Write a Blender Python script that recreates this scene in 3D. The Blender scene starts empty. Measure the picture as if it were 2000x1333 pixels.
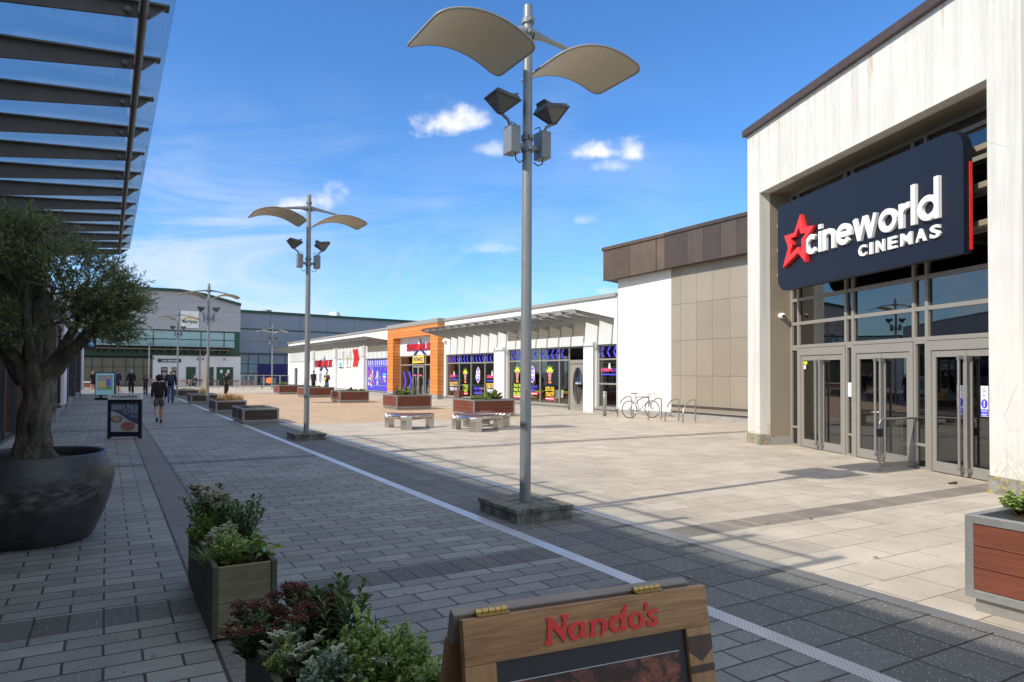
import bpy, bmesh, math, random
from mathutils import Vector, Matrix, noise as mnoise
random.seed(7)
D = bpy.data
SC = bpy.context.scene
COL = SC.collection
R = math.radians
# ------------------------------------------------------------------ camera, sky, sun, exposure
F = 1375.0; SH = 35.5; TILT = R(1.02); ROLL = .004; EYE = 1.75
cam = D.cameras.new('camera'); cam.sensor_width = 36; cam.lens = F / 2000 * 36
cam.shift_y = SH / 2000; cam.clip_end = 4000; cam.clip_start = .05
co = D.objects.new('camera', cam); COL.objects.link(co)
CM = Matrix.Rotation(math.pi / 2 + TILT, 3, 'X') @ Matrix.Rotation(ROLL, 3, 'Z')
CP = Vector((0, 0, EYE))
co.matrix_world = Matrix.Translation(CP) @ CM.to_4x4()
SC.camera = co
AX = Vector((-.4985, .867, 0)).normalized()        # along the street
BX = Vector((AX.y, -AX.x, 0))                      # across it, to the right
SUN_ELEV = R(38.1)
SUN_DIR = BX * 1.27 + AX * .095                     # horizontal run of a shadow per metre of height
SUN_STRENGTH = 4.1; SKY_STRENGTH = .15; EXPOSURE = .26
sd = D.lights.new('sun', 'SUN'); sd.energy = SUN_STRENGTH; sd.angle = R(.5); sd.color = (1, .935, .83)
so = D.objects.new('sun', sd); COL.objects.link(so)
so.rotation_euler = (Vector((SUN_DIR.x, SUN_DIR.y, -1))).to_track_quat('-Z', 'Y').to_euler()
so.location = (-20, -10, 30)
W = D.worlds.new('World'); SC.world = W; W.use_nodes = True
SC.view_settings.view_transform = 'Standard'; SC.view_settings.look = 'None'
SC.view_settings.exposure = EXPOSURE; SC.view_settings.gamma = 1


class NT:
    """short node helper"""
    def __init__(s, tree):
        s.t = tree; s.n = tree.nodes; s.l = tree.links

    def set(s, sock, v):
        if isinstance(v, bpy.types.NodeSocket): s.l.new(v, sock)
        elif isinstance(v, (tuple, list)) and len(v) == 3 and sock.type == 'RGBA': sock.default_value = (*v, 1)
        else: sock.default_value = v

    def node(s, typ, **kw):
        n = s.n.new(typ)
        for k, v in kw.items():
            if k[0] == 'i' and k[1:].isdigit(): s.set(n.inputs[int(k[1:])], v)
            elif k in n.inputs: s.set(n.inputs[k], v)
            else: setattr(n, k, v)
        return n

    def m(s, op, a, b=0.0, c=0.0, clamp=False):
        n = s.n.new('ShaderNodeMath'); n.operation = op; n.use_clamp = clamp
        s.set(n.inputs[0], a); s.set(n.inputs[1], b); s.set(n.inputs[2], c)
        return n.outputs[0]

    def mix(s, f, a, b, mode='MIX'):
        n = s.n.new('ShaderNodeMix'); n.data_type = 'RGBA'; n.blend_type = mode
        s.set(n.inputs[0], f); s.set(n.inputs[6], a); s.set(n.inputs[7], b)
        return n.outputs[2]

    def noise(s, vec, scale, detail=4, rough=.5, dist=0.0):
        n = s.n.new('ShaderNodeTexNoise')
        if vec is not None: s.l.new(vec, n.inputs['Vector'])
        n.inputs['Scale'].default_value = scale; n.inputs['Detail'].default_value = detail
        n.inputs['Roughness'].default_value = rough; n.inputs['Distortion'].default_value = dist
        return n.outputs[0]

    def rng(s, v, a, b, c=0.0, d=1.0, smooth=False):
        n = s.n.new('ShaderNodeMapRange')
        if smooth: n.interpolation_type = 'SMOOTHSTEP'
        s.set(n.inputs[0], v)
        for i, x in enumerate((a, b, c, d)): s.set(n.inputs[i + 1], x)
        return n.outputs[0]

    def mapping(s, vec, scale=(1, 1, 1), loc=(0, 0, 0), rot=(0, 0, 0)):
        n = s.n.new('ShaderNodeMapping'); s.l.new(vec, n.inputs[0])
        n.inputs[1].default_value = loc; n.inputs[2].default_value = rot; n.inputs[3].default_value = scale
        return n.outputs[0]

    def sep(s, vec):
        n = s.n.new('ShaderNodeSeparateXYZ'); s.l.new(vec, n.inputs[0]); return n.outputs

    def comb(s, x, y, z=0.0):
        n = s.n.new('ShaderNodeCombineXYZ')
        for i, v in enumerate((x, y, z)): s.set(n.inputs[i], v)
        return n.outputs[0]


def build_world():
    t = NT(W.node_tree); t.n.clear()
    sky = t.node('ShaderNodeTexSky', sky_type='NISHITA', sun_disc=False)
    sky.sun_elevation = SUN_ELEV
    to = Vector((-SUN_DIR.x, -SUN_DIR.y))            # where the sun stands
    sky.sun_rotation = math.atan2(to.x, to.y)
    sky.air_density = 1.0; sky.dust_density = .25; sky.ozone_density = 1.6; sky.altitude = 60
    gen = t.node('ShaderNodeTexCoord').outputs['Generated']
    x, y, z = t.sep(gen)
    ys = t.m('MAXIMUM', y, .02)
    u = t.m('DIVIDE', x, ys); v = t.m('DIVIDE', z, ys)
    p = t.comb(u, v, 0)
    n1 = t.noise(p, 22, 7, .58, .15)
    n2 = t.noise(t.mapping(p, loc=(3.1, 1.7, 0)), 7, 4, .5)
    total = None
    # (px, py, half width, half height, strength)
    for (cx, cy, w, h, st) in [(872, 240, 62, 34, 1.0), (925, 236, 46, 24, .9), (955, 292, 44, 14, .5), (1165, 297, 58, 17, .9), (1238, 300, 32, 24, .9), (1200, 322, 40, 14, .5),
                               (622, 394, 46, 26, 1.1), (572, 404, 44, 18, .9), (955, 487, 48, 12, .32), (1138, 430, 22, 10, .25),
                               (1185, 570, 34, 8, .35), (1300, 250, 0.1, .1, 0)]:
        if st == 0: continue
        w *= 1.3; h *= 1.3
        a = t.m('DIVIDE', t.m('SUBTRACT', u, (cx - 1000) / F), w / F)
        b0 = t.m('SUBTRACT', v, (727 - cy) / F)
        b = t.m('DIVIDE', b0, h / F)
        # flatter base: squash below the centre
        b = t.m('MULTIPLY', b, t.rng(b, -.3, .3, 1.5, .9))
        r2 = t.m('ADD', t.m('MULTIPLY', a, a), t.m('MULTIPLY', b, b))
        d = t.m('SUBTRACT', 1.05, t.m('SQRT', r2))
        d = t.m('ADD', d, t.m('MULTIPLY', t.m('SUBTRACT', n1, .52), 2.5))
        d = t.m('MULTIPLY', t.rng(d, -.05, 1.1, 0, st, True), t.rng(r2, 1.3, 3.2, 1, 0, True))
        total = d if total is None else t.m('MAXIMUM', total, d)
    # thin cirrus
    ci = t.noise(t.mapping(p, scale=(2.2, 8.5, 1), rot=(0, 0, R(-14)), loc=(.4, .1, 0)), 1.25, 8, .62, .9)
    ci2 = t.noise(t.mapping(p, loc=(5.3, 2, 0)), 2.4, 3, .5)
    low = t.rng(v, .48, .08, 0, 1, True)
    cir = t.m('MULTIPLY', t.rng(ci, .33, .66, 0, .85, True), t.m('MULTIPLY', low, t.rng(ci2, .34, .54, .2, 1, True)))
    cir = t.m('MULTIPLY', cir, t.rng(u, .35, -.1, .15, 1, True))
    ydir = t.rng(y, .05, .3, 0, 1)
    total = t.m('MULTIPLY', total, ydir); cir = t.m('MULTIPLY', cir, ydir)
    # cloud colour: noise mixes white with bluish grey
    cc = t.mix(t.rng(t.m('ADD', n2, t.m('MULTIPLY', n1, .6)), .6, 1.05), (4.6, 4.9, 5.7), (7.2, 7.1, 7.0))
    hs = t.node('ShaderNodeHueSaturation', Saturation=1.08, Hue=.5); t.set(hs.inputs['Color'], sky.outputs[0])
    tint = t.mix(1.0, hs.outputs[0], (.50, .82, 1.16), 'MULTIPLY')
    col = t.mix(cir, tint, (4.5, 5.0, 5.9))
    col = t.mix(total, col, cc)
    # broken white cloud added out of view, overhead and behind, to brighten the shade
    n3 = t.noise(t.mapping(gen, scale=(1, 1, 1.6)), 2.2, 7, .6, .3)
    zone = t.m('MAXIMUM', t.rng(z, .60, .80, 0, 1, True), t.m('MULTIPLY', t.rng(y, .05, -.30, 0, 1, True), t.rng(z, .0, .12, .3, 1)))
    fill_cloud = t.m('MULTIPLY', zone, t.rng(n3, .36, .56, .1, .95, True))
    col = t.mix(fill_cloud, col, t.mix(t.rng(n3, .45, .75), (4.4, 4.6, 5.0), (7.2, 7.2, 7.3)))
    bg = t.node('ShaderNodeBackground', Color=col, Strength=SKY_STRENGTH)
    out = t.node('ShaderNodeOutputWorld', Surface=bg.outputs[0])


build_world()


# ------------------------------------------------------------------ geometry helpers
def ray(px, py): return CM @ Vector(((px - 1000) / F, (666.5 - py + SH) / F, -1))


def G(px, py, z=0.0):
    d = ray(px, py); t = (z - EYE) / d.z; return CP + d * t


def S(lat, al, z=0.0): return BX * lat + AX * al + Vector((0, 0, z))


def la(p): return p.dot(BX), p.dot(AX)


class Fr:
    """upright local frame: x along, y inwards (away from the viewer), z up"""
    def __init__(s, o, X):
        s.o = Vector((o[0], o[1], 0)); s.X = Vector((X[0], X[1], 0)).normalized(); s.Y = Vector((-s.X.y, s.X.x, 0))
        s.rz = math.atan2(s.X.y, s.X.x)

    def P(s, px, py, d=0.0):
        r = ray(px, py); t = ((s.o - CP).dot(s.Y) + d) / r.dot(s.Y); p = CP + r * t - s.o
        return p.dot(s.X), p.z

    def u(s, px, py=727, d=0.0): return s.P(px, py, d)[0]

    def loc(s, p): q = p - s.o; return q.dot(s.X), q.dot(s.Y)


# ------------------------------------------------------------------ materials
def nmat(name):
    m = D.materials.new(name); m.use_nodes = True; t = NT(m.node_tree); t.n.clear()
    out = t.n.new('ShaderNodeOutputMaterial'); b = t.n.new('ShaderNodeBsdfPrincipled')
    t.l.new(b.outputs[0], out.inputs[0]); return m, t, b, out


def objco(t): return t.node('ShaderNodeTexCoord').outputs['Object']


def mat(name, col, rough=.6, metal=0.0, var=.12, vs=3.0, bump=0.0, bs=60.0, spec=.5, streak=0.0, coat=0.0):
    m, t, b, out = nmat(name)
    o = objco(t)
    n = t.noise(o, vs, 6, .6); n2 = t.noise(o, vs * 9, 4, .6)
    f = t.m('ADD', t.m('MULTIPLY', n, .7), t.m('MULTIPLY', n2, .3))
    c = t.mix(t.rng(f, .3, .7), tuple(x * (1 - var) for x in col), tuple(min(1, x * (1 + var)) for x in col))
    if streak:
        s = t.noise(t.mapping(o, scale=(6, 6, .35)), 1.2, 6, .65)
        c = t.mix(t.rng(s, .5, .78, 0, streak), c, tuple(x * .55 for x in col))
    t.set(b.inputs['Base Color'], c); b.inputs['Metallic'].default_value = metal
    t.set(b.inputs['Roughness'], t.rng(n2, .3, .7, max(.02, rough - .06), min(1, rough + .06)))
    b.inputs['Specular IOR Level'].default_value = spec
    if coat: b.inputs['Coat Weight'].default_value = coat; b.inputs['Coat Roughness'].default_value = .1
    if bump:
        bn = t.node('ShaderNodeBump', Strength=bump, Distance=.01)
        t.l.new(t.noise(o, bs, 4, .6), bn.inputs['Height']); t.l.new(bn.outputs[0], b.inputs['Normal'])
    return m


def paving(name, bw, rh, c1, c2, mortar, offset=.5, msize=.012, dark_rows=None, speck=.5, stain=.34, swap=False, dark=(.07, .072, .08), extra=None, rough=.72, longline=None, deep=1.0):
    m, t, b, out = nmat(name); o = objco(t)
    x, y, z = t.sep(o)
    vec = t.comb(y, x) if swap else t.comb(x, y)
    wob = t.noise(o, 3.0, 2); wob2 = t.noise(t.mapping(o, loc=(9, 4, 0)), 3.0, 2)
    vecw = t.node('ShaderNodeVectorMath', operation='ADD', i0=vec, i1=t.comb(t.rng(wob, 0, 1, -.006, .006), t.rng(wob2, 0, 1, -.006, .006))).outputs[0]

    def brick(w, h, off, ms, shift=(0, 0)):
        n = t.n.new('ShaderNodeTexBrick'); n.offset = off; n.offset_frequency = 2
        t.l.new(t.mapping(vecw, loc=(shift[0], shift[1], 0)), n.inputs['Vector'])
        t.set(n.inputs['Color1'], (0, 0, 0)); t.set(n.inputs['Color2'], (1, 1, 1)); t.set(n.inputs['Mortar'], (.5, .5, .5))
        n.inputs['Scale'].default_value = 1; n.inputs['Mortar Size'].default_value = ms; n.inputs['Mortar Smooth'].default_value = .25
        n.inputs['Brick Width'].default_value = w; n.inputs['Row Height'].default_value = h; n.inputs['Bias'].default_value = 0
        return n.outputs[0], n.outputs[1]
    tone, mo = brick(bw, rh, offset, msize)
    col = t.mix(tone, c1, c2)
    if dark_rows:
        period, phase, width = dark_rows
        fr = t.m('MODULO', t.m('ADD', t.m('SUBTRACT', y, phase), period * 40), period)
        msk = t.m('LESS_THAN', fr, width)
        tone2, mo2 = brick(.21, width, 0, msize, (0, -phase % width))
        edge = t.m('MINIMUM', fr, t.m('ABSOLUTE', t.m('SUBTRACT', width, fr)))
        mo2 = t.m('MAXIMUM', t.m('MULTIPLY', mo2, 1), t.m('LESS_THAN', edge, msize * .6))
        # joints of the row itself run along the street only
        col = t.mix(msk, col, t.mix(tone2, tuple(q * .86 for q in dark), tuple(q * 1.22 for q in dark)))
        mo = t.m('ADD', t.m('MULTIPLY', mo, t.m('SUBTRACT', 1, msk)), t.m('MULTIPLY', mo2, msk))
    if longline:
        l0, l1, cl = longline                       # a finer, darker strip along the street
        inn = t.m('MULTIPLY', t.m('GREATER_THAN', x, l0), t.m('LESS_THAN', x, l1))
        tone3, mo3 = brick(9, .105, 0, msize * .7)
        col = t.mix(inn, col, t.mix(tone3, cl, tuple(q * 1.15 for q in cl)))
        e = t.m('MINIMUM', t.m('ABSOLUTE', t.m('SUBTRACT', x, l0)), t.m('ABSOLUTE', t.m('SUBTRACT', x, l1)))
        mo = t.m('ADD', t.m('MULTIPLY', mo, t.m('SUBTRACT', 1, inn)), t.m('MULTIPLY', t.m('MULTIPLY', mo3, .5), inn))
        mo = t.m('MAXIMUM', mo, t.m('LESS_THAN', e, .012))
    # grime, stains and aggregate
    big = t.noise(o, .35, 6, .6); mid = t.noise(t.mapping(o, loc=(4, 8, 0)), 2.1, 6, .65)
    g = t.m('ADD', t.m('MULTIPLY', big, .5), t.m('MULTIPLY', mid, .5))
    col = t.mix(1.0, col, t.mix(t.rng(g, .36, .66), (1 - stain,) * 3, (1 + stain * .5,) * 3), 'MULTIPLY')
    fine = t.noise(o, 140, 3, .7)
    col = t.mix(1.0, col, t.mix(t.rng(fine, .3, .7), (.8,) * 3, (1.18,) * 3), 'MULTIPLY')
    vo = t.node('ShaderNodeTexVoronoi', Scale=52.0); t.l.new(o, vo.inputs['Vector'])
    sp = t.m('MULTIPLY', t.m('LESS_THAN', vo.outputs[0], .25), t.m('GREATER_THAN', t.sep(vo.outputs[1])[0], .62))
    col = t.mix(t.m('MULTIPLY', sp, speck), col, (.55, .55, .56))
    # gum spots
    v2 = t.node('ShaderNodeTexVoronoi', Scale=3.2); t.l.new(o, v2.inputs['Vector'])
    gum = t.m('MULTIPLY', t.m('LESS_THAN', v2.outputs[0], t.rng(mid, .3, .7, .03, .085)), t.m('GREATER_THAN', t.sep(v2.outputs[1])[1], .4))
    col = t.mix(t.m('MULTIPLY', gum, .6), col, (.05, .05, .05))
    jn = t.noise(t.mapping(o, loc=(2, 2, 0)), 1.7, 4, .6)
    mcol = mortar
    if extra:                                       # sandy light joints in places
        mcol = t.mix(t.rng(jn, .52, .62), mortar, extra)
    col = t.mix(t.m('MULTIPLY', mo, deep), col, mcol)
    t.set(b.inputs['Base Color'], col)
    t.set(b.inputs['Roughness'], t.rng(mid, .3, .7, rough - .1, rough + .1))
    h = t.m('ADD', t.m('MULTIPLY', mo, -1.0), t.m('ADD', t.m('MULTIPLY', fine, .18), t.m('MULTIPLY', tone, .25)))
    bn = t.node('ShaderNodeBump', Strength=.5, Distance=.006); t.l.new(h, bn.inputs['Height']); t.l.new(bn.outputs[0], b.inputs['Normal'])
    return m


def brickmat(name, c1, c2, mortar, bw=.225, rh=.075, ms=.009, axis='xz', rough=.8):
    m, t, b, out = nmat(name); o = objco(t); x, y, z = t.sep(o)
    vec = t.comb(t.m('ADD', x, y), z)
    n = t.n.new('ShaderNodeTexBrick'); t.l.new(vec, n.inputs['Vector'])
    t.set(n.inputs['Color1'], c1); t.set(n.inputs['Color2'], c2); t.set(n.inputs['Mortar'], mortar)
    n.inputs['Scale'].default_value = 1; n.inputs['Mortar Size'].default_value = ms
    n.inputs['Brick Width'].default_value = bw; n.inputs['Row Height'].default_value = rh
    c = t.mix(1.0, n.outputs[0], t.mix(t.rng(t.noise(o, 8, 5, .6), .3, .7), (.8,) * 3, (1.15,) * 3), 'MULTIPLY')
    t.set(b.inputs['Base Color'], c); b.inputs['Roughness'].default_value = rough
    bn = t.node('ShaderNodeBump', Strength=.4, Distance=.008)
    t.l.new(t.m('MULTIPLY', n.outputs[1], -1), bn.inputs['Height']); t.l.new(bn.outputs[0], b.inputs['Normal'])
    return m


def wood(name, c1, c2, scale=1.0, axis=0, rough=.55, grain=18.0, weather=0.0):
    m, t, b, out = nmat(name); o = objco(t)
    sc = [grain, grain, grain]; sc[axis] = 1.2
    n = t.noise(t.mapping(o, scale=tuple(s * scale for s in sc)), 1.6, 7, .62, .8)
    n2 = t.noise(t.mapping(o, scale=tuple(s * scale * 4 for s in sc)), 2.0, 4, .6)
    n3 = t.noise(o, 1.4, 4)
    f = t.m('ADD', t.m('MULTIPLY', n, .7), t.m('MULTIPLY', n2, .3))
    c = t.mix(t.rng(f, .34, .66), c1, c2)
    c = t.mix(t.rng(n3, .45, .75, 0, .35 + weather), c, tuple(q * .6 for q in c1))
    t.set(b.inputs['Base Color'], c); b.inputs['Roughness'].default_value = rough
    bn = t.node('ShaderNodeBump', Strength=.25, Distance=.004); t.l.new(f, bn.inputs['Height']); t.l.new(bn.outputs[0], b.inputs['Normal'])
    return m


def glassmat(name, tint, refl=.9, ior=1.5, rough=.0, base=0.0):
    m = D.materials.new(name); m.use_nodes = True; t = NT(m.node_tree); t.n.clear()
    out = t.n.new('ShaderNodeOutputMaterial')
    tr = t.node('ShaderNodeBsdfTransparent', Color=tint); gl = t.node('ShaderNodeBsdfGlossy', Color=(refl,) * 3, Roughness=rough)
    lw = t.node('ShaderNodeLayerWeight', Blend=.5); f0 = ((ior - 1) / (ior + 1)) ** 2 * 2
    fac = t.m('ADD', t.m('MULTIPLY', t.m('POWER', lw.outputs['Facing'], 4.0), 1 - f0), f0 + base, clamp=True)
    o = objco(t); bn = t.node('ShaderNodeBump', Strength=.04, Distance=.01); t.l.new(t.noise(o, 1.1, 2), bn.inputs['Height'])
    t.l.new(bn.outputs[0], gl.inputs['Normal'])
    mx = t.n.new('ShaderNodeMixShader'); t.set(mx.inputs[0], fac); t.l.new(tr.outputs[0], mx.inputs[1]); t.l.new(gl.outputs[0], mx.inputs[2])
    t.l.new(mx.outputs[0], out.inputs[0]); return m


def leafmat(name, c1, c2, spots=None, rough=.45, trans=.25):
    m, t, b, out = nmat(name)
    geo = t.node('ShaderNodeNewGeometry'); rnd = geo.outputs['Random Per Island']
    o = objco(t)
    c = t.mix(rnd, c1, c2)
    c = t.mix(t.rng(t.noise(o, 6, 3), .35, .65, 0, .35), c, tuple(q * .6 for q in c1))
    if spots:
        v = t.noise(o, 120, 2, .5); c = t.mix(t.rng(v, .58, .62), c, spots)
    t.set(b.inputs['Base Color'], c); b.inputs['Roughness'].default_value = rough
    tl = t.node('ShaderNodeBsdfTranslucent'); t.set(tl.inputs[0], c)
    mx = t.n.new('ShaderNodeMixShader'); mx.inputs[0].default_value = trans
    t.l.new(b.outputs[0], mx.inputs[1]); t.l.new(tl.outputs[0], mx.inputs[2]); t.l.new(mx.outputs[0], out.inputs[0])
    return m


def whitewall(name, col=(.67, .655, .61), dirty=.6, rust=True, zbase=True):
    m, t, b, out = nmat(name); o = objco(t); x, y, z = t.sep(o)
    st = t.noise(t.mapping(o, scale=(5, 5, .22)), 1.1, 8, .68)
    bl = t.noise(o, 1.3, 6, .6)
    c = t.mix(t.rng(st, .46, .8, 0, dirty), col, (.36, .34, .28))
    c = t.mix(t.rng(bl, .45, .75, 0, dirty * .7), c, (.52, .50, .44))
    if rust:
        r = t.noise(t.mapping(o, scale=(7, 7, .7), loc=(3, 1, 2)), 1.3, 6, .7)
        top = t.rng(z, 6.3, 7.7, 0, 1)
        c = t.mix(t.m('MULTIPLY', t.rng(r, .57, .70, 0, .85), top), c, (.45, .27, .12))
        # hairline cracks
        vo = t.node('ShaderNodeTexVoronoi', feature='DISTANCE_TO_EDGE', Scale=.9)
        t.l.new(t.mapping(o, loc=(.3, .2, .4)), vo.inputs['Vector'])
        cr = t.m('MULTIPLY', t.rng(vo.outputs[0], 0, .006, 1, 0), t.rng(t.noise(o, 1.1, 3), .58, .64))
        c = t.mix(t.m('MULTIPLY', cr, .6), c, (.3, .29, .26))
    if zbase:
        lo = t.m('MULTIPLY', t.rng(z, .3, .75, 1, 0), t.rng(t.noise(o, 9, 6, .7), .45, .7))
        c = t.mix(t.m('MULTIPLY', lo, .8), c, (.42, .33, .16))
    t.set(b.inputs['Base Color'], c); b.inputs['Roughness'].default_value = .85
    bn = t.node('ShaderNodeBump', Strength=.35, Distance=.006); t.l.new(t.noise(o, 90, 4, .6), bn.inputs['Height'])
    t.l.new(bn.outputs[0], b.inputs['Normal'])
    return m


M = {}
M['street'] = paving('street_paving', .42, .2, (.185, .187, .172), (.285, .287, .265), (.035, .034, .032), msize=.009, dark_rows=(8.9, 5.55, .4), speck=.55, longline=(.62, 1.02, (.15, .14, .13)), dark=(.115, .108, .10))
M['dark_pave'] = paving('dark_paving', .43, .42, (.11, .11, .10), (.16, .16, .148), (.02, .02, .02), offset=0, msize=.009, speck=.8, stain=.2, dark=(.08, .08, .085))
M['plaza'] = paving('plaza_paving', .6, .45, (.45, .385, .30), (.55, .475, .38), (.15, .125, .095), msize=.008, dark_rows=(8.9, 5.55, .42), speck=.3, stain=.2, dark=(.24, .205, .165), extra=(.70, .64, .54), deep=.7)
M['tan'] = paving('tan_paving', .4, .2, (.48, .325, .19), (.57, .40, .245), (.25, .18, .13), msize=.006, speck=.15, stain=.16, deep=.6)
M['ground'] = mat('outer_ground', (.22, .2, .18), .9, var=.2, vs=.3)
M['grate'] = None


def gratemat(k=1.0):
    m, t, b, out = nmat('drain_grate'); o = objco(t)
    vo = t.node('ShaderNodeTexVoronoi', Scale=42.0); vo.inputs['Randomness'].default_value = .0
    t.l.new(t.mapping(o, rot=(0, 0, R(45))), vo.inputs['Vector'])
    hole = t.rng(vo.outputs[0], .26, .32, 1, 0)
    pts = t.noise(o, 2.5, 4)
    c = t.mix(t.rng(pts, .4, .7, 0, .5), (.66 * k, .66 * k, .65 * k), (.46 * k, .46 * k, .45 * k))
    c = t.mix(hole, c, (.02, .02, .02)); t.set(b.inputs['Base Color'], c)
    t.set(b.inputs['Metallic'], t.m('MULTIPLY', t.m('SUBTRACT', 1, hole), .45)); b.inputs['Roughness'].default_value = .38
    return m


M['grate'] = gratemat(); M['grate_dull'] = gratemat(.45)
M['white_render'] = whitewall('white_render_weathered')
M['white_clean'] = mat('white_render_clean', (.73, .72, .70), .8, var=.03, vs=.8, bump=.15, bs=80, streak=.12)
M['white_panel'] = mat('white_panel', (.72, .73, .74), .5, var=.04)
M['plinth'] = mat('grey_stone_plinth', (.30, .29, .27), .85, var=.2, vs=4, bump=.3)


def lichen():
    m, t, b, out = nmat('lichen_stone'); o = objco(t)
    n = t.noise(o, 9, 7, .65); n2 = t.noise(t.mapping(o, loc=(4, 4, 4)), 14, 5, .6)
    c = t.mix(t.rng(n, .35, .65), (.16, .15, .12), (.33, .31, .27))
    c = t.mix(t.rng(n2, .55, .63), c, (.45, .33, .05)); c = t.mix(t.rng(n2, .66, .72), c, (.62, .30, .03))
    t.set(b.inputs['Base Color'], c); b.inputs['Roughness'].default_value = .9
    return m


M['lichen'] = lichen()


def blockstone():
    m, t, b, out = nmat('block_stone'); o = objco(t); x, y, z = t.sep(o)
    n = t.noise(o, 7, 7, .65)
    c = t.mix(t.rng(n, .32, .68), (.055, .055, .045), (.25, .24, .20))
    fx = t.m('ABSOLUTE', t.m('SUBTRACT', t.m('FRACT', t.m('MULTIPLY', t.m('ADD', x, y), 5.0)), .5))
    j = t.rng(fx, .46, .49, 0, 1)
    c = t.mix(t.m('MULTIPLY', j, .75), c, (.03, .03, .03))
    t.set(b.inputs['Base Color'], c); b.inputs['Roughness'].default_value = .9
    bn = t.node('ShaderNodeBump', Strength=.5, Distance=.01); t.l.new(n, bn.inputs['Height']); t.l.new(bn.outputs[0], b.inputs['Normal'])
    return m


M['block'] = blockstone()
M['coping_brown'] = mat('brown_coping', (.075, .05, .04), .5, var=.25, vs=5)
M['coping_grey'] = mat('grey_coping', (.30, .29, .27), .5, var=.08, vs=2)
M['bronze'] = mat('dark_bronze_panel', (.098, .066, .048), .4, metal=.35, var=.18, vs=1.2, streak=.5)
M['bronze2'] = mat('dark_bronze_panel_worn', (.115, .08, .06), .42, metal=.3, var=.22, vs=1.0, streak=.5)
for i, c in enumerate([(.31, .258, .195), (.33, .278, .213), (.345, .292, .225)]): M['tanp%d' % i] = mat('tan_panel', c, .5, metal=.2, var=.05, vs=.9, streak=.08)
M['frame'] = mat('greige_window_frame', (.26, .245, .215), .42, var=.05)
M['frame_dark'] = mat('dark_window_frame', (.05, .05, .052), .4, var=.1)
M['orange'] = None


def orangemat():
    m, t, b, out = nmat('orange_boards'); o = objco(t); x, y, z = t.sep(o)
    f = t.m('FRACT', t.m('DIVIDE', z, .235)); j = t.m('LESS_THAN', f, .07)
    n = t.noise(o, 2.4, 4); rw = t.node('ShaderNodeTexWhiteNoise', noise_dimensions='1D')
    t.set(rw.inputs[1], t.m('FLOOR', t.m('DIVIDE', z, .235)))
    c = t.mix(t.m('ADD', t.m('MULTIPLY', rw.outputs[0], .6), t.m('MULTIPLY', n, .4)), (.60, .19, .035), (.74, .27, .06))
    c = t.mix(j, c, (.16, .05, .015)); t.set(b.inputs['Base Color'], c); b.inputs['Roughness'].default_value = .45
    bn = t.node('ShaderNodeBump', Strength=.8, Distance=.02); t.set(bn.inputs['Height'], t.m('MULTIPLY', j, -1)); t.l.new(bn.outputs[0], b.inputs['Normal'])
    return m


M['orange'] = orangemat()


def louvermat():
    m, t, b, out = nmat('louvre'); o = objco(t); x, y, z = t.sep(o)
    f = t.m('FRACT', t.m('DIVIDE', z, .075))
    c = t.mix(t.rng(f, 0, .5, 0, 1), (.06, .06, .05), (.30, .28, .235)); t.set(b.inputs['Base Color'], c); b.inputs['Roughness'].default_value = .5
    bn = t.node('ShaderNodeBump', Strength=1.0, Distance=.03); t.set(bn.inputs['Height'], f); t.l.new(bn.outputs[0], b.inputs['Normal'])
    return m


M['louvre'] = louvermat()
M['canopy_grey'] = mat('canopy_grey_metal', (.255, .25, .225), .45, var=.08, vs=2)
M['beam_dark'] = mat('dark_grey_steel', (.11, .11, .108), .5, var=.2, vs=4)
M['steel'] = mat('brushed_steel', (.56, .54, .50), .28, metal=1.0, var=.07, vs=8)
M['steel_matt'] = mat('satin_steel', (.44, .43, .41), .42, metal=.85, var=.1, vs=6)
M['galv'] = mat('galvanised_frame', (.33, .33, .32), .45, metal=.55, var=.15, vs=5, streak=.15)
M['pole'] = mat('grey_painted_pole', (.25, .265, .27), .38, metal=.25, var=.07, vs=3, streak=.12)
M['lampgrey'] = mat('grey_lamp_housing', (.20, .22, .235), .42, var=.1, vs=8)
M['flood'] = mat('dark_floodlight_housing', (.085, .09, .095), .42, var=.12, vs=8)
M['reflector'] = mat('cream_reflector', (.60, .54, .41), .55, var=.06, vs=2, streak=.12)
M['reflector_rim'] = mat('reflector_rim', (.30, .28, .235), .5, var=.1)
M['clear'] = glassmat('clear_canopy_glass', (.93, .95, .945), .9, 1.35)
M['shopglass'] = glassmat('shop_window_glass', (.84, .87, .85), .95, 1.5)
M['darkglass'] = glassmat('dark_shop_glass', (.34, .36, .36), .95, 1.6, base=.03)
M['greenglass'] = mat('reflective_pale_glass', (.24, .40, .42), .12, var=.12, vs=.4, spec=.9)
M['brownglass'] = mat('hall_glass', (.15, .14, .10), .16, var=.3, vs=.5, spec=.7)
M['lensglass'] = mat('lamp_lens', (.13, .13, .115), .15, var=.05)
M['black'] = mat('black_plastic', (.022, .022, .024), .45, var=.15)
M['dark_int'] = mat('dark_interior', (.035, .035, .036), .9, var=.3, vs=1)
M['int_floor'] = mat('interior_floor', (.11, .10, .09), .5, var=.2)
M['navy_sign'] = mat('navy_sign_face', (.010, .012, .021), .45, var=.08, vs=3, spec=.35)
M['white_letter'] = mat('white_letter', (.82, .82, .80), .4, var=.02)
M['red_letter'] = mat('red_letter', (.80, .03, .025), .35, var=.04)
M['red_decal'] = mat('red_decal', (.78, .035, .07), .45, var=.04)
M['pink_decal'] = mat('pink_decal', (.85, .10, .28), .45, var=.04)
M['blue_decal'] = mat('blue_decal', (.08, .07, .78), .45, var=.05)
M['blue_wrap'] = mat('blue_window_wrap', (.065, .05, .62), .4, var=.06)
M['navy_decal'] = mat('navy_decal', (.03, .03, .16), .45)
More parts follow.
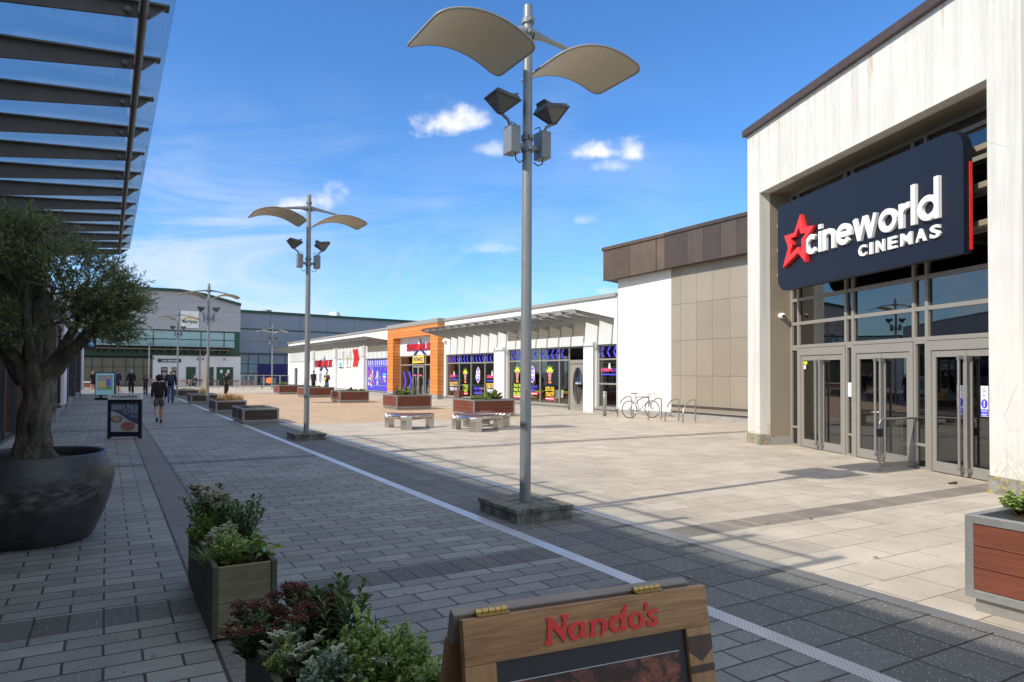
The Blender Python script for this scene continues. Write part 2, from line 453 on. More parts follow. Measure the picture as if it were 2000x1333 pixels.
M['yellow_decal'] = mat('yellow_decal', (.88, .58, .05), .45, var=.04)
M['lime_decal'] = mat('lime_decal', (.62, .80, .05), .45, var=.05)
M['orange_decal'] = mat('orange_decal', (.85, .22, .05), .45)
M['cyan_decal'] = mat('cyan_decal', (.12, .45, .80), .45)
M['white_decal'] = mat('white_decal', (.8, .8, .82), .45)
M['green_paint'] = mat('dark_green_paint', (.014, .065, .038), .5, var=.12)
M['grey_clad'] = mat('pale_grey_cladding', (.38, .385, .40), .45, metal=.1, var=.06, vs=.3, streak=.1)
M['blue_clad'] = mat('blue_grey_cladding', (.235, .275, .335), .5, var=.08, vs=.3, streak=.1)
M['shed_glass'] = mat('shed_glass', (.25, .38, .43), .15, var=.2, vs=.4, spec=.8)
M['brick'] = brickmat('dark_red_brick', (.10, .055, .042), (.15, .085, .06), (.10, .095, .085))
M['brick_grey'] = brickmat('dark_grey_brick', (.045, .046, .055), (.07, .07, .08), (.08, .08, .085))
M['roofing'] = mat('flat_roofing', (.12, .12, .12), .9, var=.1)
M['panelwood'] = wood('red_hardwood', (.12, .032, .018), (.20, .062, .034), axis=0, grain=14)
M['panelwood_y'] = wood('red_hardwood', (.12, .032, .018), (.20, .062, .034), axis=1, grain=14)
M['darkwood'] = wood('dark_weathered_hardwood', (.05, .03, .022), (.085, .055, .04), axis=0, grain=14)
M['darkwood_y'] = wood('dark_weathered_hardwood', (.05, .03, .022), (.085, .055, .04), axis=1, grain=14)
M['oak'] = wood('oiled_oak', (.25, .11, .035), (.62, .35, .15), axis=0, grain=20)
M['oak_z'] = wood('oiled_oak', (.34, .165, .06), (.58, .33, .14), axis=2, grain=20)
M['oak_grey'] = wood('weathered_oak', (.22, .185, .15), (.34, .29, .235), axis=0, grain=18)
M['oak_dark'] = wood('stained_oak', (.07, .04, .025), (.12, .075, .045), axis=2, grain=20)
M['sleeper'] = wood('green_treated_timber', (.13, .115, .06), (.26, .235, .135), axis=0, grain=10, weather=.2, rough=.8)
M['sleeper_y'] = wood('mossy_treated_timber', (.05, .052, .032), (.10, .10, .062), axis=1, grain=10, weather=.2, rough=.8)
M['soil'] = mat('soil', (.035, .026, .018), .95, var=.4, vs=14, bump=1, bs=30)
M['brass'] = mat('brass', (.50, .37, .15), .35, metal=1.0, var=.05)
M['skin'] = mat('skin', (.48, .28, .20), .5, var=.06)
M['skin_d'] = mat('skin_dark', (.25, .14, .09), .5, var=.06)


def potmat():
    m, t, b, out = nmat('dark_ceramic_pot'); o = objco(t); x, y, z = t.sep(o)
    n = t.noise(o, 3.2, 7, .68); n2 = t.noise(t.mapping(o, scale=(1, 1, 2.5)), 9, 6, .7)
    c = t.mix(t.rng(n, .35, .7), (.014, .0145, .016), (.05, .05, .05))
    band = t.rng(t.m('ABSOLUTE', t.m('SUBTRACT', z, .52)), .02, .2, 1, 0)
    c = t.mix(t.m('MULTIPLY', band, t.rng(n2, .46, .66, 0, .8)), c, (.20, .185, .15))
    t.set(b.inputs['Base Color'], c); t.set(b.inputs['Roughness'], t.rng(n2, .3, .7, .28, .55)); b.inputs['Specular IOR Level'].default_value = .6
    return m


M['pot'] = potmat()


def barkmat():
    m, t, b, out = nmat('olive_bark'); o = objco(t)
    n = t.noise(t.mapping(o, scale=(7, 7, 2.2)), 2.4, 9, .75, 1.0); n2 = t.noise(o, 3, 4)
    c = t.mix(t.rng(n, .35, .68), (.05, .042, .03), (.33, .29, .22)); c = t.mix(t.rng(n2, .45, .65, 0, .7), c, (.04, .032, .024))
    t.set(b.inputs['Base Color'], c); b.inputs['Roughness'].default_value = .9
    bn = t.node('ShaderNodeBump', Strength=1.0, Distance=.07); t.l.new(n, bn.inputs['Height']); t.l.new(bn.outputs[0], b.inputs['Normal'])
    return m


M['bark'] = barkmat()
M['twig'] = mat('twig', (.09, .06, .035), .9)
M['olive'] = leafmat('olive_leaf', (.14, .19, .05), (.33, .36, .17), trans=.4)
M['leaf_dark'] = leafmat('dark_leaf', (.07, .13, .035), (.15, .24, .065), rough=.35)
M['leaf_mid'] = leafmat('mid_leaf', (.15, .25, .05), (.30, .42, .10), rough=.4)
M['leaf_lime'] = leafmat('lime_leaf', (.24, .36, .08), (.40, .52, .16), rough=.5)
M['leaf_grey'] = leafmat('grey_green_leaf', (.16, .25, .16), (.28, .38, .26), rough=.45)
M['leaf_cream'] = leafmat('cream_leaf_edge', (.62, .64, .45), (.75, .76, .56), rough=.5)
M['leaf_spot'] = leafmat('spotted_leaf', (.10, .22, .03), (.18, .32, .06), spots=(.55, .55, .12), rough=.25)
M['flower_red'] = leafmat('burgundy_bud', (.12, .035, .035), (.26, .08, .07), rough=.6)
M['flower_white'] = leafmat('cream_bud', (.45, .42, .33), (.62, .58, .46), rough=.7)
M['bud_yellow'] = leafmat('yellow_green_bud', (.22, .27, .03), (.36, .40, .07), rough=.6)
M['dry_grass'] = leafmat('dry_grass', (.40, .25, .09), (.58, .40, .18), rough=.8)
M['green_grass'] = leafmat('green_grass_blade', (.12, .18, .04), (.25, .32, .10), rough=.6)


# ------------------------------------------------------------------ mesh builder
class MB:
    def __init__(s): s.v = []; s.f = []; s.mi = []; s.smooth = []; s.cur = 0; s.sm = False

    def add(s, vs, fs, sm=None):
        o = len(s.v); s.v += [tuple(v) for v in vs]
        for f in fs: s.f.append(tuple(o + i for i in f)); s.mi.append(s.cur); s.smooth.append(s.sm if sm is None else sm)

    def box(s, x0, x1, y0, y1, z0, z1):
        if x1 < x0: x0, x1 = x1, x0
        if y1 < y0: y0, y1 = y1, y0
        if z1 < z0: z0, z1 = z1, z0
        s.add([(x0, y0, z0), (x1, y0, z0), (x1, y1, z0), (x0, y1, z0), (x0, y0, z1), (x1, y0, z1), (x1, y1, z1), (x0, y1, z1)],
              [(0, 3, 2, 1), (4, 5, 6, 7), (0, 1, 5, 4), (1, 2, 6, 5), (2, 3, 7, 6), (3, 0, 4, 7)], False)

    def hexa(s, p):   # 8 points: bottom 4 ccw, top 4 ccw
        s.add(p, [(0, 3, 2, 1), (4, 5, 6, 7), (0, 1, 5, 4), (1, 2, 6, 5), (2, 3, 7, 6), (3, 0, 4, 7)], False)

    def prism(s, poly, y0, y1, plane='xz'):
        n = len(poly)
        if plane == 'xz': a = [(p[0], y0, p[1]) for p in poly]; b = [(p[0], y1, p[1]) for p in poly]
        elif plane == 'yz': a = [(y0, p[0], p[1]) for p in poly]; b = [(y1, p[0], p[1]) for p in poly]
        else: a = [(p[0], p[1], y0) for p in poly]; b = [(p[0], p[1], y1) for p in poly]
        fs = [tuple(range(n)), tuple(range(2 * n - 1, n - 1, -1))] + [(i, i + n, (i + 1) % n + n, (i + 1) % n) for i in range(n)]
        s.add(a + b, fs, False)

    def tube(s, pts, r, seg=8, cap=True, sm=True, rough=0.0):
        pts = [Vector(p) for p in pts]; rs = r if isinstance(r, (list, tuple)) else [r] * len(pts)
        rings = []; up = None
        for i, p in enumerate(pts):
            d = (pts[min(i + 1, len(pts) - 1)] - pts[max(i - 1, 0)])
            if d.length < 1e-9: d = Vector((0, 0, 1))
            d.normalize()
            if up is None:
                up = Vector((0, 0, 1)) if abs(d.z) < .9 else Vector((1, 0, 0))
            a = d.cross(up); a.normalize(); b = a.cross(d); up = b if b.length > .1 else up
            ring = []
            for k in range(seg):
                t = 2 * math.pi * k / seg; q = rs[i]
                if rough: q *= 1 + rough * (mnoise.noise(Vector((p.x * 5 + math.cos(t) * 2, p.y * 5 + math.sin(t) * 2, p.z * 3))))
                ring.append(p + (a * math.cos(t) + b * math.sin(t)) * q)
            rings.append(ring)
        vs = [v for rg in rings for v in rg]; fs = []
        for i in range(len(rings) - 1):
            for k in range(seg):
                k2 = (k + 1) % seg; fs.append((i * seg + k, i * seg + k2, (i + 1) * seg + k2, (i + 1) * seg + k))
        s.add(vs, fs, sm)
        if cap: s.add(rings[0], [tuple(range(seg))], False); s.add(rings[-1], [tuple(range(seg - 1, -1, -1))], False)

    def lathe(s, prof, seg=32, c=(0, 0, 0), sx=1, sy=1, cap=True):
        vs = []; fs = []
        for (r, z) in prof:
            for k in range(seg):
                t = 2 * math.pi * k / seg; vs.append((c[0] + r * math.cos(t) * sx, c[1] + r * math.sin(t) * sy, c[2] + z))
        n = len(prof)
        for i in range(n - 1):
            for k in range(seg):
                k2 = (k + 1) % seg; fs.append((i * seg + k, i * seg + k2, (i + 1) * seg + k2, (i + 1) * seg + k))
        if cap: fs.append(tuple(range(seg - 1, -1, -1))); fs.append(tuple((n - 1) * seg + k for k in range(seg)))
        s.add(vs, fs, True)

    def ball(s, c, r, seg=12, rings=8, sc=(1, 1, 1)):
        prof = [(max(1e-4, math.sin(math.pi * i / rings)) * r, -math.cos(math.pi * i / rings) * r * sc[2]) for i in range(rings + 1)]
        s.lathe(prof, seg, c, sc[0], sc[1], cap=False)

    def leaf(s, p, d, L, w, n=None, fold=.25):
        """one leaf: six points, folded a little along its rib"""
        d = d.normalized(); side = d.cross(n if n is not None else Vector((0, 0, 1)))
        if side.length < .05: side = Vector((1, 0, 0))
        side.normalize(); nn = side.cross(d).normalized()
        a = p; m1 = p + d * L * .35; m2 = p + d * L * .72; tip = p + d * L - nn * L * .08
        l1 = m1 + side * w * .5 + nn * w * fold; r1 = m1 - side * w * .5 + nn * w * fold
        l2 = m2 + side * w * .38 + nn * w * fold; r2 = m2 - side * w * .38 + nn * w * fold
        s.add([a, l1, l2, tip, r2, r1, m1, m2], [(0, 1, 6), (1, 2, 7, 6), (2, 3, 7), (0, 6, 5), (6, 7, 4, 5), (7, 3, 4)], True)

    def text(s, txt, u0, u1, z0, z1, y, depth=.0, bold=0.0, shear=0.0, T=None):
        """lettering standing in the xz plane, facing -y"""
        cu = D.curves.new('letters', 'FONT'); cu.body = txt; cu.extrude = .5 if depth else 0; cu.offset = bold; cu.shear = shear
        cu.resolution_u = 3; cu.space_character = 1.0
        ob = D.objects.new('letters', cu); COL.objects.link(ob)
        dg = bpy.context.evaluated_depsgraph_get(); me = D.meshes.new_from_object(ob.evaluated_get(dg))
        vs = [v.co.copy() for v in me.vertices]; fs = [tuple(p.vertices) for p in me.polygons]
        D.objects.remove(ob); D.curves.remove(cu); D.meshes.remove(me)
        if not vs: return
        xa = min(v.x for v in vs); xb = max(v.x for v in vs); ya = min(v.y for v in vs); yb = max(v.y for v in vs)
        out = []
        for v in vs:
            U = u0 + (v.x - xa) / (xb - xa) * (u1 - u0); Z = z0 + (v.y - ya) / max(1e-6, yb - ya) * (z1 - z0)
            Y = y - (v.z + .5) * depth if depth else y
            out.append((U, Y, Z))
        s.add(out, fs, False)

    def poly2d(s, loops, y, depth):
        """filled outline(s) with holes, xz plane facing -y"""
        cu = D.curves.new('shape', 'CURVE'); cu.dimensions = '2D'; cu.fill_mode = 'BOTH'; cu.extrude = .5
        for lp in loops:
            sp = cu.splines.new('POLY'); sp.points.add(len(lp) - 1); sp.use_cyclic_u = True
            for i, p in enumerate(lp): sp.points[i].co = (p[0], p[1], 0, 1)
        ob = D.objects.new('shape', cu); COL.objects.link(ob)
        dg = bpy.context.evaluated_depsgraph_get(); me = D.meshes.new_from_object(ob.evaluated_get(dg))
        s.add([(v.co.x, y - (v.co.z + .5) * depth, v.co.y) for v in me.vertices], [tuple(p.vertices) for p in me.polygons], False)
        D.objects.remove(ob); D.curves.remove(cu); D.meshes.remove(me)

    def stroke(s, pts, w, y, depth):
        """a flat bar of width w following pts in the xz plane, facing -y"""
        P = [Vector((p[0], p[1])) for p in pts]; n = len(P); L = []; Rr = []
        for i in range(n):
            d = (P[min(i + 1, n - 1)] - P[max(0, i - 1)]).normalized(); q = Vector((-d.y, d.x)) * w / 2
            L.append(P[i] + q); Rr.append(P[i] - q)
        for i in range(n - 1):
            a, b, c, d = L[i], L[i + 1], Rr[i + 1], Rr[i]
            s.add([(v.x, yy, v.y) for yy in (y - depth, y) for v in (a, b, c, d)],
                  [(0, 1, 2, 3), (7, 6, 5, 4), (0, 4, 5, 1), (3, 2, 6, 7)] + ([(0, 3, 7, 4)] if i == 0 else []) + ([(1, 5, 6, 2)] if i == n - 2 else []), False)

    def build(s, name, mats, parent=None, loc=None, rz=None, bevel=0.0):
        me = D.meshes.new(name); me.from_pydata(s.v, [], s.f)
        if not isinstance(mats, (list, tuple)): mats = [mats]
        for m in mats: me.materials.append(m)
        me.polygons.foreach_set('material_index', s.mi); me.polygons.foreach_set('use_smooth', s.smooth)
        me.update()
        bm = bmesh.new(); bm.from_mesh(me)
        bmesh.ops.recalc_face_normals(bm, faces=bm.faces) if s.__dict__.get('fixn', True) and len(s.f) < 6000 else None
        bm.to_mesh(me); bm.free()
        o = D.objects.new(name, me); COL.objects.link(o)
        if parent: o.parent = parent
        if loc is not None: o.location = loc
        if rz is not None: o.rotation_euler = (0, 0, rz)
        if bevel:
            b = o.modifiers.new('bevel', 'BEVEL'); b.width = bevel; b.segments = 2; b.limit_method = 'ANGLE'; b.angle_limit = R(40)
            b.harden_normals = False
        return o


def tag(o, label=None, cat=None, group=None, kind=None):
    if label: o['label'] = label
    if cat: o['category'] = cat
    if group: o['group'] = group
    if kind: o['kind'] = kind
    return o


def thing(name, label, cat, loc=(0, 0, 0), rz=0.0, group=None):
    o = D.objects.new(name, None); COL.objects.link(o); o.empty_display_size = .2
    o.location = loc; o.rotation_euler = (0, 0, rz); return tag(o, label, cat, group)


def fthing(name, label, cat, fr, group=None, at=None):
    """a thing standing in a facade frame"""
    o = thing(name, label, cat, fr.o, fr.rz, group); return o


def copy_tree(o, parent=None):
    c = o.copy(); COL.objects.link(c)
    if parent: c.parent = parent
    for ch in list(o.children): copy_tree(ch, c)
    return c


def wall_holes(mb, u0, u1, z0, z1, y0, y1, holes):
    us = sorted({u0, u1, *[max(u0, min(u1, h[k])) for h in holes for k in (0, 1)]})
    zs = sorted({z0, z1, *[max(z0, min(z1, h[k])) for h in holes for k in (2, 3)]})
    nu, nz = len(us) - 1, len(zs) - 1

    def solid(i, j):
        if i < 0 or j < 0 or i >= nu or j >= nz: return False
        a = (us[i] + us[i + 1]) / 2; b = (zs[j] + zs[j + 1]) / 2
        return not any(h[0] < a < h[1] and h[2] < b < h[3] for h in holes)
    for i in range(nu):
        for j in range(nz):
            if not solid(i, j): continue
            a, b, c, d = us[i], us[i + 1], zs[j], zs[j + 1]
            q = lambda *p: mb.add(p, [(0, 1, 2, 3)], False)
            q((a, y0, c), (b, y0, c), (b, y0, d), (a, y0, d)); q((b, y1, c), (a, y1, c), (a, y1, d), (b, y1, d))
            if not solid(i - 1, j): q((a, y1, c), (a, y0, c), (a, y0, d), (a, y1, d))
            if not solid(i + 1, j): q((b, y0, c), (b, y1, c), (b, y1, d), (b, y0, d))
            if not solid(i, j - 1): q((a, y1, c), (b, y1, c), (b, y0, c), (a, y0, c))
            if not solid(i, j + 1): q((a, y0, d), (b, y0, d), (b, y1, d), (a, y1, d))
    mb.fixn = False


def window(root, u0, u1, z0, z1, d, mull=(), trans=(), fw=.06, fd=.08, frame=None, glass=None, name='window', label=None):
    f = MB(); fm = frame or M['frame']
    f.box(u0, u0 + fw, d, d + fd, z0, z1); f.box(u1 - fw, u1, d, d + fd, z0, z1)
    f.box(u0 + fw, u1 - fw, d, d + fd, z1 - fw, z1); f.box(u0 + fw, u1 - fw, d, d + fd, z0, z0 + fw)
    for m in mull: f.box(m - fw / 2, m + fw / 2, d - .003, d + fd - .003, z0 + fw, z1 - fw)
    for z in trans: f.box(u0 + fw, u1 - fw, d + .004, d + fd - .01, z - fw / 2, z + fw / 2)
    o = f.build(name, fm, root)
    if label: o['label'] = label
    g = MB(); g.box(u0 + fw * .5, u1 - fw * .5, d + fd * .45, d + fd * .45 + .008, z0 + fw * .5, z1 - fw * .5)
    g.build('pane', glass or M['shopglass'], o)
    return o


def canopy(root, u0, u1, y_in, y_out, z_in, z_out, us, d_in, d_out, beam_m, rod_y, rod_r=.04, th=.055, glass_over=.05):
    """glass canopy on tapered beams; local -y is outwards"""
    rodz = z_out + (z_in - z_out) * (rod_y - y_out) / (y_in - y_out)
    top = lambda y: z_out + (z_in - z_out) * (y - y_out) / (y_in - y_out)
    c = MB(); c.tube([(us[0] - .03, rod_y, rodz - d_out * .75), (us[-1] + .03, rod_y, rodz - d_out * .75)], rod_r, 10)
    for u in us:                       # fixing bosses
        c.tube([(u - th, rod_y + .1, top(rod_y + .1) - d_out * .7), (u + th, rod_y + .1, top(rod_y + .1) - d_out * .7)], .022, 8)
    ca = c.build('canopy', beam_m, root)
    for u in us:
        b = MB()
        prof = [(y_in, top(y_in)), (y_out, top(y_out)), (y_out + .12, top(y_out) - d_out), (y_in, top(y_in) - d_in)]
        b.prism(prof, u - .012, u + .012, 'yz')
        b.prism([(y_in, top(y_in) + .001), (y_out - .01, top(y_out) + .001), (y_out - .01, top(y_out) - .014), (y_in, top(y_in) - .014)], u - th, u + th, 'yz')
        b.build('beam', beam_m, ca)
    g = MB()
    yo = y_out - glass_over
    for a, b2 in zip(us[:-1], us[1:]):
        g.prism([(y_in, top(y_in) + .02), (yo, top(yo) + .02), (yo, top(yo) + .032), (y_in, top(y_in) + .032)], a + .006, b2 - .006, 'yz')
    g.build('glass', M['clear'], ca)
    return ca


# ================================================================== the setting
def sheet(name, x0, x1, y0, y1, z, m, cells=1):
    mb = MB(); mb.add([(x0, y0, 0), (x1, y0, 0), (x1, y1, 0), (x0, y1, 0)], [(0, 1, 2, 3)])
    o = mb.build(name, m); o.location = (0, 0, z); o.rotation_euler = (0, 0, math.atan2(BX.y, BX.x))
    return tag(o, kind='structure')


sheet('ground', -1200, 1200, -900, 1500, 0, M['ground'])
sheet('street_paving', -4, 3.77, -14, 78, .004, M['street'])
sheet('dark_paving', 3.92, 5.2, -14, 78, .004, M['dark_pave'])
sheet('plaza_paving', 5.35, 24, -14, 23.3, .004, M['plaza'])
sheet('side_paving', 14.2, 24, 23.3, 78, .004, M['plaza'])
sheet('tan_paving', 5.35, 14.2, 23.3, 57.6, .004, M['tan'])
sheet('far_paving', 5.35, 14.2, 57.6, 78, .004, M['plaza'])
for lab, x in (('long perforated steel drain grate beside the dark speckled paving', 3.77), ('perforated drain grate on the plaza side of the lamp plinths', 5.2)):
    mb = MB(); mb.box(0, .15, -14, 78, 0, .006)
    o = mb.build('drain_grate', M['grate' if x < 4 else 'grate_dull']); o.location = S(x, 0); o.rotation_euler = (0, 0, math.atan2(BX.y, BX.x)); tag(o, lab, 'drain', 'drain grates along the street')


# ================================================================== left shop building with glass canopy
LF = Fr(S(-1.5, 0), AX)
LB = fthing('shop_building', 'dark brick shop building in shadow with glass canopy along the left side', 'building', LF)
pil = [-8.5, 1.2, 11.8, 20.6, 29.2, 37.7, 46.3, 54.8]
mb = MB()
mb.box(-12, 60, .0, .35, 3.3, 3.98)                       # brick fascia
mb.box(-12, 60, 2.5, 9, 0, 3.9); wb = mb.build('wall', M['brick'], LB)
mb = MB(); mb.box(-12.05, 60.05, -.05, .42, 3.98, 4.05); mb.build('coping', M['coping_grey'], LB)
mb = MB(); mb.box(-12, 60, .90, 9.0, 3.99, 5.66); mb.build('upper_wall', M['grey_clad'], LB)
mb = MB(); mb.box(-12.1, 60.1, .84, 9.1, 5.66, 5.74); mb.build('roof', M['coping_grey'], LB)
for i, a in enumerate(pil):
    mb = MB(); mb.box(a - .9, a, -.0, .37, .32, 3.3); mb.cur = 1; mb.box(a - .92, a + .02, -.03, .39, 0, .32)
    mb.build('pillar', [M['brick'] if i < 5 else M['brick_grey'], M['plinth']], LB)
for a, b in zip(pil[:-1], pil[1:]):
    n = max(2, int((b - .9 - a) / 1.9)); ms = [a + (b - .9 - a) * k / n for k in range(1, n)]
    window(LB, a + .02, b - .92, .25, 3.28, .30, ms, (2.5,), .07, .08, M['frame_dark'], M['darkglass'])
    mb = MB(); mb.box(a + .02, b - .92, .1, .45, .0, .25); mb.build('sill', M['plinth'], LB)
for a, b in ((33.0, 35.5), (57.0, 60.0)):
    mb = MB(); mb.box(a, b, -.02, .08, .35, 3.5); mb.build('panel', M['white_panel'], LB)
mb = MB(); mb.box(-12, 60, .42, 2.4, 3.9, 3.96); mb.build('ceiling', M['dark_int'], LB)
canopy(LB, 4.3, 21.9, .9, -1.866, 4.34, 4.5, [5.90 + 1.032 * k for k in range(-2, 13)], .27, .115, M['beam_dark'], -1.70, .033)


# hanging black sign at the far end of the left shops
p = G(176, 770); hf = Fr(S(-1.5, 50), BX)
hs = thing('hanging_sign', 'square black hanging sign with a blue dot at the end of the shops', 'sign', S(-1.25, 47), math.atan2(BX.y, BX.x))
u0, z1 = Fr(S(-1.25, 47), BX).P(164, 655); u1, z0 = Fr(S(-1.25, 47), BX).P(188, 684)
mb = MB(); mb.box(u0, u1, 0, .12, z0, z1); mb.build('board', M['black'], hs)
mb = MB(); mb.lathe([(.14, 0), (.14, .01)], 20); bo = mb.build('dot', M['cyan_decal'], hs); bo.location = ((u0 + u1) / 2 + .05, -.002, (z0 + z1) / 2 - .12); bo.rotation_euler = (math.pi / 2, 0, 0)
mb = MB(); mb.text('o', u0 + .35, u1 - .2, z1 - .45, z1 - .15, -.005, bold=.02); mb.build('lettering', M['white_decal'], hs)


# ================================================================== bowling building (right, far)
BF = Fr(S(18.4, 40), -AX)
BB = fthing('bowling_building', 'low white bowling alley building with an orange framed entrance and blue window stickers', 'building', BF)
UL, UR = -44.7, 16.77
# openings (u0,u1,z0,z1)
wrap = (-15.9, -9.9, .15, 2.74); entr = (-8.9, -1.5, 0, 4.1); gA = (-.35, 6.26, .2, 2.80); gB = (7.5, 14.56, .2, 2.92); gC = (15.35, 16.74, .22, 2.94); door0 = (-41.2, -38.9, 0, 2.05)
lvB = (7.5, 14.5, 3.36, 3.95); lvW = (-15.7, -9.9, 3.28, 3.9)
d0u = BF.u(575, 740); d1u = BF.u(581, 740); door0 = (d0u, d1u, .0, 2.05)
mb = MB()
wall_holes(mb, UL, UR, .22, 4.92, 0, .3, [wrap, entr, gA, gB, gC, door0, lvB, lvW])
mb.build('wall', M['white_clean'], BB)
segs = [(UL, door0[0]), (door0[1], wrap[0]), (wrap[0], wrap[1]), (wrap[1], entr[0]), (entr[1], gA[0]), (gA[0], gA[1]), (gA[1], gB[0]), (gB[0], 13.2), (14.56, 15.35), (15.35, UR)]
for a, b in segs: mb = MB(); mb.box(a, b, -.03, .32, 0, .22 if (a, b) not in ((wrap[0], wrap[1]),) else .15); mb.build('plinth', M['plinth'], BB)
mb = MB(); mb.box(UL, UL + .3, .3, 16, .0, 4.92); mb.box(UL, UR + .2, 15.7, 16, 0, 4.92); mb.box(UL + .3, UR + .2, 6, 6.2, 0, 4.9); mb.build('back_wall', M['white_clean'], BB)
mb = MB(); mb.box(UL - .08, UR, -.1, 16.1, 4.92, 5.06); mb.build('roof', M['coping_grey'], BB)
mb = MB(); mb.box(UL + .3, UR, .3, 6, 3.1, 3.2); mb.build('ceiling', M['dark_int'], BB)
mb = MB(); mb.box(-8.9, UR, .32, 6, .0, .04); mb.build('floor', M['int_floor'], BB)
mb = MB(); mb.box(-9, UR, 4.6, 4.7, .04, 3.1); mb.cur = 1; mb.box(9, 13.5, 4.57, 4.6, 2.2, 2.26); mb.box(15.2, 16.6, 2.2, 2.25, 2.2, 2.25); mb.cur = 2; mb.box(9.2, 12, 4.56, 4.6, 2.0, 2.03)  # lime and red bars: plain coloured boards in place of the indoor lights
mb.cur = 1; mb.box(1.5, 5.2, 4.56, 4.6, 1.7, 1.73)
mb.cur = 3; mb.box(-8.2, -6.6, 2.2, 2.25, .04, 2.3)
mb.cur = 4; mb.box(15.0, 16.7, 4.4, 4.45, .3, .9)
mb.build('inner_wall', [M['dark_int'], M['lime_decal'], M['red_decal'], M['cyan_decal'], M['orange_decal']], BB)
# pilasters
for px0, px1 in ((612, 616), (655, 659.5), (708.5, 715)):
    a = BF.u(px0); b = BF.u(px1); mb = MB(); mb.box(a, b, -.22, -.002, 0, 3.95); mb.build('pilaster', M['white_clean'], BB)
for a, b in ((6.3, 7.45), (14.6, 15.3)):
    mb = MB(); mb.box(a, b, -.16, -.002, 0, 3.05); mb.build('pilaster', M['white_clean'], BB)
# louvres
for h in (lvB, lvW):
    mb = MB(); mb.box(h[0], h[1], .08, .12, h[2], h[3])
    n = int((h[1] - h[0]) / 1.0)
    mb.build('louvre', M['louvre'], BB)
# orange surround
mb = MB()
mb.box(-9.72, -8.55, -.45, .34, .3, 4.83); mb.box(-1.75, -.58, -.45, .34, .3, 4.83); mb.box(-8.55, -1.75, -.45, .34, 4.12, 4.83)
mb.build('entrance_surround', M['orange'], BB)
mb = MB(); mb.box(-9.78, -.52, -.5, .4, 4.83, 5.1); mb.build('entrance_coping', M['coping_grey'], BB)
for a, b in ((-9.72, -8.55), (-1.75, -.58)): mb = MB(); mb.box(a, b, -.45, .34, 0, .3); mb.build('entrance_plinth', M['plinth'], BB)
mb = MB(); mb.box(-8.55, -1.75, .1, .3, 2.86, 4.12); mb.build('fascia', M['white_panel'], BB)
# windows
we = window(BB, -8.55, -1.75, .04, 2.86, .12, (-6.1, -3.9), (2.2,), .08, .09)
wA = window(BB, *gA, .1, (1.4, 3.0, 4.75), (2.26,), .07, .08)
wB = window(BB, gB[0], 13.15, gB[2], gB[3], .1, (9.0, 10.6, 12.3), (2.3,), .07, .08)
wC = window(BB, *gC, .1, (), (2.3, 1.25), .07, .08)
ww = window(BB, *wrap, .1, (-14.3, -12.75, -11.1), (2.12, .62), .05, .07)
for o_, w_ in ((wA, gA), (wB, (gB[0], 13.15)), (wC, gC), (ww, wrap)):
    mb = MB(); mb.box(w_[0] - .03, w_[1] + .03, -.1, .1, .16, .215); mb.build('sill', M['frame'], o_)
# oval door
dr = MB(); dr.box(13.2, 14.52, .1, .16, 0, 2.1)
do = dr.build('door', M['frame'], BB)
mb = MB(); mb.box(13.2, 14.52, .09, .17, 2.13, 2.3); mb.box(13.2, 14.52, .09, .17, 2.86, 2.92); mb.cur = 1; mb.box(13.22, 14.5, .12, .13, 2.3, 2.86); mb.build('door_frame', [M['frame'], M['darkglass']], do)
mb = MB(); mb.lathe([(.40, 0), (.40, .012)], 32, sy=2.1); q = mb.build('oval_pane', M['darkglass'], do); q.location = (13.86, .097, 1.12); q.rotation_euler = (math.pi / 2, 0, 0)
mb = MB(); n = 40
for k in range(n):
    a0 = 2 * math.pi * k / n; a1 = 2 * math.pi * (k + 1) / n
    P = lambda a, r: (13.86 + math.cos(a) * .40 * r, math.sin(a) * .84 * r + 1.12)
    mb.prism([P(a0, 1), P(a1, 1), P(a1, 1.09), P(a0, 1.09)], .07, .1)
mb.build('oval_rim', M['frame'], do)
mb = MB(); mb.box(13.65, 14.1, .085, .095, 1.2, 1.28); mb.cur = 1; mb.box(13.6, 13.95, .085, .095, .2, .27); mb.build('notice', [M['white_decal'], M['steel_matt']], do)
# side door
mb = MB(); mb.box(door0[0], door0[1], .15, .22, 0, 2.05); mb.build('side_door', M['frame_dark'], BB)
# entrance doors
for a, b in ((-6.0, -5.02), (-4.98, -4.0)):
    mb = MB(); fw = .09
    mb.box(a, a + fw, .05, .115, .04, 2.12); mb.box(b - fw, b, .05, .115, .04, 2.12); mb.box(a + fw, b - fw, .05, .115, 2.02, 2.12); mb.box(a + fw, b - fw, .05, .115, .04, .2)
    d_ = mb.build('entrance_door', M['frame'], BB)
    mb = MB(); xx = b - .18 if a < -5.5 else a + .18
    mb.tube([(xx, .04, .75), (xx, -.02, .8), (xx, -.02, 1.3), (xx, .04, 1.35)], .018); mb.build('handle', M['steel'], d_)
    mb = MB(); mb.box(a + .25, b - .25, .04, .045, 1.42, 1.52); mb.build('sticker', M['pink_decal'], d_)
# canopies
canopy(BB, 0, 17, 0, -2.0, 4.02, 4.28, [.4 + 1.008 * k for k in range(0, 17)], .30, .13, M['canopy_grey'], -1.8, .03)
canopy(BB, -43.5, -9.8, 0, -2.0, 4.02, 4.28, [-43.4 + 1.008 * k for k in range(0, 34)], .30, .13, M['canopy_grey'], -1.8, .03)


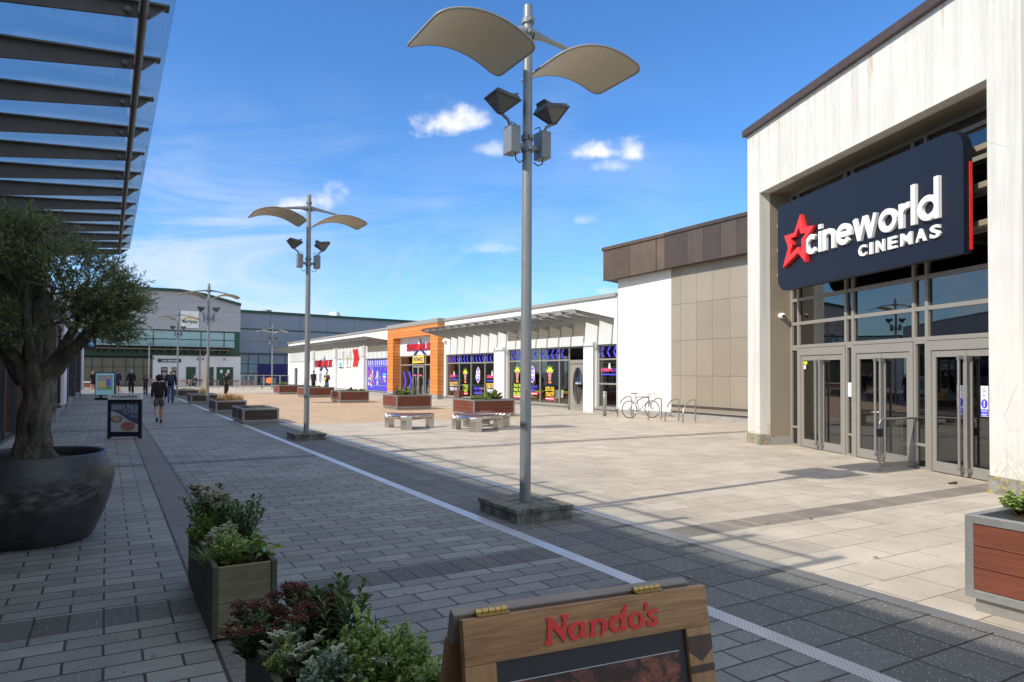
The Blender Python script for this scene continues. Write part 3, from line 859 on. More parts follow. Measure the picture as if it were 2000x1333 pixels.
# ---- stickers and lettering
def chev(mb, cx, cz, h, w, t, y, dirn=-1, dep=.003):
    """one angular arrow, pointing to -x for dirn -1"""
    a = dirn * w
    mb.prism([(cx - a * .5, cz + h / 2), (cx - a * .5 + t, cz + h / 2), (cx + a * .5 + t, cz), (cx + a * .5, cz)], y - dep, y)
    mb.prism([(cx + a * .5, cz), (cx + a * .5 + t, cz), (cx - a * .5 + t, cz - h / 2), (cx - a * .5, cz - h / 2)], y - dep, y)


def chev_row(root, u0, u1, z, y=.13, step=.42, h=.44):
    u = u0 + .14
    while u < u1 - .2: mb = MB(); chev(mb, u, z, h, .16, .12, y); mb.build('arrow_sticker', M['blue_decal'], root); u += step


for a, b in ((-.28, 1.36), (1.44, 2.96), (3.04, 4.71), (4.79, 6.2)): chev_row(wA, a, b, 2.52)
for a, b in ((7.57, 8.96), (9.04, 10.56), (10.64, 12.26), (12.34, 13.1)): chev_row(wB, a, b, 2.6)
chev_row(wC, 15.42, 16.66, 2.62)


def pins(mb, cx, z0, h, y):
    for dx, s in ((-.16, .8), (0, 1), (.16, .8)):
        x = cx + dx * h; k = h * s
        mb.prism([(x - .09 * k, z0), (x + .09 * k, z0), (x + .12 * k, z0 + .3 * k), (x + .045 * k, z0 + .62 * k), (x + .075 * k, z0 + .85 * k), (x, z0 + k), (x - .075 * k, z0 + .85 * k), (x - .045 * k, z0 + .62 * k), (x - .12 * k, z0 + .3 * k)], y - .004, y)


def bowl_logo(root, u0, u1, z, y, h, c1, c2, pin, under=True):
    """small bowling name sticker: words, pins above, a line below"""
    m1 = MB(); m1.text('SUPERBOWL', u0, u0 + (u1 - u0) * .76, z - h / 2, z + h / 2, y, bold=.03); m1.build('lettering', c1, root)
    m1 = MB(); m1.text('UK', u0 + (u1 - u0) * .8, u1, z - h / 2, z + h / 2, y, bold=.03); m1.build('lettering', c2, root)
    m1 = MB(); pins(m1, u0 + (u1 - u0) * .55, z + h * .2, h * 1.9, y - .004); m1.build('pin_emblem', pin, root)
    m1 = MB(); m1.lathe([(h * .42, 0), (h * .42, .004)], 20); e = m1.build('ball_emblem', M['red_decal'], root); e.location = (u0 + (u1 - u0) * .55, y - .009, z); e.rotation_euler = (math.pi / 2, 0, 0)
    if under: m1 = MB(); m1.box(u0 + .02, u1 - .02, y - .002, y, z - h * 1.5, z - h * 1.15); m1.build('underline', M['blue_decal'], root)


def words(root, lines, uc, ztop, w, h, gap, y, m, back=None, pad=.03):
    z = ztop
    for i, (txt, ww_) in enumerate(lines):
        if back:
            b = MB(); b.hexa([(uc - ww_ * w / 2 - pad, y, z - h - pad), (uc + ww_ * w / 2 + pad, y, z - h - pad * .4), (uc + ww_ * w / 2 + pad, y + .002, z - h - pad * .4), (uc - ww_ * w / 2 - pad, y + .002, z - h - pad),
                              (uc - ww_ * w / 2 - pad, y, z + pad * .6), (uc + ww_ * w / 2 + pad, y, z + pad), (uc + ww_ * w / 2 + pad, y + .002, z + pad), (uc - ww_ * w / 2 - pad, y + .002, z + pad * .6)])
            b.build('sticker', back, root)
        t_ = MB(); t_.text(txt, uc - ww_ * w / 2, uc + ww_ * w / 2, z - h, z, y - .004, bold=.035); t_.build('lettering', m, root)
        z -= h + gap


def pot_face(root, uc, z, s, y):
    """paper cup full of leaves: the golf sticker"""
    a = MB()
    for k in range(11):
        t_ = R(5 + 17 * k); c = Vector((uc, z)); d = Vector((math.cos(t_), math.sin(t_))); n_ = Vector((-d.y, d.x))
        Lf = .66 if k % 2 else .46; p0, p1, p2, p3 = c - n_ * .01 * s, c + d * .3 * s - n_ * .055 * s, c + d * Lf * s, c + d * .3 * s + n_ * .055 * s
        a.prism([tuple(p0), tuple(p1), tuple(p2), tuple(p3)], y - .002 - k * .0004, y - .0005 * k)
    a.build('leaf_emblem', M['lime_decal'], root)
    a = MB(); a.prism([(uc - .28 * s, z + .1 * s), (uc + .28 * s, z + .1 * s), (uc + .16 * s, z - .6 * s), (uc - .16 * s, z - .6 * s)], y - .009, y - .006); a.build('cup_emblem', M['flower_white'], root)
    a = MB(); a.text('CRAZY', uc - .24 * s, uc + .24 * s, z - .2 * s, z + .02 * s, y - .012, bold=.03); a.text('GOLF', uc - .17 * s, uc + .17 * s, z - .48 * s, z - .26 * s, y - .012, bold=.03); a.build('lettering', M['red_decal'], root)
    a = MB(); a.box(uc - .2 * s, uc + .2 * s, y - .003, y, z - .85 * s, z - .66 * s); a.build('tab_emblem', M['orange_decal'], root)


def shield(root, uc, z, s, y):
    def hexp(k): return [(uc, z + .62 * s * k), (uc + .3 * s * k, z + .33 * s * k), (uc + .3 * s * k, z - .33 * s * k), (uc, z - .62 * s * k), (uc - .3 * s * k, z - .33 * s * k), (uc - .3 * s * k, z + .33 * s * k)]
    for k, m, yy in ((1.0, M['pink_decal'], 0), (.95, M['white_decal'], .003), (.84, M['blue_decal'], .006)):
        a = MB(); a.prism(hexp(k), y - yy - .002, y - yy); a.build('shield_emblem', m, root)
    a = MB(); a.box(uc - .24 * s, uc + .24 * s, y - .011, y - .009, z + .02 * s, z + .3 * s); a.box(uc - .36 * s, uc + .29 * s, y - .011, y - .009, z - .26 * s, z + .0 * s); a.build('plate_emblem', M['white_decal'], root)
    a = MB(); a.text('Oche', uc - .2 * s, uc + .2 * s, z + .06 * s, z + .25 * s, y - .014, bold=.02); a.text('Darts', uc - .3 * s, uc + .25 * s, z - .22 * s, z - .04 * s, y - .014, bold=.02); a.build('lettering', M['blue_decal'], root)


YD = .128


def strip(root, uc, z, w):
    m1 = MB(); m1.box(uc - w / 2, uc + w / 2, YD - .003, YD, z - .07, z + .07); b_ = m1.build('red_strip', M['red_decal'], root)
    m1 = MB(); m1.box(uc - w * .42, uc + w * .42, YD - .007, YD - .004, z - .02, z + .02); m1.build('white_line', M['white_decal'], b_)


bowl_logo(wA, .0, 1.15, 1.47, YD, .16, M['pink_decal'], M['blue_decal'], M['white_decal'])
words(wA, [('LET THE GOOD', 1)], .56, 1.08, 1.1, .2, .1, YD - .002, M['navy_decal'], M['yellow_decal'])
words(wA, [('TIMES BOWL!', .95)], .56, .78, 1.1, .2, .1, YD - .002, M['white_decal'], M['navy_decal'])
pot_face(wA, 2.2, 1.6, .62, YD)
words(wA, [('LETS GO', 1), ('CRAZY', .95)], 2.2, .98, .66, .2, .06, YD, M['lime_decal'])
strip(wA, 2.2, .44, .66)
shield(wA, 3.87, 1.55, .8, YD)
words(wA, [('SERIOUSLY', 1), ('INTERACTIVE', .9)], 3.87, .86, 1.0, .17, .08, YD, M['blue_decal'])
bowl_logo(wA, 4.95, 6.1, 1.47, YD, .17, M['pink_decal'], M['blue_decal'], M['white_decal'])
words(wA, [('LET THE GOOD', 1)], 5.5, 1.08, 1.15, .2, .1, YD - .002, M['navy_decal'], M['yellow_decal'])
words(wA, [('TIMES BOWL!', .95)], 5.5, .78, 1.15, .2, .1, YD - .002, M['white_decal'], M['navy_decal'])
pot_face(wB, 8.35, 1.72, .62, YD)
words(wB, [('PLAY IS', .8), ('WHAT WE', .95), ('DO BEST!', 1)], 8.35, 1.12, .8, .17, .05, YD, M['lime_decal'])
strip(wB, 8.35, .46, .8)
shield(wB, 9.85, 1.62, .74, YD)
words(wB, [('INTERACTIVE', 1), ('DARTS', .55)], 9.85, 1.06, .95, .12, .06, YD, M['blue_decal'])
strip(wB, 9.85, .66, 1.0)
pot_face(wB, 11.45, 1.72, .62, YD)
words(wB, [('LETS GO', 1), ('CRAZY!!', .95)], 11.45, 1.03, .78, .2, .06, YD, M['yellow_decal'])
strip(wB, 11.45, .46, .8)
bowl_logo(wC, 15.5, 16.6, 1.85, YD, .15, M['pink_decal'], M['blue_decal'], M['white_decal'])
# entrance arrows
for cx, dn in ((-7.75, 1), (-6.75, 1), (-3.0, -1), (-2.05, -1)): mb = MB(); chev(mb, cx, 1.05, 1.35, .42, .28, .13, dn); mb.build('arrow_sticker', M['blue_decal'], we)
# blue wrap
mb = MB(); mb.box(wrap[0] + .05, wrap[1] - .05, .115, .125, wrap[2] + .05, wrap[3] - .05); wr = mb.build('window_wrap', M['blue_wrap'], ww)
u = wrap[0] + .2
while u < wrap[1] - .2: mb = MB(); chev(mb, u, 2.42, .42, .12, .13, .112, 1); mb.build('arrow_sticker', M['white_decal'], wr); u += .43
rnd = random.Random(3)
for k in range(26):
    uu = rnd.uniform(wrap[0] + .2, wrap[1] - .25); zz = rnd.uniform(.75, 2.0); mb = MB(); s_ = rnd.uniform(.05, .13)
    mb.prism([(uu + math.cos(a) * s_ * rnd.uniform(.6, 1.2), zz + math.sin(a) * s_ * rnd.uniform(.6, 1.3)) for a in [i * math.pi / 3 for i in range(6)]], .106, .11)
    mb.build('confetti', [M['pink_decal'], M['yellow_decal'], M['orange_decal'], M['cyan_decal'], M['lime_decal']][k % 5], wr)
rnd = random.Random(9); mb = MB()
for k in range(60):
    uu = -15.05 + rnd.gauss(0, .22); zz = 1.2 + rnd.gauss(0, .3); s_ = rnd.uniform(.05, .12); mb.cur = rnd.randrange(5)
    mb.prism([(uu + math.cos(a) * s_, zz + math.sin(a) * s_ * 1.3) for a in [i * math.pi / 3 for i in range(6)]], .100 - k * .0001, .108 - k * .0001)
mb.build('collage', [M['pink_decal'], M['white_decal'], M['orange_decal'], M['cyan_decal'], M['navy_decal']], wr)
shield(wr, -13.5, 1.4, .78, .112)
for z_ in (.9, .78, .68): mb = MB(); mb.box(-13.72, -13.28, .106, .112, z_, z_ + (.09 if z_ == .78 else .035)); mb.build('caption_bar', M['white_decal'], wr)
for z_, m_ in ((1.4, 'cyan_decal'), (1.26, 'white_decal'), (1.08, 'flower_white')): mb = MB(); mb.box(-12.25, -11.6, .106, .112, z_, z_ + (.2 if z_ == 1.4 else .1)); mb.build('caption_bar', M[m_], wr)
pot_face(wr, -10.35, 1.5, .8, .112)
bowl_logo(wr, -15.45, -14.7, 1.93, .112, .1, M['red_decal'], M['white_decal'], M['white_decal'], False)


def bowl_sign(label, u0, u1, z0, z1, y, dep):
    t = thing('shop_sign', label, 'sign', BF.o, BF.rz, 'bowling name signs'); h = z1 - z0; w = u1 - u0
    for col, off, nm in ((M['navy_decal'], .0, 'backing'), (M['red_letter'], dep * .5, 'lettering')):
        mb = MB(); gz = .04 if nm == 'backing' else 0
        mb.text('SUPERBOWL.UK', u0 - gz, u1 + gz, z0 + h * .26 - gz, z0 + h * .66 + gz, y - off, depth=dep, bold=.05 if nm == 'backing' else .0); mb.build(nm, col, t)
    c = u0 + w * .53
    mb = MB(); pins(mb, c, z0 + h * .42, h * .58, y - dep * 1.6); mb.cur = 1; pins(mb, c + h * .09, z0 + h * .40, h * .58, y - dep * 1.3)
    for dx in (-1, 1): mb.prism([(c + dx * .03 * w, z0 + h * .3), (c + dx * .1 * w, z0 + h * .3), (c + dx * .26 * w, z0), (c + dx * .16 * w, z0)], y - dep, y)
    mb.build('pin_emblem', [M['white_letter'], M['navy_decal']], t)
    mb = MB(); mb.prism([(c + math.cos(a) * w * .052, z0 + h * .45 + math.sin(a) * h * .2) for a in [i * math.pi / 10 for i in range(20)]], y - dep * 2.2, y - dep * 1.7); mb.build('ball_emblem', M['red_letter'], t)
    return t


a, _ = BF.P(617, 700); b, _ = BF.P(650, 700)
bowl_sign('red and navy bowling sign with pins, on the long white wall', a, b, 1.75, 3.3, -.03, .05)
bowl_sign('red and navy bowling sign with pins, above the orange framed entrance', -7.05, -2.7, 2.9, 4.02, .085, .05)
t = thing('entrance_sign', 'yellow ENTRANCE banner above the glass doors', 'sign', BF.o, BF.rz)
mb = MB(); mb.hexa([(-6.02, .05, 2.3), (-3.95, .05, 2.34), (-3.95, .08, 2.34), (-6.02, .08, 2.3), (-5.95, .05, 2.78), (-4.02, .05, 2.84), (-4.02, .08, 2.84), (-5.95, .08, 2.78)]); mb.build('board', M['yellow_decal'], t)
mb = MB(); mb.text('ENTRANCE', -5.8, -4.15, 2.42, 2.72, .045, bold=.03); mb.build('lettering', M['navy_decal'], t)
# white poster panels and red arrows on the wall
for (x0, y0, x1, y1), lab, leafy in (((662.6, 688, 672, 717.6), 'white wall panel with a small blue grey emblem, left of the pair', 0), ((676, 687, 686, 717.5), 'white wall panel with a leafy cup emblem, beside the red arrows', 1)):
    a, z1 = BF.P(x0, y0); b, z0 = BF.P(x1, y1)
    t = thing('wall_panel', lab, 'sign', BF.o, BF.rz, 'white panels on the bowling wall')
    mb = MB(); mb.box(a, b, -.1, -.02, z0, z1); mb.build('board', M['white_panel'], t)
    c = (a + b) / 2
    if leafy: pot_face(t, c, z1 - .75, .8, -.104)
    else:
        mb = MB(); mb.prism([(a + .3, z1 - 1.3), (b - .3, z1 - 1.3), (b - .38, z1 - 1.0), (a + .38, z1 - 1.0)], -.105, -.102); mb.build('emblem', M['cyan_decal'], t)
        mb = MB(); mb.box(a + .15, b - .15, -.105, -.102, z1 - 1.45, z1 - 1.36); mb.build('underline', M['navy_decal'], t)
    mb = MB(); mb.box(a + .45, b - .45, -.105, -.102, z0 + .62, z0 + .7); mb.build('caption_bar', M['red_decal'], t)
a, z1 = BF.P(690.5, 683); b, z0 = BF.P(702, 716.5)
t = thing('arrow_sign', 'pair of big red arrow signs pointing right on the white wall', 'sign', BF.o, BF.rz)
w_ = b - a
for dx in (0, w_ * .42):
    mb = MB(); zc = (z0 + z1) / 2; hh = (z1 - z0) / 2; tt = w_ * .3
    mb.prism([(a + dx, zc + hh), (a + dx + tt, zc + hh), (a + dx + tt + w_ * .28, zc), (a + dx + w_ * .28, zc)], -.1, -.02)
    mb.prism([(a + dx + w_ * .28, zc), (a + dx + tt + w_ * .28, zc), (a + dx + tt, zc - hh), (a + dx, zc - hh)], -.1, -.02)
    mb.build('arrow', M['red_letter'], t)
mb = MB(); mb.ball((-.3, -.12, 3.65), .13, 12, 8); mb.box(-.36, -.24, -.08, 0, 3.6, 3.75)
tag(mb.build('alarm_dome', M['white_panel'], None, BF.o, BF.rz), 'white alarm dome under the canopy beside the orange frame', 'alarm')
# inside: picnic tables and chairs
tb0 = None
for i, (u, y_) in enumerate(((4.3, 1.6), (1.9, 1.9), (8.4, 1.5), (10.0, 2.0), (5.9, 2.6))):
    lab = ['orange and lime picnic table behind the third window pane', 'orange and lime picnic table behind the second window pane', 'orange picnic table just right of the white pillar, behind glass', 'orange picnic table beside the white chairs behind glass', 'orange picnic table furthest inside beside the white pillar'][i]
    if tb0 is None:
        t = tb0 = thing('picnic_table', lab, 'table', (0, 0, 0), BF.rz, 'picnic tables inside the bowling alley')
        mb = MB(); mb.box(-.7, .7, -.32, .32, .72, .76); mb.build('tabletop', M['lime_decal'], t)
        for s_ in (-1, 1):
            mb = MB(); mb.box(-.7, .7, s_ * .55 - .12, s_ * .55 + .12, .42, .45); mb.build('bench_seat', M['lime_decal'], t)
            mb = MB(); mb.box(s_ * .5 - .04, s_ * .5 + .04, -.62, .62, .34, .41); mb.box(s_ * .5 - .035, s_ * .5 + .035, -.25, -.18, .04, .72); mb.box(s_ * .5 - .035, s_ * .5 + .035, .18, .25, .04, .72); mb.box(s_ * .5 - .035, s_ * .5 + .035, -.6, -.53, .04, .34); mb.box(s_ * .5 - .035, s_ * .5 + .035, .53, .6, .04, .34); mb.build('leg_frame', M['orange_decal'], t)
        mb = MB(); mb.box(-.7, .7, -.33, -.3, .64, .72); mb.build('apron', M['orange_decal'], t)
    else:
        t = copy_tree(tb0); t['label'] = lab
    t.location = BF.o + BF.X * u + BF.Y * y_
ch0 = None
for i, (u, y_) in enumerate(((10.9, 1.0), (12.0, 1.2), (13.7, 1.1))):
    lab = ['white shell chair behind the glass left of the crazy golf sticker', 'white shell chair behind the crazy golf sticker', 'white shell chair seen through the oval door pane'][i]
    if ch0 is None:
        t = ch0 = thing('shell_chair', lab, 'chair', (0, 0, 0), BF.rz + .6, 'white chairs inside the bowling alley')
        mb = MB(); mb.lathe([(.02, .43), (.2, .43), (.23, .46)], 16); mb.build('seat', M['white_letter'], t)
        mb = MB()
        for k in range(8):
            a0 = R(200 + k * 17); a1 = R(217 + k * 17)
            mb.add([(math.cos(a0) * .22, -math.sin(a0) * .22, .45), (math.cos(a1) * .22, -math.sin(a1) * .22, .45), (math.cos(a1) * .25, -math.sin(a1) * .27, .86), (math.cos(a0) * .25, -math.sin(a0) * .27, .86)], [(0, 1, 2, 3)], True)
        mb.build('backrest', M['white_letter'], t)
        for sx in (-1, 1):
            for sy in (-1, 1): mb = MB(); mb.tube([(sx * .1, sy * .1, .43), (sx * .22, sy * .22, .04)], .012, 6); mb.build('leg', M['steel'], t)
    else: t = copy_tree(ch0); t['label'] = lab
    t.location = BF.o + BF.X * u + BF.Y * y_


# ================================================================== link building with bronze fascia
P0, P1, P2 = G(1207, 804), G(1311, 814.5), G(1462, 827.5)
P0 = S(18.42, 23.2); P3 = P2 + (P2 - P1).normalized() * 6
LK = thing('link_building', 'curved white and tan panelled building with a dark bronze roof band', 'building', P0, 0)


def seg_local(a, b):
    d = (b - a); f = Fr(a, d); return f, d.length


def lkbox(mb, f, u0, u1, y0, y1, z0, z1):
    """box in a segment frame, moved into the building's own axes"""
    c = []
    for z in (z0, z1):
        for (u, y) in ((u0, y0), (u1, y0), (u1, y1), (u0, y1)):
            q = f.o + f.X * u + f.Y * y - Vector((P0.x, P0.y, 0)); c.append((q.x, q.y, z - (.24 * max(0, 1 - u / L1) if f is f1 and z > 5 else 0)))
    mb.hexa(c)


f1, L1 = seg_local(P0, P1); f2, L2 = seg_local(P1, P3)
mb = MB(); lkbox(mb, f1, 0, L1, 0, .3, .2, 5.9); lkbox(mb, f1, 0, .3, .3, 8, .2, 5.9); mb.build('wall', M['white_clean'], LK)
mb = MB(); lkbox(mb, f1, 0, L1 - .01, -.02, .28, 0, .2); lkbox(mb, f2, 0, L2, .0, .3, 0, .22); mb.build('plinth', M['plinth'], LK)
us2 = [0] + [f2.u(x, 700) for x in (1329, 1360, 1391, 1426, 1461)]
us2 += [us2[-1] + 1.05 * k for k in range(1, 6)]; us2 = [u for u in us2 if u < L2]
zs2 = [.25, 1.62, 2.98, 4.4, 5.9]; rnd = random.Random(5)
mb = MB(); lkbox(mb, f2, 0, L2, .06, .3, .22, 5.9); mb.build('backing_wall', M['frame_dark'], LK)
for i in range(len(us2) - 1):
    for j in range(4):
        mb = MB(); lkbox(mb, f2, us2[i] + .005, us2[i + 1] - .005, .0, .055, zs2[j] + .005, zs2[j + 1] - .005); mb.build('panel', M['tanp%d' % rnd.randrange(3)], LK)
mb = MB(); lkbox(mb, f2, .02, L2, -.1, -.002, .25, .3); lkbox(mb, f2, .02, L2, -.14, -.002, .5, .52)
mb.build('base_rail', M['frame'], LK)
OV = .42
fz0, fz1 = 5.82, 7.08
# fascia following the bend
def fascia(f, a, b, seams, e0=0, e1=0, ms=('bronze', 'bronze2')):
    s_ = [a] + [x for x in seams if a < x < b] + [b]
    for i in range(len(s_) - 1):
        mb = MB(); lkbox(mb, f, s_[i] + .006, s_[i + 1] - .006, -OV, -OV + .06, fz0, fz1); mb.build('fascia_panel', M[ms[i % 2]], LK)
FL = f1.u(1178, 520, -OV)
fascia(f1, FL, L1 + .02, [f1.u(1230, 500, -OV), f1.u(1281, 500, -OV), f1.u(1282, 500, -OV)])
fascia(f2, .03, L2, [f2.u(x, 480, -OV) for x in (1342, 1374, 1407, 1439)] + [6 + k for k in range(6)])
mb = MB(); lkbox(mb, f1, FL + .02, L1, -OV + .07, 6, fz0 + .02, fz1 - .01); lkbox(mb, f2, 0, L2, -OV + .07, 6, fz0 + .021, fz1 - .012); mb.build('fascia_core', M['coping_brown'], LK)
mb = MB(); lkbox(mb, f1, FL - .05, L1, -OV - .05, 6.1, fz1, fz1 + .13); lkbox(mb, f2, 0, L2, -OV - .05, 6.1, fz1 + .002, fz1 + .128); mb.build('roof', M['bronze'], LK)
mb = MB(); lkbox(mb, f1, 1.9, L1, -.1, -.06, fz1 + .22, fz1 + .25); lkbox(mb, f2, 0, 2.5, -.1, -.06, fz1 + .22, fz1 + .25)
for u in (1.9, 3.0): lkbox(mb, f1, u, u + .05, -.1, -.06, fz1 + .12, fz1 + .22)
for u in (.3, 1.4, 2.45): lkbox(mb, f2, u, u + .05, -.1, -.06, fz1 + .12, fz1 + .22)
mb.build('roof_rail', M['steel_matt'], LK)


# ================================================================== cinema portal
q0, q1 = G(1461, 865), G(1933, 963)
CF = Fr(q0, q1 - q0)
CB = fthing('cinema_building', 'tall weathered white cinema portal with glass doors and brown roof edge', 'building', CF)
GD = .8; XR = 7.95; OPL, OPR = .6, 7.36; OZ = 6.12; TZ = 7.7
mb = MB(); wall_holes(mb, 0, XR, .26, TZ, 0, .27, [(OPL, OPR, -1, OZ)]); mb.build('wall', M['white_render'], CB)
for a, b in ((-.02, OPL + .02), (OPR - .02, XR + .02)): mb = MB(); mb.box(a, b, -.02, .29, 0, .26); mb.build('plinth', M['lichen'], CB)
mb = MB(); mb.box(XR - .27, XR, .27, 9, 0, TZ); mb.box(0, .27, .27, 9, 0, TZ); mb.box(.27, XR - .27, 8.7, 9, 0, TZ); mb.build('side_wall', M['white_render'], CB)
mb = MB(); mb.box(-.1, XR + .1, -.1, 9.1, TZ, TZ + .16); mb.build('roof', M['coping_brown'], CB)
mb = MB(); mb.box(.27, XR - .27, .27, GD, OZ, OZ + .1); mb.build('soffit', M['tanp0'], CB)
mb = MB(); mb.box(.27, OPL, .272, GD + .1, .02, OZ - .002); mb.cur = 1; mb.box(.27, OPL + .03, .28, GD + .1, 0, .2); mb.build('reveal_panel', [M['tanp0'], M['plinth']], CB)
mb = MB(); mb.box(OPR, XR - .27, .272, GD + .1, .02, OZ - .002); mb.build('reveal_panel', M['tanp0'], CB)
mb = MB(); mb.box(.28, XR - .28, GD + .1, 6, .0, .03); mb.build('floor', M['int_floor'], CB)
mb = MB(); mb.box(.28, XR - .28, 5.5, 5.6, .03, OZ); mb.box(.28, XR - .28, GD + .2, 5.5, 3.4, 3.5); mb.build('inner_wall', M['dark_int'], CB)
# glazing
gl = (OPL, OPR); mulls = [.94, 2.77, 3.01, 4.80, 5.13, 6.95]; trs = [2.34, 2.93, 3.5, 4.1, 4.7, 5.3, 5.85]
gw = window(CB, OPL, OPR, 2.34, OZ, GD, mulls, trs[1:], .075, .1, M['frame'], M['darkglass'])
for a, b in ((OPL, .94), (2.77, 3.01), (4.80, 5.13), (6.95, OPR)):
    window(CB, a + .0, b + .0, 0, 2.34, GD + .002, (), (.45,), .05, .095, M['frame'], M['darkglass'])
for a, b, open_ in ((.98, 2.73, 0), (3.05, 4.76, 0), (5.17, 6.91, 0)):
    mb = MB(); fw = .07
    mb.box(a - .03, a + fw, GD - .01, GD + .1, 0, 2.34 - .01); mb.box(b - fw, b + .03, GD - .01, GD + .1, 0, 2.33); mb.box(a + fw, b - fw, GD - .01, GD + .1, 2.16, 2.33)
    fr_ = mb.build('door_frame', M['frame'], CB)
    mid = (a + b) / 2
    for x0, x1 in ((a + fw + .005, mid - .004), (mid + .004, b - fw - .005)):
        mb = MB(); s_ = .085
        mb.box(x0, x0 + s_, GD + .01, GD + .06, .02, 2.15); mb.box(x1 - s_, x1, GD + .01, GD + .06, .02, 2.15)
        mb.box(x0 + s_, x1 - s_, GD + .01, GD + .06, 2.04, 2.15); mb.box(x0 + s_, x1 - s_, GD + .01, GD + .06, .02, .2)
        d_ = mb.build('door', M['frame'], CB)
        mb = MB(); mb.box(x0 + s_ * .8, x1 - s_ * .8, GD + .03, GD + .038, .15, 2.08); mb.build('pane', M['darkglass'], d_)
        hx = x1 - .075 if x0 < mid - .2 else x0 + .075
        mb = MB(); mb.tube([(hx, GD - .08, .12), (hx, GD - .08, 2.05)], .024, 12)
        for z in (.14, 2.02): mb.box(hx - .03, hx + .03, GD - .1, GD + .01, z - .03, z + .03)
        mb.build('handle', M['steel_matt'], d_)
# keep clear notices on the right pair, papers on others
for xc in (5.88, 6.38):
    mb = MB(); mb.box(xc - .075, xc + .075, GD + .022, GD + .025, 1.05, 1.55); nt = mb.build('notice', M['white_decal'], CB); nt['label'] = 'blue and white keep clear notice'
    mb = MB(); mb.box(xc - .072, xc + .072, GD + .018, GD + .021, 1.06, 1.17); mb.prism([(xc + math.cos(k * .314) * .065, 1.26 + math.sin(k * .314) * .075) for k in range(20)], GD + .018, GD + .021); mb.build('mark', M['blue_decal'], nt)
    mb = MB(); mb.text('Keep', xc - .055, xc + .055, 1.12, 1.16, GD + .016, bold=.02); mb.text('clear', xc - .055, xc + .055, 1.07, 1.11, GD + .016, bold=.02); mb.text('!', xc - .012, xc + .012, 1.21, 1.31, GD + .015, bold=.05); mb.build('lettering', M['white_decal'], nt)
    mb = MB(); mb.text('Push\nbutton\nto\nopen', xc - .04, xc + .04, 1.38, 1.52, GD + .018); mb.build('lettering', M['black'], nt)
mb = MB(); mb.box(1.12, 1.28, GD + .022, GD + .026, 1.95, 2.02); mb.build('notice', M['lime_decal'], CB)
mb = MB(); mb.box(2.82, 2.97, GD + .02, GD + .026, 1.25, 1.55); mb.build('notice', M['white_panel'], CB)
mb = MB(); mb.box(1.14, 1.22, GD + .022, GD + .026, 1.84, 1.93); mb.build('notice', M['white_decal'], CB)
for z in (4.08, 4.68, 5.28): mb = MB(); mb.box(OPL + .01, OPR - .01, .45, .62, z, z + .09); mb.build('cross_bar', M['tanp1'], CB)
# camera dome
cx_, cz_ = CF.P(1523, 617, .5)
cc_ = thing('security_camera', 'white dome security camera on the tan reveal left of the doors', 'camera', CF.o, CF.rz)
mb = MB(); mb.tube([(OPL, .55, cz_), (OPL + .07, .55, cz_)], .07, 16); mb.ball((OPL + .1, .55, cz_), .065, 14, 8); mb.build('housing', M['white_letter'], cc_)
mb = MB(); mb.ball((OPL + .14, .54, cz_ - .015), .04, 12, 8); mb.build('dome', M['black'], cc_)

# the cinema sign
SD = .12
sg = fthing('cinema_sign', 'large navy cinema sign board with white raised lettering and a red star', 'sign', CF)
su0, sz1 = CF.P(1519, 405, SD); su1, _ = CF.P(1882, 400, SD); _, sz0 = CF.P(1700, 535, SD); _, sz0a = CF.P(1522, 565, SD); _, szt = CF.P(1870, 252, SD)
sz0 = (sz0 + sz0a * 0 + CF.P(1884, 498, SD)[1] + sz0a) / 3; sz1 = (sz1 + szt) / 2; rr = .33
def arc(cx, cz, r, a0, a1, n=8): return [(cx + r * math.cos(R(a0 + (a1 - a0) * i / n)), cz + r * math.sin(R(a0 + (a1 - a0) * i / n))) for i in range(n + 1)]
out = arc(su0 + rr, sz0 + rr, rr, 180, 270) + arc(su1 - .02, sz0 + .02, .02, 270, 360, 2) + arc(su1 - rr, sz1 - rr, rr, 0, 90) + arc(su0 + .02, sz1 - .02, .02, 90, 180, 2)
mb = MB(); mb.prism(out, SD, SD + .16); bd = mb.build('board', M['navy_sign'], sg)
mb = MB(); mb.box(su1 + .001, su1 + .012, SD + .10, SD + .15, sz0 + .05, sz1 - .55); mb.build('light_strip', M['red_letter'], sg)
mb = MB()
for u in (2.0, 4.0, 6.0): mb.box(u - .04, u + .04, SD + .16, GD, 3.95, 4.05); mb.box(u - .04, u + .04, SD + .16, GD, 5.1, 5.2)
mb.build('bracket', M['frame'], sg)
# word: stroke letters
wu0, _ = CF.P(1577, 470, SD); wu1, _ = CF.P(1841, 400, SD)
zb = (CF.P(1588, 500, SD)[1] + CF.P(1820, 428, SD)[1]) / 2
zt = CF.P(1834, 345, SD)[1]; asc = zt - zb
xh = asc * .62; w = asc * .155; r = xh / 2 - w / 2
LD = .062
def ring(cx, cz, rx, rz, a0, a1, n=22): return [(cx + rx * math.cos(R(a0 + (a1 - a0) * i / n)), cz + rz * math.sin(R(a0 + (a1 - a0) * i / n))) for i in range(n + 1)]
adv = {'c': 2 * r + w * .75, 'i': w, 'n': 2 * r * .8 + w, 'e': 2 * r + w, 'w': xh * 1.45, 'o': 2 * r + w, 'r': xh * .55, 'l': w, 'd': 2 * r + w}
gap = asc * .035
tot = sum(adv[c] for c in 'cineworld') + gap * 8
kx = (wu1 - wu0) / tot
mb = MB(); x = 0; jj = 0
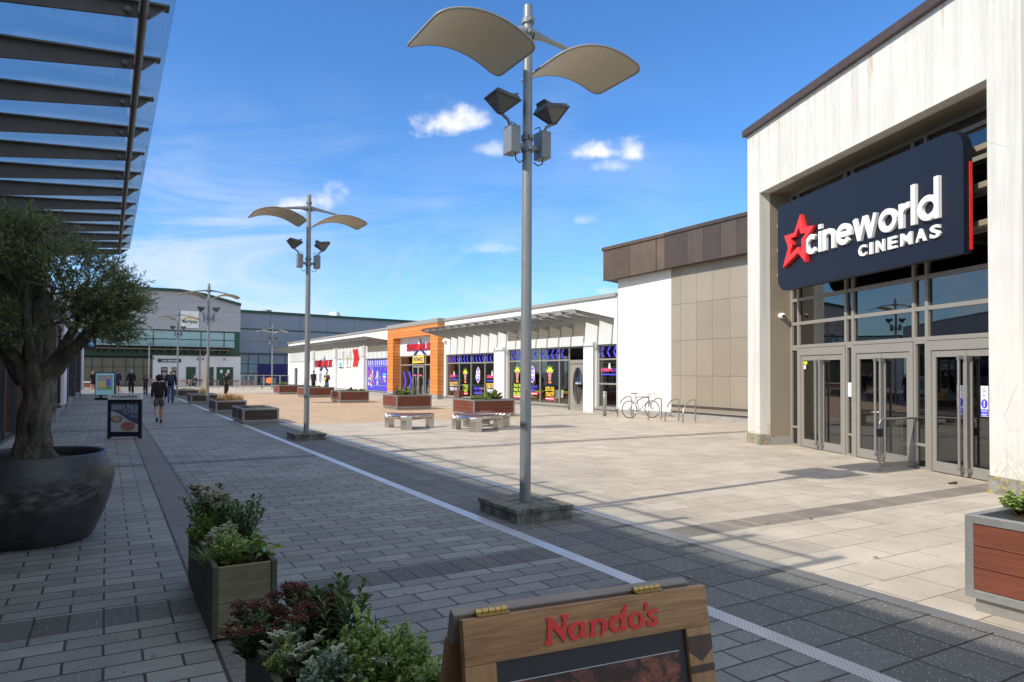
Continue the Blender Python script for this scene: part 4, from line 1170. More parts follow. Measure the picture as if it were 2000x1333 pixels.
for c in 'cineworld':
    k = x; st = []; rc = r + w / 2
    if c == 'c': st = [ring(k + rc, zb + xh / 2, r, r, 48, 312)]
    elif c == 'o': st = [ring(k + rc, zb + xh / 2, r, r, 0, 360, 32)]
    elif c == 'e': st = [ring(k + rc, zb + xh / 2, r, r, 0, 318), [(k + w * .6, zb + xh * .5), (k + 2 * rc - w * .02, zb + xh * .5)]]
    elif c == 'd': st = [ring(k + rc, zb + xh / 2, r, r, 0, 360, 32), [(k + 2 * rc - w / 2, zb), (k + 2 * rc - w / 2, zb + asc)]]
    elif c == 'i': st = [[(k + w / 2, zb), (k + w / 2, zb + xh)], [(k + w / 2, zb + xh + w * .5), (k + w / 2, zb + xh + w * 1.35)]]
    elif c == 'l': st = [[(k + w / 2, zb), (k + w / 2, zb + asc)]]
    elif c == 'n':
        rx = r * .8; st = [[(k + w / 2, zb), (k + w / 2, zb + xh)], ring(k + w / 2 + rx, zb + xh - w / 2 - rx, rx, rx, 180, 0, 14) + [(k + w / 2 + 2 * rx, zb)]]
    elif c == 'r': st = [[(k + w / 2, zb), (k + w / 2, zb + xh)], ring(k + w / 2 + xh * .36, zb + xh - w / 2 - xh * .36, xh * .36, xh * .36, 180, 78, 10)]
    elif c == 'w':
        a_ = adv['w']; ww_ = w * .92
        st = [[(k + ww_ * .5, zb + xh), (k + a_ * .28, zb)], [(k + a_ * .28, zb), (k + a_ * .5, zb + xh)], [(k + a_ * .5, zb + xh), (k + a_ * .72, zb)], [(k + a_ * .72, zb), (k + a_ - ww_ * .5, zb + xh)]]
    for s_ in st:
        mb.stroke([(wu0 + p[0] * kx, p[1]) for p in s_], w * (.96 if c != 'w' else .85), SD - .004 - .0012 * (jj % 3), LD); jj += 1
    x += adv[c] + gap
mb.build('lettering', M['white_letter'], sg)
cu0, _ = CF.P(1680, 490, SD); cu1, _ = CF.P(1843, 450, SD)
cz0 = (CF.P(1690, 501, SD)[1] + CF.P(1838, 463, SD)[1]) / 2; cz1 = (CF.P(1690, 478.5, SD)[1] + CF.P(1830, 439, SD)[1]) / 2
n_ = 7; cwid = (cu1 - cu0) / (n_ + (n_ - 1) * .42); mb = MB()
x = cu0
for c in 'CINEMAS':
    wdt = cwid * (.38 if c == 'I' else (1.25 if c == 'M' else 1.05))
    mb.text(c, x, x + wdt, cz0, cz1, SD - .004, depth=.04, bold=.03); x += wdt + cwid * .42
mb.build('small_lettering', M['white_letter'], sg)
# star
SPX = [(1562.5, 419), (1569.5, 444), (1589.5, 440.5), (1572.5, 466), (1573, 512.6), (1558, 494), (1528.6, 524), (1539, 484.5), (1531.6, 461.6), (1551, 455)]
sp = [CF.P(x_, y_, SD - .09) for x_, y_ in SPX]
cx_ = sum(p[0] for p in sp) / 10; cz_ = sum(p[1] for p in sp) / 10
inner = [(cx_ + (p[0] - cx_) * .52, cz_ + (p[1] - cz_) * .52) for p in sp]
mb = MB(); n = 10
for i in range(n):
    j = (i + 1) % n; mb.prism([sp[i], sp[j], inner[j], inner[i]], SD - .09, SD - .003)
mb.build('star_emblem', M['red_letter'], sg)

# guard rail by the doors
ga, gb = G(1718, 921), G(1812, 914)
gf = Fr(ga, gb - ga); gL = (gb - ga).length
gr = thing('guard_rail', 'grey tubular guard rail with a glass infill standing out from the cinema doors', 'barrier', ga, gf.rz)
mb = MB(); mb.tube([(0, 0, 0), (0, 0, .84), (.03, 0, .9), (.09, 0, .93), (gL, 0, .93)], .022, 10); mb.tube([(gL - .02, 0, 0), (gL - .02, 0, .93)], .02, 8); mb.build('rail', M['steel_matt'], gr)
mb = MB(); mb.box(.03, gL - .04, -.01, .01, .06, .15); mb.build('kick_plate', M['galv'], gr)
mb = MB(); mb.box(.03, gL - .04, -.004, .004, .16, .9); mb.build('pane', M['clear'], gr)
mb = MB(); mb.box(-.05, .03, -.05, .02, .62, .76); mb.build('button_box', M['black'], gr)


o = thing('litter', 'small crumpled black litter lying beside the right cinema pillar', 'litter', G(1861, 946)); mb = MB(); rn = random.Random(2)
for k in range(6): x_, y_ = rn.uniform(-.07, .07), rn.uniform(-.04, .04); mb.ball((x_, y_, .02), .025, 6, 4, (1.3, .8, .7))
mb.build('scrap', M['black'], o)
for i, (px, py) in enumerate(((1493, 1023), (1583, 1015), (1352, 1130), (1717, 1090))):
    o = thing('fallen_leaf', ['orange fallen leaf on the dark band of the plaza', 'tiny dark fallen leaf on the dark band of the plaza', 'brown fallen leaf in the shaded paving', 'pale fallen leaf on the sunlit slabs'][i], 'leaf', G(px, py, .008)); mb = MB(); mb.leaf(Vector((0, 0, 0)), Vector((math.cos(i), math.sin(i), .1)), .06, .035, Vector((0, 0, 1))); mb.build('blade', M['dry_grass' if i != 1 else 'twig'], o)


# ================================================================== supermarket and shed (far)
m0 = G(330, 754.5); MF = Fr(m0, (1900, 1375))
MK = fthing('supermarket_building', 'pale grey supermarket with curved green roof edge and a band of green framed windows', 'building', MF)
U0, U1 = -16.0, 7.6
arcp = [(MF.P(x, y)) for x, y in ((300, 567), (350, 569.5), (400, 578), (440, 589), (470, 597.5))]
um = arcp[0][0]
right = [(u, z) for u, z in arcp]; left = [(2 * um - u, z) for u, z in reversed(arcp[1:])]; left = [p for p in left if p[0] > U0] ; arcs = left + right
zl = 6.3
mb = MB(); mb.prism([(arcs[0][0], zl)] + arcs + [(arcs[-1][0], zl)], 0, 20); mb.build('cladding', M['grey_clad'], MK)
mb = MB()
for (a, za), (b, zb_) in zip(arcs[:-1], arcs[1:]): mb.hexa([(a, -.3, za - .03), (b, -.3, zb_ - .03), (b, 20, zb_ - .03), (a, 20, za - .03), (a, -.3, za + .26), (b, -.3, zb_ + .26), (b, 20, zb_ + .26), (a, 20, za + .26)])
mb.build('roof', M['green_paint'], MK)
mb = MB()
for z in (7.4, 8.55, 9.6): mb.box(arcs[0][0], arcs[-1][0] - .01, -.012, -.004, z, z + .03)
for u in (-9.5, -6, -2.3, .9, 4.2): mb.box(u, u + .03, -.012, -.004, zl, 9.3)
mb.build('panel_joint', M['coping_grey'], MK)
mb = MB(); mb.box(U0, 7.55, 0.02, .4, 3.3, 6.3); mb.build('green_wall', M['green_paint'], MK)
wm = [MF.u(x) for x in (298.5, 347.5, 392, 437)]; window(MK, U0 + .2, MF.u(459), 4.3, 6.22, -.03, [MF.u(x) for x in (150, 200, 250)] + wm, (5.25,), .09, .1, M['green_paint'], M['greenglass'])
mb = MB(); mb.box(U0, MF.u(298), .3, .4, 0, 3.3); mb.build('hall_wall', M['dark_int'], MK)
window(MK, U0 + .2, MF.u(298), 0.02, 3.1, .1, [MF.u(x) for x in (180, 200, 221, 246, 262, 280)], (2.1,), .08, .1, M['green_paint'], M['brownglass'])
wa = MF.u(297.5); mb = MB(); wall_holes(mb, wa, 7.58, 0, 3.36, -.35, .3, []); mb.build('service_wall', M['white_panel'], MK)
mb = MB(); mb.box(wa - .04, 7.62, -.39, .3, 3.36, 3.44); mb.build('service_coping', M['coping_grey'], MK)
for x0, x1, lab in ((363.5, 382, 1), (408, 417, 1), (423, 455, 2)):
    a = MF.u(x0, 735, -.35); b = MF.u(x1, 735, -.35)
    mb = MB(); mb.box(a, b, -.42, -.352, 0.02, 2.15)
    d_ = mb.build('door', M['green_paint'], MK)
    if lab == 2:
        mb = MB(); mb.box((a + b) / 2 - .015, (a + b) / 2 + .015, -.425, -.421, .05, 2.1); mb.build('door_gap', M['black'], d_)
        for c in (.3, .72): mb = MB(); mb.box(a + (b - a) * c - .2, a + (b - a) * c + .1, -.43, -.423, 1.45, 1.85); mb.build('notice', M['white_panel'], d_)
    mb = MB(); mb.box(b - .15 if lab == 1 else (a + b) / 2 + .08, b - .1 if lab == 1 else (a + b) / 2 + .13, -.46, -.42, .95, 1.1); mb.build('handle', M['steel'], d_)
for x0, x1 in ((314.5, 327), (335, 344.5)):
    a = MF.u(x0, 730, -.35); b = MF.u(x1, 730, -.35)
    mb = MB(); mb.box(a, b, -.4, -.352, .6, 2.1); c_ = mb.build('cash_machine', M['black'], MK)
    mb = MB(); mb.box(a + .08, b - .08, -.41, -.401, 1.75, 1.98); mb.box(a + .12, b - .12, -.42, -.401, 1.2, 1.55); mb.build('screen', M['galv'], c_)
    mb = MB(); mb.box(a + .1, b - .1, -.5, -.401, .95, 1.02); mb.build('keypad', M['cyan_decal'], c_)
ca_ = canopy(MK, 0, 0, -.02, -1.5, 4.35, 4.15, [MF.u(x) for x in (185, 196, 209, 224, 240, 255, 270, 286, 302, 317.5, 333, 348.5, 364, 379, 395, 410, 425, 440)], .75, .14, M['frame'], -1.3, .05, .09)
mb = MB(); mb.box(U0, MF.u(452), -1.55, -.02, 4.37, 4.41); mb.build('canopy_deck', M['canopy_grey'], MK)
mb = MB(); a = MF.u(390.5, 720, -.4); mb.box(a - .06, a + .06, -.47, -.36, 0, 4.1); mb.build('downpipe', M['galv'], MK)
for x_ in (300, 386, 396.5, 438): mb = MB(); u_ = MF.u(x_, 700, -.4); mb.ball((u_, -.5, 3.02), .1, 10, 6); mb.box(u_ - .05, u_ + .05, -.5, -.36, 3.05, 3.16); mb.build('camera_dome', M['frame'], MK)
# signs
sgm = fthing('supermarket_sign', 'square white supermarket sign with orange petals above the name', 'sign', MF)
a, z1 = MF.P(352.5, 607); b, z0 = MF.P(387, 641.5)
mb = MB(); mb.box(a, b, -.2, -.02, z0, z1); mb.build('board', M['white_letter'], sgm)
mb = MB(); mb.text('Morrisons', a + .15, b - .12, z0 + .5, z0 + .95, -.21, bold=.03); mb.build('lettering', M['black'], sgm)
mb = MB(); mb.text('Since 1899', (a + b) / 2 - .25, (a + b) / 2 + .25, z0 + .28, z0 + .38, -.21); mb.build('small_lettering', M['black'], sgm)
mb = MB(); c = (a + b) / 2
for dx, dz, an in ((0, 1.62, 90), (-.33, 1.42, 120), (.33, 1.42, 60), (-.55, 1.2, 145), (.55, 1.2, 35), (-.18, 1.2, 110), (.18, 1.2, 70), (-.4, .98, 170), (.4, .98, 10)):
    d = Vector((math.cos(R(an)), math.sin(R(an)))); n_ = Vector((-d.y, d.x)); o_ = Vector((c + dx, z0 + dz - .12))
    mb.prism([tuple(o_ + d * .14 * math.cos(t_) + n_ * .085 * math.sin(t_)) for t_ in [k * math.pi / 6 for k in range(12)]], -.212, -.203)
mb.build('petal_emblem', M['yellow_decal'], sgm)
cs = fthing('cash_sign', 'green cash machine sign on the white service wall', 'sign', MF)
a, z1 = MF.P(308.5, 701, -.4); b, z0 = MF.P(353.5, 708.5, -.4); mb = MB(); mb.box(a, b, -.42, -.352, z0, z1); mb.build('board', M['green_paint'], cs)
mb = MB(); mb.text('Cash Machine', a + .4, b - .4, z0 + .1, z1 - .1, -.425, bold=.03); mb.build('lettering', M['white_decal'], cs)

s0 = G(468, 752.5) + AX * 1.0; SF = Fr(s0, (1470, 1375))
SHD = fthing('shed_building', 'long blue grey clad warehouse with a green roof edge behind the bowling alley', 'building', SF)
mb = MB(); mb.box(-2, 46, 0, 15, 2.9, 8.95); mb.build('cladding', M['blue_clad'], SHD)
mb = MB(); mb.box(-2, 46.2, -.2, 15, 8.95, 9.25); mb.box(-2, 46, -.04, -.001, 6.85, 7.0); mb.box(-2, 46, -.03, -.001, 3.85, 3.97); mb.build('roof', M['green_paint'], SHD)
mb = MB()
for u in range(0, 46, 4): mb.box(u, u + .03, -.012, -.002, 4.0, 8.9)
mb.box(-2, 46, -.012, -.002, 5.4, 5.43); mb.build('panel_joint', M['frame_dark'], SHD)
window(SHD, -1, 9, 0.02, 3.8, -.03, [0, 1.2, 2.5, 4.0, 6.0, 7.8], (2.6, 1.4), .08, .1, M['frame_dark'], M['shed_glass'])
mb = MB(); a = SF.u(503); mb.box(a, 9, -.1, -.04, .3, 2.55); mb.build('dark_hoarding', M['navy_decal'], SHD)
mb = MB(); a = SF.u(650, 615, 2); b = SF.u(660, 615, 2); mb.hexa([(a, 1, 9.2), (b, 1, 9.2), (b, 3, 9.2), (a, 3, 9.2), (a, 1, 9.9), (b - .4, 1, 9.95), (b - .4, 3, 9.95), (a, 3, 9.9)]); mb.build('roof_unit', M['white_letter'], SHD)
mb = MB(); a = SF.u(514.5, 610, 3); b = SF.u(524, 610, 3); mb.box(a, b, 2, 4, 9.2, 9.65); mb.build('roof_unit', M['coping_grey'], SHD)
# far white building seen past the gap? low railings with posts
f0, f1_ = G(470, 755), G(563, 757.5); ff = Fr(f0, f1_ - f0); fl = (f1_ - f0).length
fn = thing('railing_fence', 'steel and glass railing in front of the blue grey warehouse', 'fence', f0, ff.rz)
mb = MB(); mb.box(0, fl, -.03, .03, 1.22, 1.28); mb.box(0, fl, -.02, .02, .12, .16); mb.build('rail', M['steel_matt'], fn)
for k in range(7): mb = MB(); mb.box(fl * k / 6 - .03, fl * k / 6 + .03, -.04, .04, 0, 1.3); mb.build('post', M['steel_matt'], fn)
mb = MB(); mb.box(.05, fl - .05, -.006, .006, .18, 1.2); mb.build('pane', M['clear'], fn)


# ================================================================== lamps
def lamp(first_loc, label):
    L = thing('street_lamp', label, 'street lamp', first_loc, math.atan2(BX.y, BX.x), 'street lamps with curved reflector wings')
    mb = MB(); mb.tube([(0, 0, .0), (0, 0, 2.0), (0, 0, 6.13)], [.069, .067, .056], 20); mb.tube([(0, 0, 6.13), (0, 0, 6.145)], [.058, .03], 20); mb.build('pole', M['pole'], L)
    mb = MB(); mb.box(-.055, .0, -.071, -.035, .95, 1.38); mb.build('service_hatch', M['pole'], L, bevel=.006)
    # wings: curved sheets, one each side
    for s_ in (-1, 1):
        nb, na = 30, 8; b0, b1 = .16, 1.42; hw = .5; top = []; bot = []
        prof = []
        for i in range(nb + 1):
            t = i / nb; t = t + .16 * math.sin(2 * math.pi * t) / (2 * math.pi) * -5.2 * .9; t = min(1, max(0, t)) if 0 < i < nb else float(i == nb); b_ = b0 + (b1 - b0) * t; z = 5.385 + .09 * t + .76 * t * (1 - t)
            prof.append((b_, z))
        vs = []; cr = .12
        for (b_, z) in prof:
            e = min(b_ - b0, b1 - b_); h_ = hw if e >= cr else hw - cr + math.sqrt(max(0, cr * cr - (cr - e) ** 2))
            for j in range(na + 1): vs.append((s_ * b_, -h_ + 2 * h_ * j / na, z))
        n = len(vs); th = .022
        mb = MB(); mb.fixn = False
        idx = lambda i, j: i * (na + 1) + j
        fs = [(idx(i, j), idx(i, j + 1), idx(i + 1, j + 1), idx(i + 1, j)) for i in range(nb) for j in range(na)]
        fb = [tuple(n + k for k in reversed(f)) for f in fs]
        mb.add(vs + [(a, b, c - th) for a, b, c in vs], fs + fb, True)
        w_ = mb.build('wing', M['reflector'], L)
        mb = MB()
        loop = [idx(i, 0) for i in range(nb + 1)] + [idx(nb, j) for j in range(1, na + 1)] + [idx(i, na) for i in range(nb - 1, -1, -1)] + [idx(0, j) for j in range(na - 1, -1, -1)]
        mb.tube([Vector(vs[k]) - Vector((0, 0, th / 2)) for k in loop], .016, 6, cap=False); mb.build('rim', M['reflector_rim'], w_)
        # arm
        mb = MB(); mb.tube([(s_ * .06, 0, 5.78), (s_ * .2, 0, 5.78), (s_ * .5, 0, 5.74), (s_ * .86, 0, 5.68)], [.075, .042, .032, .03], 10)
        mb.box(s_ * .80 - .05, s_ * .80 + .05, -.2, .2, 5.645, 5.675)
        for y in (-.16, .16): mb.tube([(s_ * .8, y, 5.625), (s_ * .8, y, 5.70)], .015, 6)
        mb.build('arm', M['lampgrey'], L)
        # floodlight
        fx = s_ * .36; fz = 4.84
        mb = MB(); tl = s_ * .10
        # inverted pyramid head tilted outwards
        top4 = [(-.17, -.15, .05), (.17, -.15, .05), (.17, .15, .05), (-.17, .15, .05)]; low = [(-.03, -.03, -.12), (.03, -.03, -.12), (.03, .03, -.12), (-.03, .03, -.12)]
        rot = Matrix.Rotation(s_ * R(-10), 3, 'Y') @ Matrix.Rotation(R(0), 3, 'X')
        tr = lambda q: tuple(rot @ Vector(q) + Vector((fx, 0, fz)))
        P8 = [tr(q) for q in low + top4]
        mb.hexa([tr(q) for q in top4] + [tr((a * .88, b * .88, .10)) for a, b, c in top4])
        for i in range(4): mb.tube([P8[i], P8[i + 4]], .012, 5)
        mb.tube([P8[4], P8[5], P8[6], P8[7], P8[4]], .014, 5); mb.tube([P8[0], P8[1], P8[2], P8[3], P8[0]], .014, 5)
        mb.add([tr((s_ * -.05, -.12, .10)), tr((s_ * -.05, .12, .10)), tr((s_ * -.13, .12, .10)), tr((s_ * -.13, -.12, .10)), tr((s_ * -.15, -.10, .16)), tr((s_ * -.15, .10, .16))], [(0, 1, 2, 3), (3, 2, 5, 4), (0, 4, 3), (1, 2, 5), (0, 1, 5, 4)], False)
        h_ = mb.build('floodlight', M['flood'], L)
        mb = MB(); sh = .985
        mb.hexa([tr((a * sh, b * sh, c)) for a, b, c in low] + [tr((a * sh, b * sh, c)) for a, b, c in top4]); mb.build('lens', M['lensglass'], h_)
        mb = MB(); mb.tube([tr((0, 0, -.12)), (s_ * .28, 0, 4.66), (s_ * .24, 0, 4.58)], .02, 8); mb.build('bracket', M['lampgrey'], h_)
        # gear box
        mb = MB(); mb.box(s_ * .22 - .07, s_ * .22 + .07, -.1, .1, 4.24, 4.58); gbx = mb.build('gear_box', M['lampgrey'], L, bevel=.012)
        mb = MB(); mb.tube([(s_ * .2, -.05, 4.24), (s_ * .19, -.05, 4.17), (s_ * .13, -.04, 4.14), (s_ * .08, -.02, 4.18)], .008, 5); mb.tube([(s_ * .23, .05, 4.58), (s_ * .2, .04, 4.66), (s_ * .13, .03, 4.62)], .007, 5); mb.build('cable', M['black'], gbx)
    for z in (5.78, 5.93, 4.33, 4.47):
        mb = MB(); mb.tube([(0, 0, z - .03), (0, 0, z + .03)], .078, 16); mb.box(-.03, .03, -.11, -.06, z - .02, z + .02)
        if z == 4.33: mb.box(-.17, .17, -.03, .03, z, z + .06)
        mb.build('clamp', M['lampgrey'], L)
    return L


def plinth(lat, al, label):
    o = thing('lamp_plinth', label, 'plinth', S(lat, al), math.atan2(BX.y, BX.x), 'stone plinths under the lamps')
    mb = MB(); mb.box(-.38, .38, -.47, .47, 0, .115); mb.build('base', M['block'], o, bevel=.006)
    mb = MB()
    for i in range(4):
        for j in range(5): mb.box(-.40 + i * .2 + .002, -.2 + i * .2 - .002, -.49 + j * .196 + .002, -.49 + (j + 1) * .196 - .002, .115, .165)
    mb.build('cap', M['block'], o, bevel=.004)


L0 = None
lamps = [(4.46, 7.42, .165, 'nearest and tallest-looking grey lamp, standing on a block plinth in front of the cinema'), (4.46, 18.35, .165, 'second nearest lamp, on a small block plinth left of the bowling entrance')]
for px, top, lab in ((405, 555, 'third lamp, behind the planter of dry grass'), (346, 607, 'fourth lamp, overlapping the supermarket name sign'), (290.5, 641, 'farthest left lamp, in front of the brown supermarket windows'), (531, 634, 'far lamp standing before the blue grey warehouse railing')):
    yb = (724.3 * (6.13 / 1.75) - top) / (6.13 / 1.75 - 1); g = G(px, yb); l_ = la(g); lamps.append((l_[0], l_[1], 0.0, lab))
for i, (lt, al, z, lab) in enumerate(lamps):
    if L0 is None: L0 = lamp((0, 0, 0), lab); o = L0
    else: o = copy_tree(L0); o['label'] = lab
    o.location = S(lt, al, z)
    if i == 0: o.rotation_euler = (R(.0), R(.15), math.atan2(BX.y, BX.x))
plinth(4.47, 7.45, 'large block plinth carrying the nearest lamp'); plinth(4.47, 18.4, 'mossy block plinth carrying the second lamp')


# ================================================================== planters
def planter(c, wb, wa, h, label, group, wm=('panelwood', 'panelwood_y'), soil_d=.1, name='planter', two=False):
    """c: nearest corner, body runs +B by wb and +A by wa"""
    o = thing(name, label, 'planter', c, math.atan2(BX.y, BX.x), group)
    bh = .1 * h / .66; fr = .06; ins = .05
    mb = MB(); mb.box(ins, wb - ins, ins, wa - ins, 0, bh); mb.build('base', M['galv'], o)
    mb = MB(); z0, z1 = bh, h
    for x in (0, wb - fr):
        for y in (0, wa - fr): mb.box(x, x + fr, y, y + fr, z0, z1)
    for z in (z0, z1 - fr):
        mb.box(fr, wb - fr, 0, fr, z, z + fr); mb.box(fr, wb - fr, wa - fr, wa, z, z + fr)
        mb.box(0, fr, fr, wa - fr, z, z + fr); mb.box(wb - fr, wb, fr, wa - fr, z, z + fr)
    if two:
        mb.box(0.001, fr - .001, wa / 2 - fr / 2, wa / 2 + fr / 2, z0 + fr, z1 - fr); mb.box(wb - fr + .001, wb - .001, wa / 2 - fr / 2, wa / 2 + fr / 2, z0 + fr, z1 - fr)
    mb.build('frame', M['galv'], o, bevel=.004)
    hh = (z1 - z0 - 2 * fr); nb = 3
    for side in range(4):
        mb = MB()
        for k in range(nb):
            a = z0 + fr + hh * k / nb + .003; b = z0 + fr + hh * (k + 1) / nb - .003
            if side == 0: mb.box(fr, wb - fr, .012, .04, a, b)
            elif side == 1: mb.box(fr, wb - fr, wa - .04, wa - .012, a, b)
            elif side == 2: mb.box(.012, .04, fr, wa - fr, a, b)
            else: mb.box(wb - .04, wb - .012, fr, wa - fr, a, b)
        mb.build('panel', M[wm[0 if side < 2 else 1]], o)
    mb = MB(); mb.box(.045, wb - .045, .045, wa - .045, h - soil_d - .05, h - soil_d); mb.build('soil', M['soil'], o)
    mb = MB(); mb.box(fr - .01, wb - fr + .01, fr - .012, fr, h - soil_d, h - .008); mb.box(fr - .01, wb - fr + .01, wa - fr, wa - fr + .012, h - soil_d, h - .008); mb.box(fr - .012, fr, fr, wa - fr, h - soil_d, h - .008); mb.box(wb - fr, wb - fr + .012, fr, wa - fr, h - soil_d, h - .008); mb.build('liner', M['galv'], o)
    return o


def bush(center, r, h, n, L, w, m, label, name='shrub', stems=14, cat='plant', group=None, seed=0, droop=0.0, upright=.5, extra=None, parent_only=False):
    rn = random.Random(seed); t = thing(name, label, cat, center, 0, group)
    st = MB(); fo = MB(); fo.fixn = False
    for k in range(stems):
        a = rn.uniform(0, 6.28); rr_ = r * math.sqrt(rn.random()); tip = Vector((math.cos(a) * rr_, math.sin(a) * rr_, h * rn.uniform(.55, 1.0) * (1 - .35 * (rr_ / r) ** 2)))
        base = Vector((tip.x * .3, tip.y * .3, -.02)); mid = (base + tip) / 2 + Vector((rn.gauss(0, .1 * r), rn.gauss(0, .1 * r), 0))
        st.tube([base, mid, tip], [.006, .004, .002], 4, cap=False)
        for q in range(n // stems):
            f = rn.uniform(.25, 1) ** .7
            p = base.lerp(mid, f * 2) if f < .5 else mid.lerp(tip, f * 2 - 1)
            an = rn.uniform(0, 6.28); d = Vector((math.cos(an), math.sin(an), rn.uniform(-.2, 1) * upright * 1.6 + .1 - droop)).normalized()
            fo.leaf(p, d, L * rn.uniform(.65, 1.2), w * rn.uniform(.7, 1.2), Vector((rn.gauss(0, .4), rn.gauss(0, .4), 1)).normalized())
    st.build('stem', M['twig'], t); fo.build('foliage', m, t)
    return t, rn


def grass(center, r, h, n, m, label, seed=1, name='grass_tuft', lean=.5, group=None, tips=None):
    rn = random.Random(seed); t = thing(name, label, 'plant', center, 0, group); mb = MB(); mb.fixn = False
    for k in range(n):
        a = rn.uniform(0, 6.28); q = r * rn.random() * .5; b = Vector((math.cos(a) * q, math.sin(a) * q, 0)); a2 = a + rn.gauss(0, .6)
        hh = h * rn.uniform(.5, 1); ln = lean * hh * rn.uniform(.2, 1.2); w = .0035 * h / .4 + .002
        d = Vector((math.cos(a2), math.sin(a2), 0)); sd_ = Vector((-d.y, d.x, 0)) * w
        pts = [b, b + d * ln * .25 + Vector((0, 0, hh * .5)), b + d * ln * .7 + Vector((0, 0, hh * .88)), b + d * ln * 1.1 + Vector((0, 0, hh * rn.uniform(.75, 1)))]
        vs = []
        for i, p in enumerate(pts): ww_ = sd_ * (1 - i / 3.2); vs += [p - ww_, p + ww_]
        mb.add(vs, [(0, 1, 3, 2), (2, 3, 5, 4), (4, 5, 7, 6)], True)
    mb.build('blades', m, t); return t


def cpt(px, py): return G(px, py)


# right-hand row, wooden
row = [((533, 771), 'wooden planter at the far end of the plaza row beside the lamp', (545.5, 771), 1.9, 1.6), ]
PR = 'wooden planters on the sunny side of the plaza'
pl = []
pl.append(planter(G(544, 771), 2.3, 1.9, .68, 'farthest wood planter of the plaza row, before the side door', PR))
pl.append(planter(G(594, 777.5), 2.0, 1.9, .68, 'wood planter in front of the two standing men', PR))
pl.append(planter(G(663.7, 788), 1.65, 1.8, .66, 'wood planter in front of the blue window wrap', PR))
pl.append(planter(G(774.7, 802), 1.7, 1.85, .68, 'wood planter in front of the orange framed entrance', PR))
pl.append(planter(G(925.2, 816.5), 1.8, 1.87, .68, 'wood planter behind the pair of steel benches', PR))
g6 = G(1885, 1192); l6 = la(g6); pl.append(planter(S(l6[0], l6[1] - 2.4), 1.9, 2.4, .71, 'nearest wood planter, cut off by the right edge of the view', PR, soil_d=.07))
PL = 'dark planters along the shaded street'
pl2 = []
pl2.append(planter(G(473.6, 830), 1.15, 2.3, .52, 'empty dark planter nearest on the shaded street', PL, ('darkwood', 'darkwood_y'), .05, two=True))
pl2.append(planter(G(421, 808.5), 1.2, 2.3, .52, 'dark planter filled with dry brown grass', PL, ('darkwood', 'darkwood_y'), .05, two=True))
pl2.append(planter(G(373, 790), 1.3, 2.2, .52, 'dark planter third along the shaded street', PL, ('darkwood', 'darkwood_y'), .05, two=True))
pl2.append(planter(G(345, 777.5), 1.3, 2.2, .52, 'farthest dark planter beside the fourth lamp', PL, ('darkwood', 'darkwood_y'), .05, two=True))


def inpl(o, fx, fy, z):
    c = Vector(o.location); return c + BX * fx + AX * fy + Vector((0, 0, z))


bush(inpl(pl[0], .5, .5, .55), .4, .42, 700, .11, .05, M['leaf_lime'], 'small green shrub in the farthest wood planter', seed=11)
bush(inpl(pl[1], .9, .6, .55), .55, .26, 700, .11, .05, M['leaf_mid'], 'low green plant in the planter before the two men', seed=12)
bush(inpl(pl[1], 1.6, .6, .55), .3, .24, 200, .09, .04, M['leaf_dark'], 'dark small plant at the right of the planter before the two men', seed=13)
bush(inpl(pl[2], .95, .6, .52), .6, .34, 1100, .09, .045, M['leaf_mid'], 'dark low shrub in the planter before the blue window wrap', seed=14)
bush(inpl(pl[3], .55, .5, .55), .38, .52, 1300, .10, .045, M['leaf_lime'], 'bright green shrub in the planter before the orange entrance', seed=15)
grass(inpl(pl[3], .3, .8, .55), .3, .8, 26, M['twig'], 'bare brown twigs in the planter before the orange entrance', seed=4, name='twig_plant', lean=.25)
grass(inpl(pl[3], 1.2, .8, .55), .3, .75, 18, M['twig'], 'tall bare twigs right of the bright shrub before the entrance', seed=5, name='twig_plant', lean=.25)
grass(inpl(pl[1], .2, .8, .55), .25, .85, 16, M['dry_grass'], 'thin dry stalks in the planter before the two men', seed=6, name='twig_plant', lean=.25)
bush(inpl(pl[4], 1.0, .35, .55), .42, .5, 1500, .10, .045, M['leaf_lime'], 'bright leafy shrub in the planter behind the steel benches', seed=16)
bush(inpl(pl[4], .55, .4, .55), .45, .26, 1100, .08, .035, M['leaf_mid'], 'grey green low plant beside the bright shrub behind the benches', seed=17)
bush(inpl(pl[4], .1, .9, .55), .18, .2, 100, .07, .03, M['leaf_mid'], 'tiny green tuft in the left corner of the planter behind the benches', seed=18)
bush(G(2000, 1004, .66), .20, .2, 900, .045, .03, M['leaf_lime'], 'low bright green leaves in the nearest wood planter', seed=19, stems=50)
bush(inpl(pl[5], .95, 1.2, .6), .4, .16, 700, .045, .028, M['leaf_mid'], 'green mat of leaves at the cut off side of the nearest wood planter', seed=20, stems=40)
grass(inpl(pl[5], .42, 2.05, .6), .2, .25, 12, M['twig'], 'few dry twigs at the corner of the nearest wood planter', seed=7, name='twig_plant', lean=.9)
grass(inpl(pl2[1], .6, 1.0, .45), .9, .42, 620, M['dry_grass'], 'big tuft of dry brown grass in the dark planter', seed=8)
grass(inpl(pl2[1], 1.0, .5, .45), .3, .38, 130, M['dry_grass'], 'smaller tuft of dry grass at the right end of the dark planter', seed=9)
grass(inpl(pl2[2], .75, 1.6, .45), .5, .45, 240, M['dry_grass'], 'dry brown grass behind the third dark planter rim', seed=10)
bush(inpl(pl2[3], .6, 1.0, .45), .45, .16, 160, .07, .03, M['leaf_dark'], 'low dark plants in the farthest dark planter', seed=21)


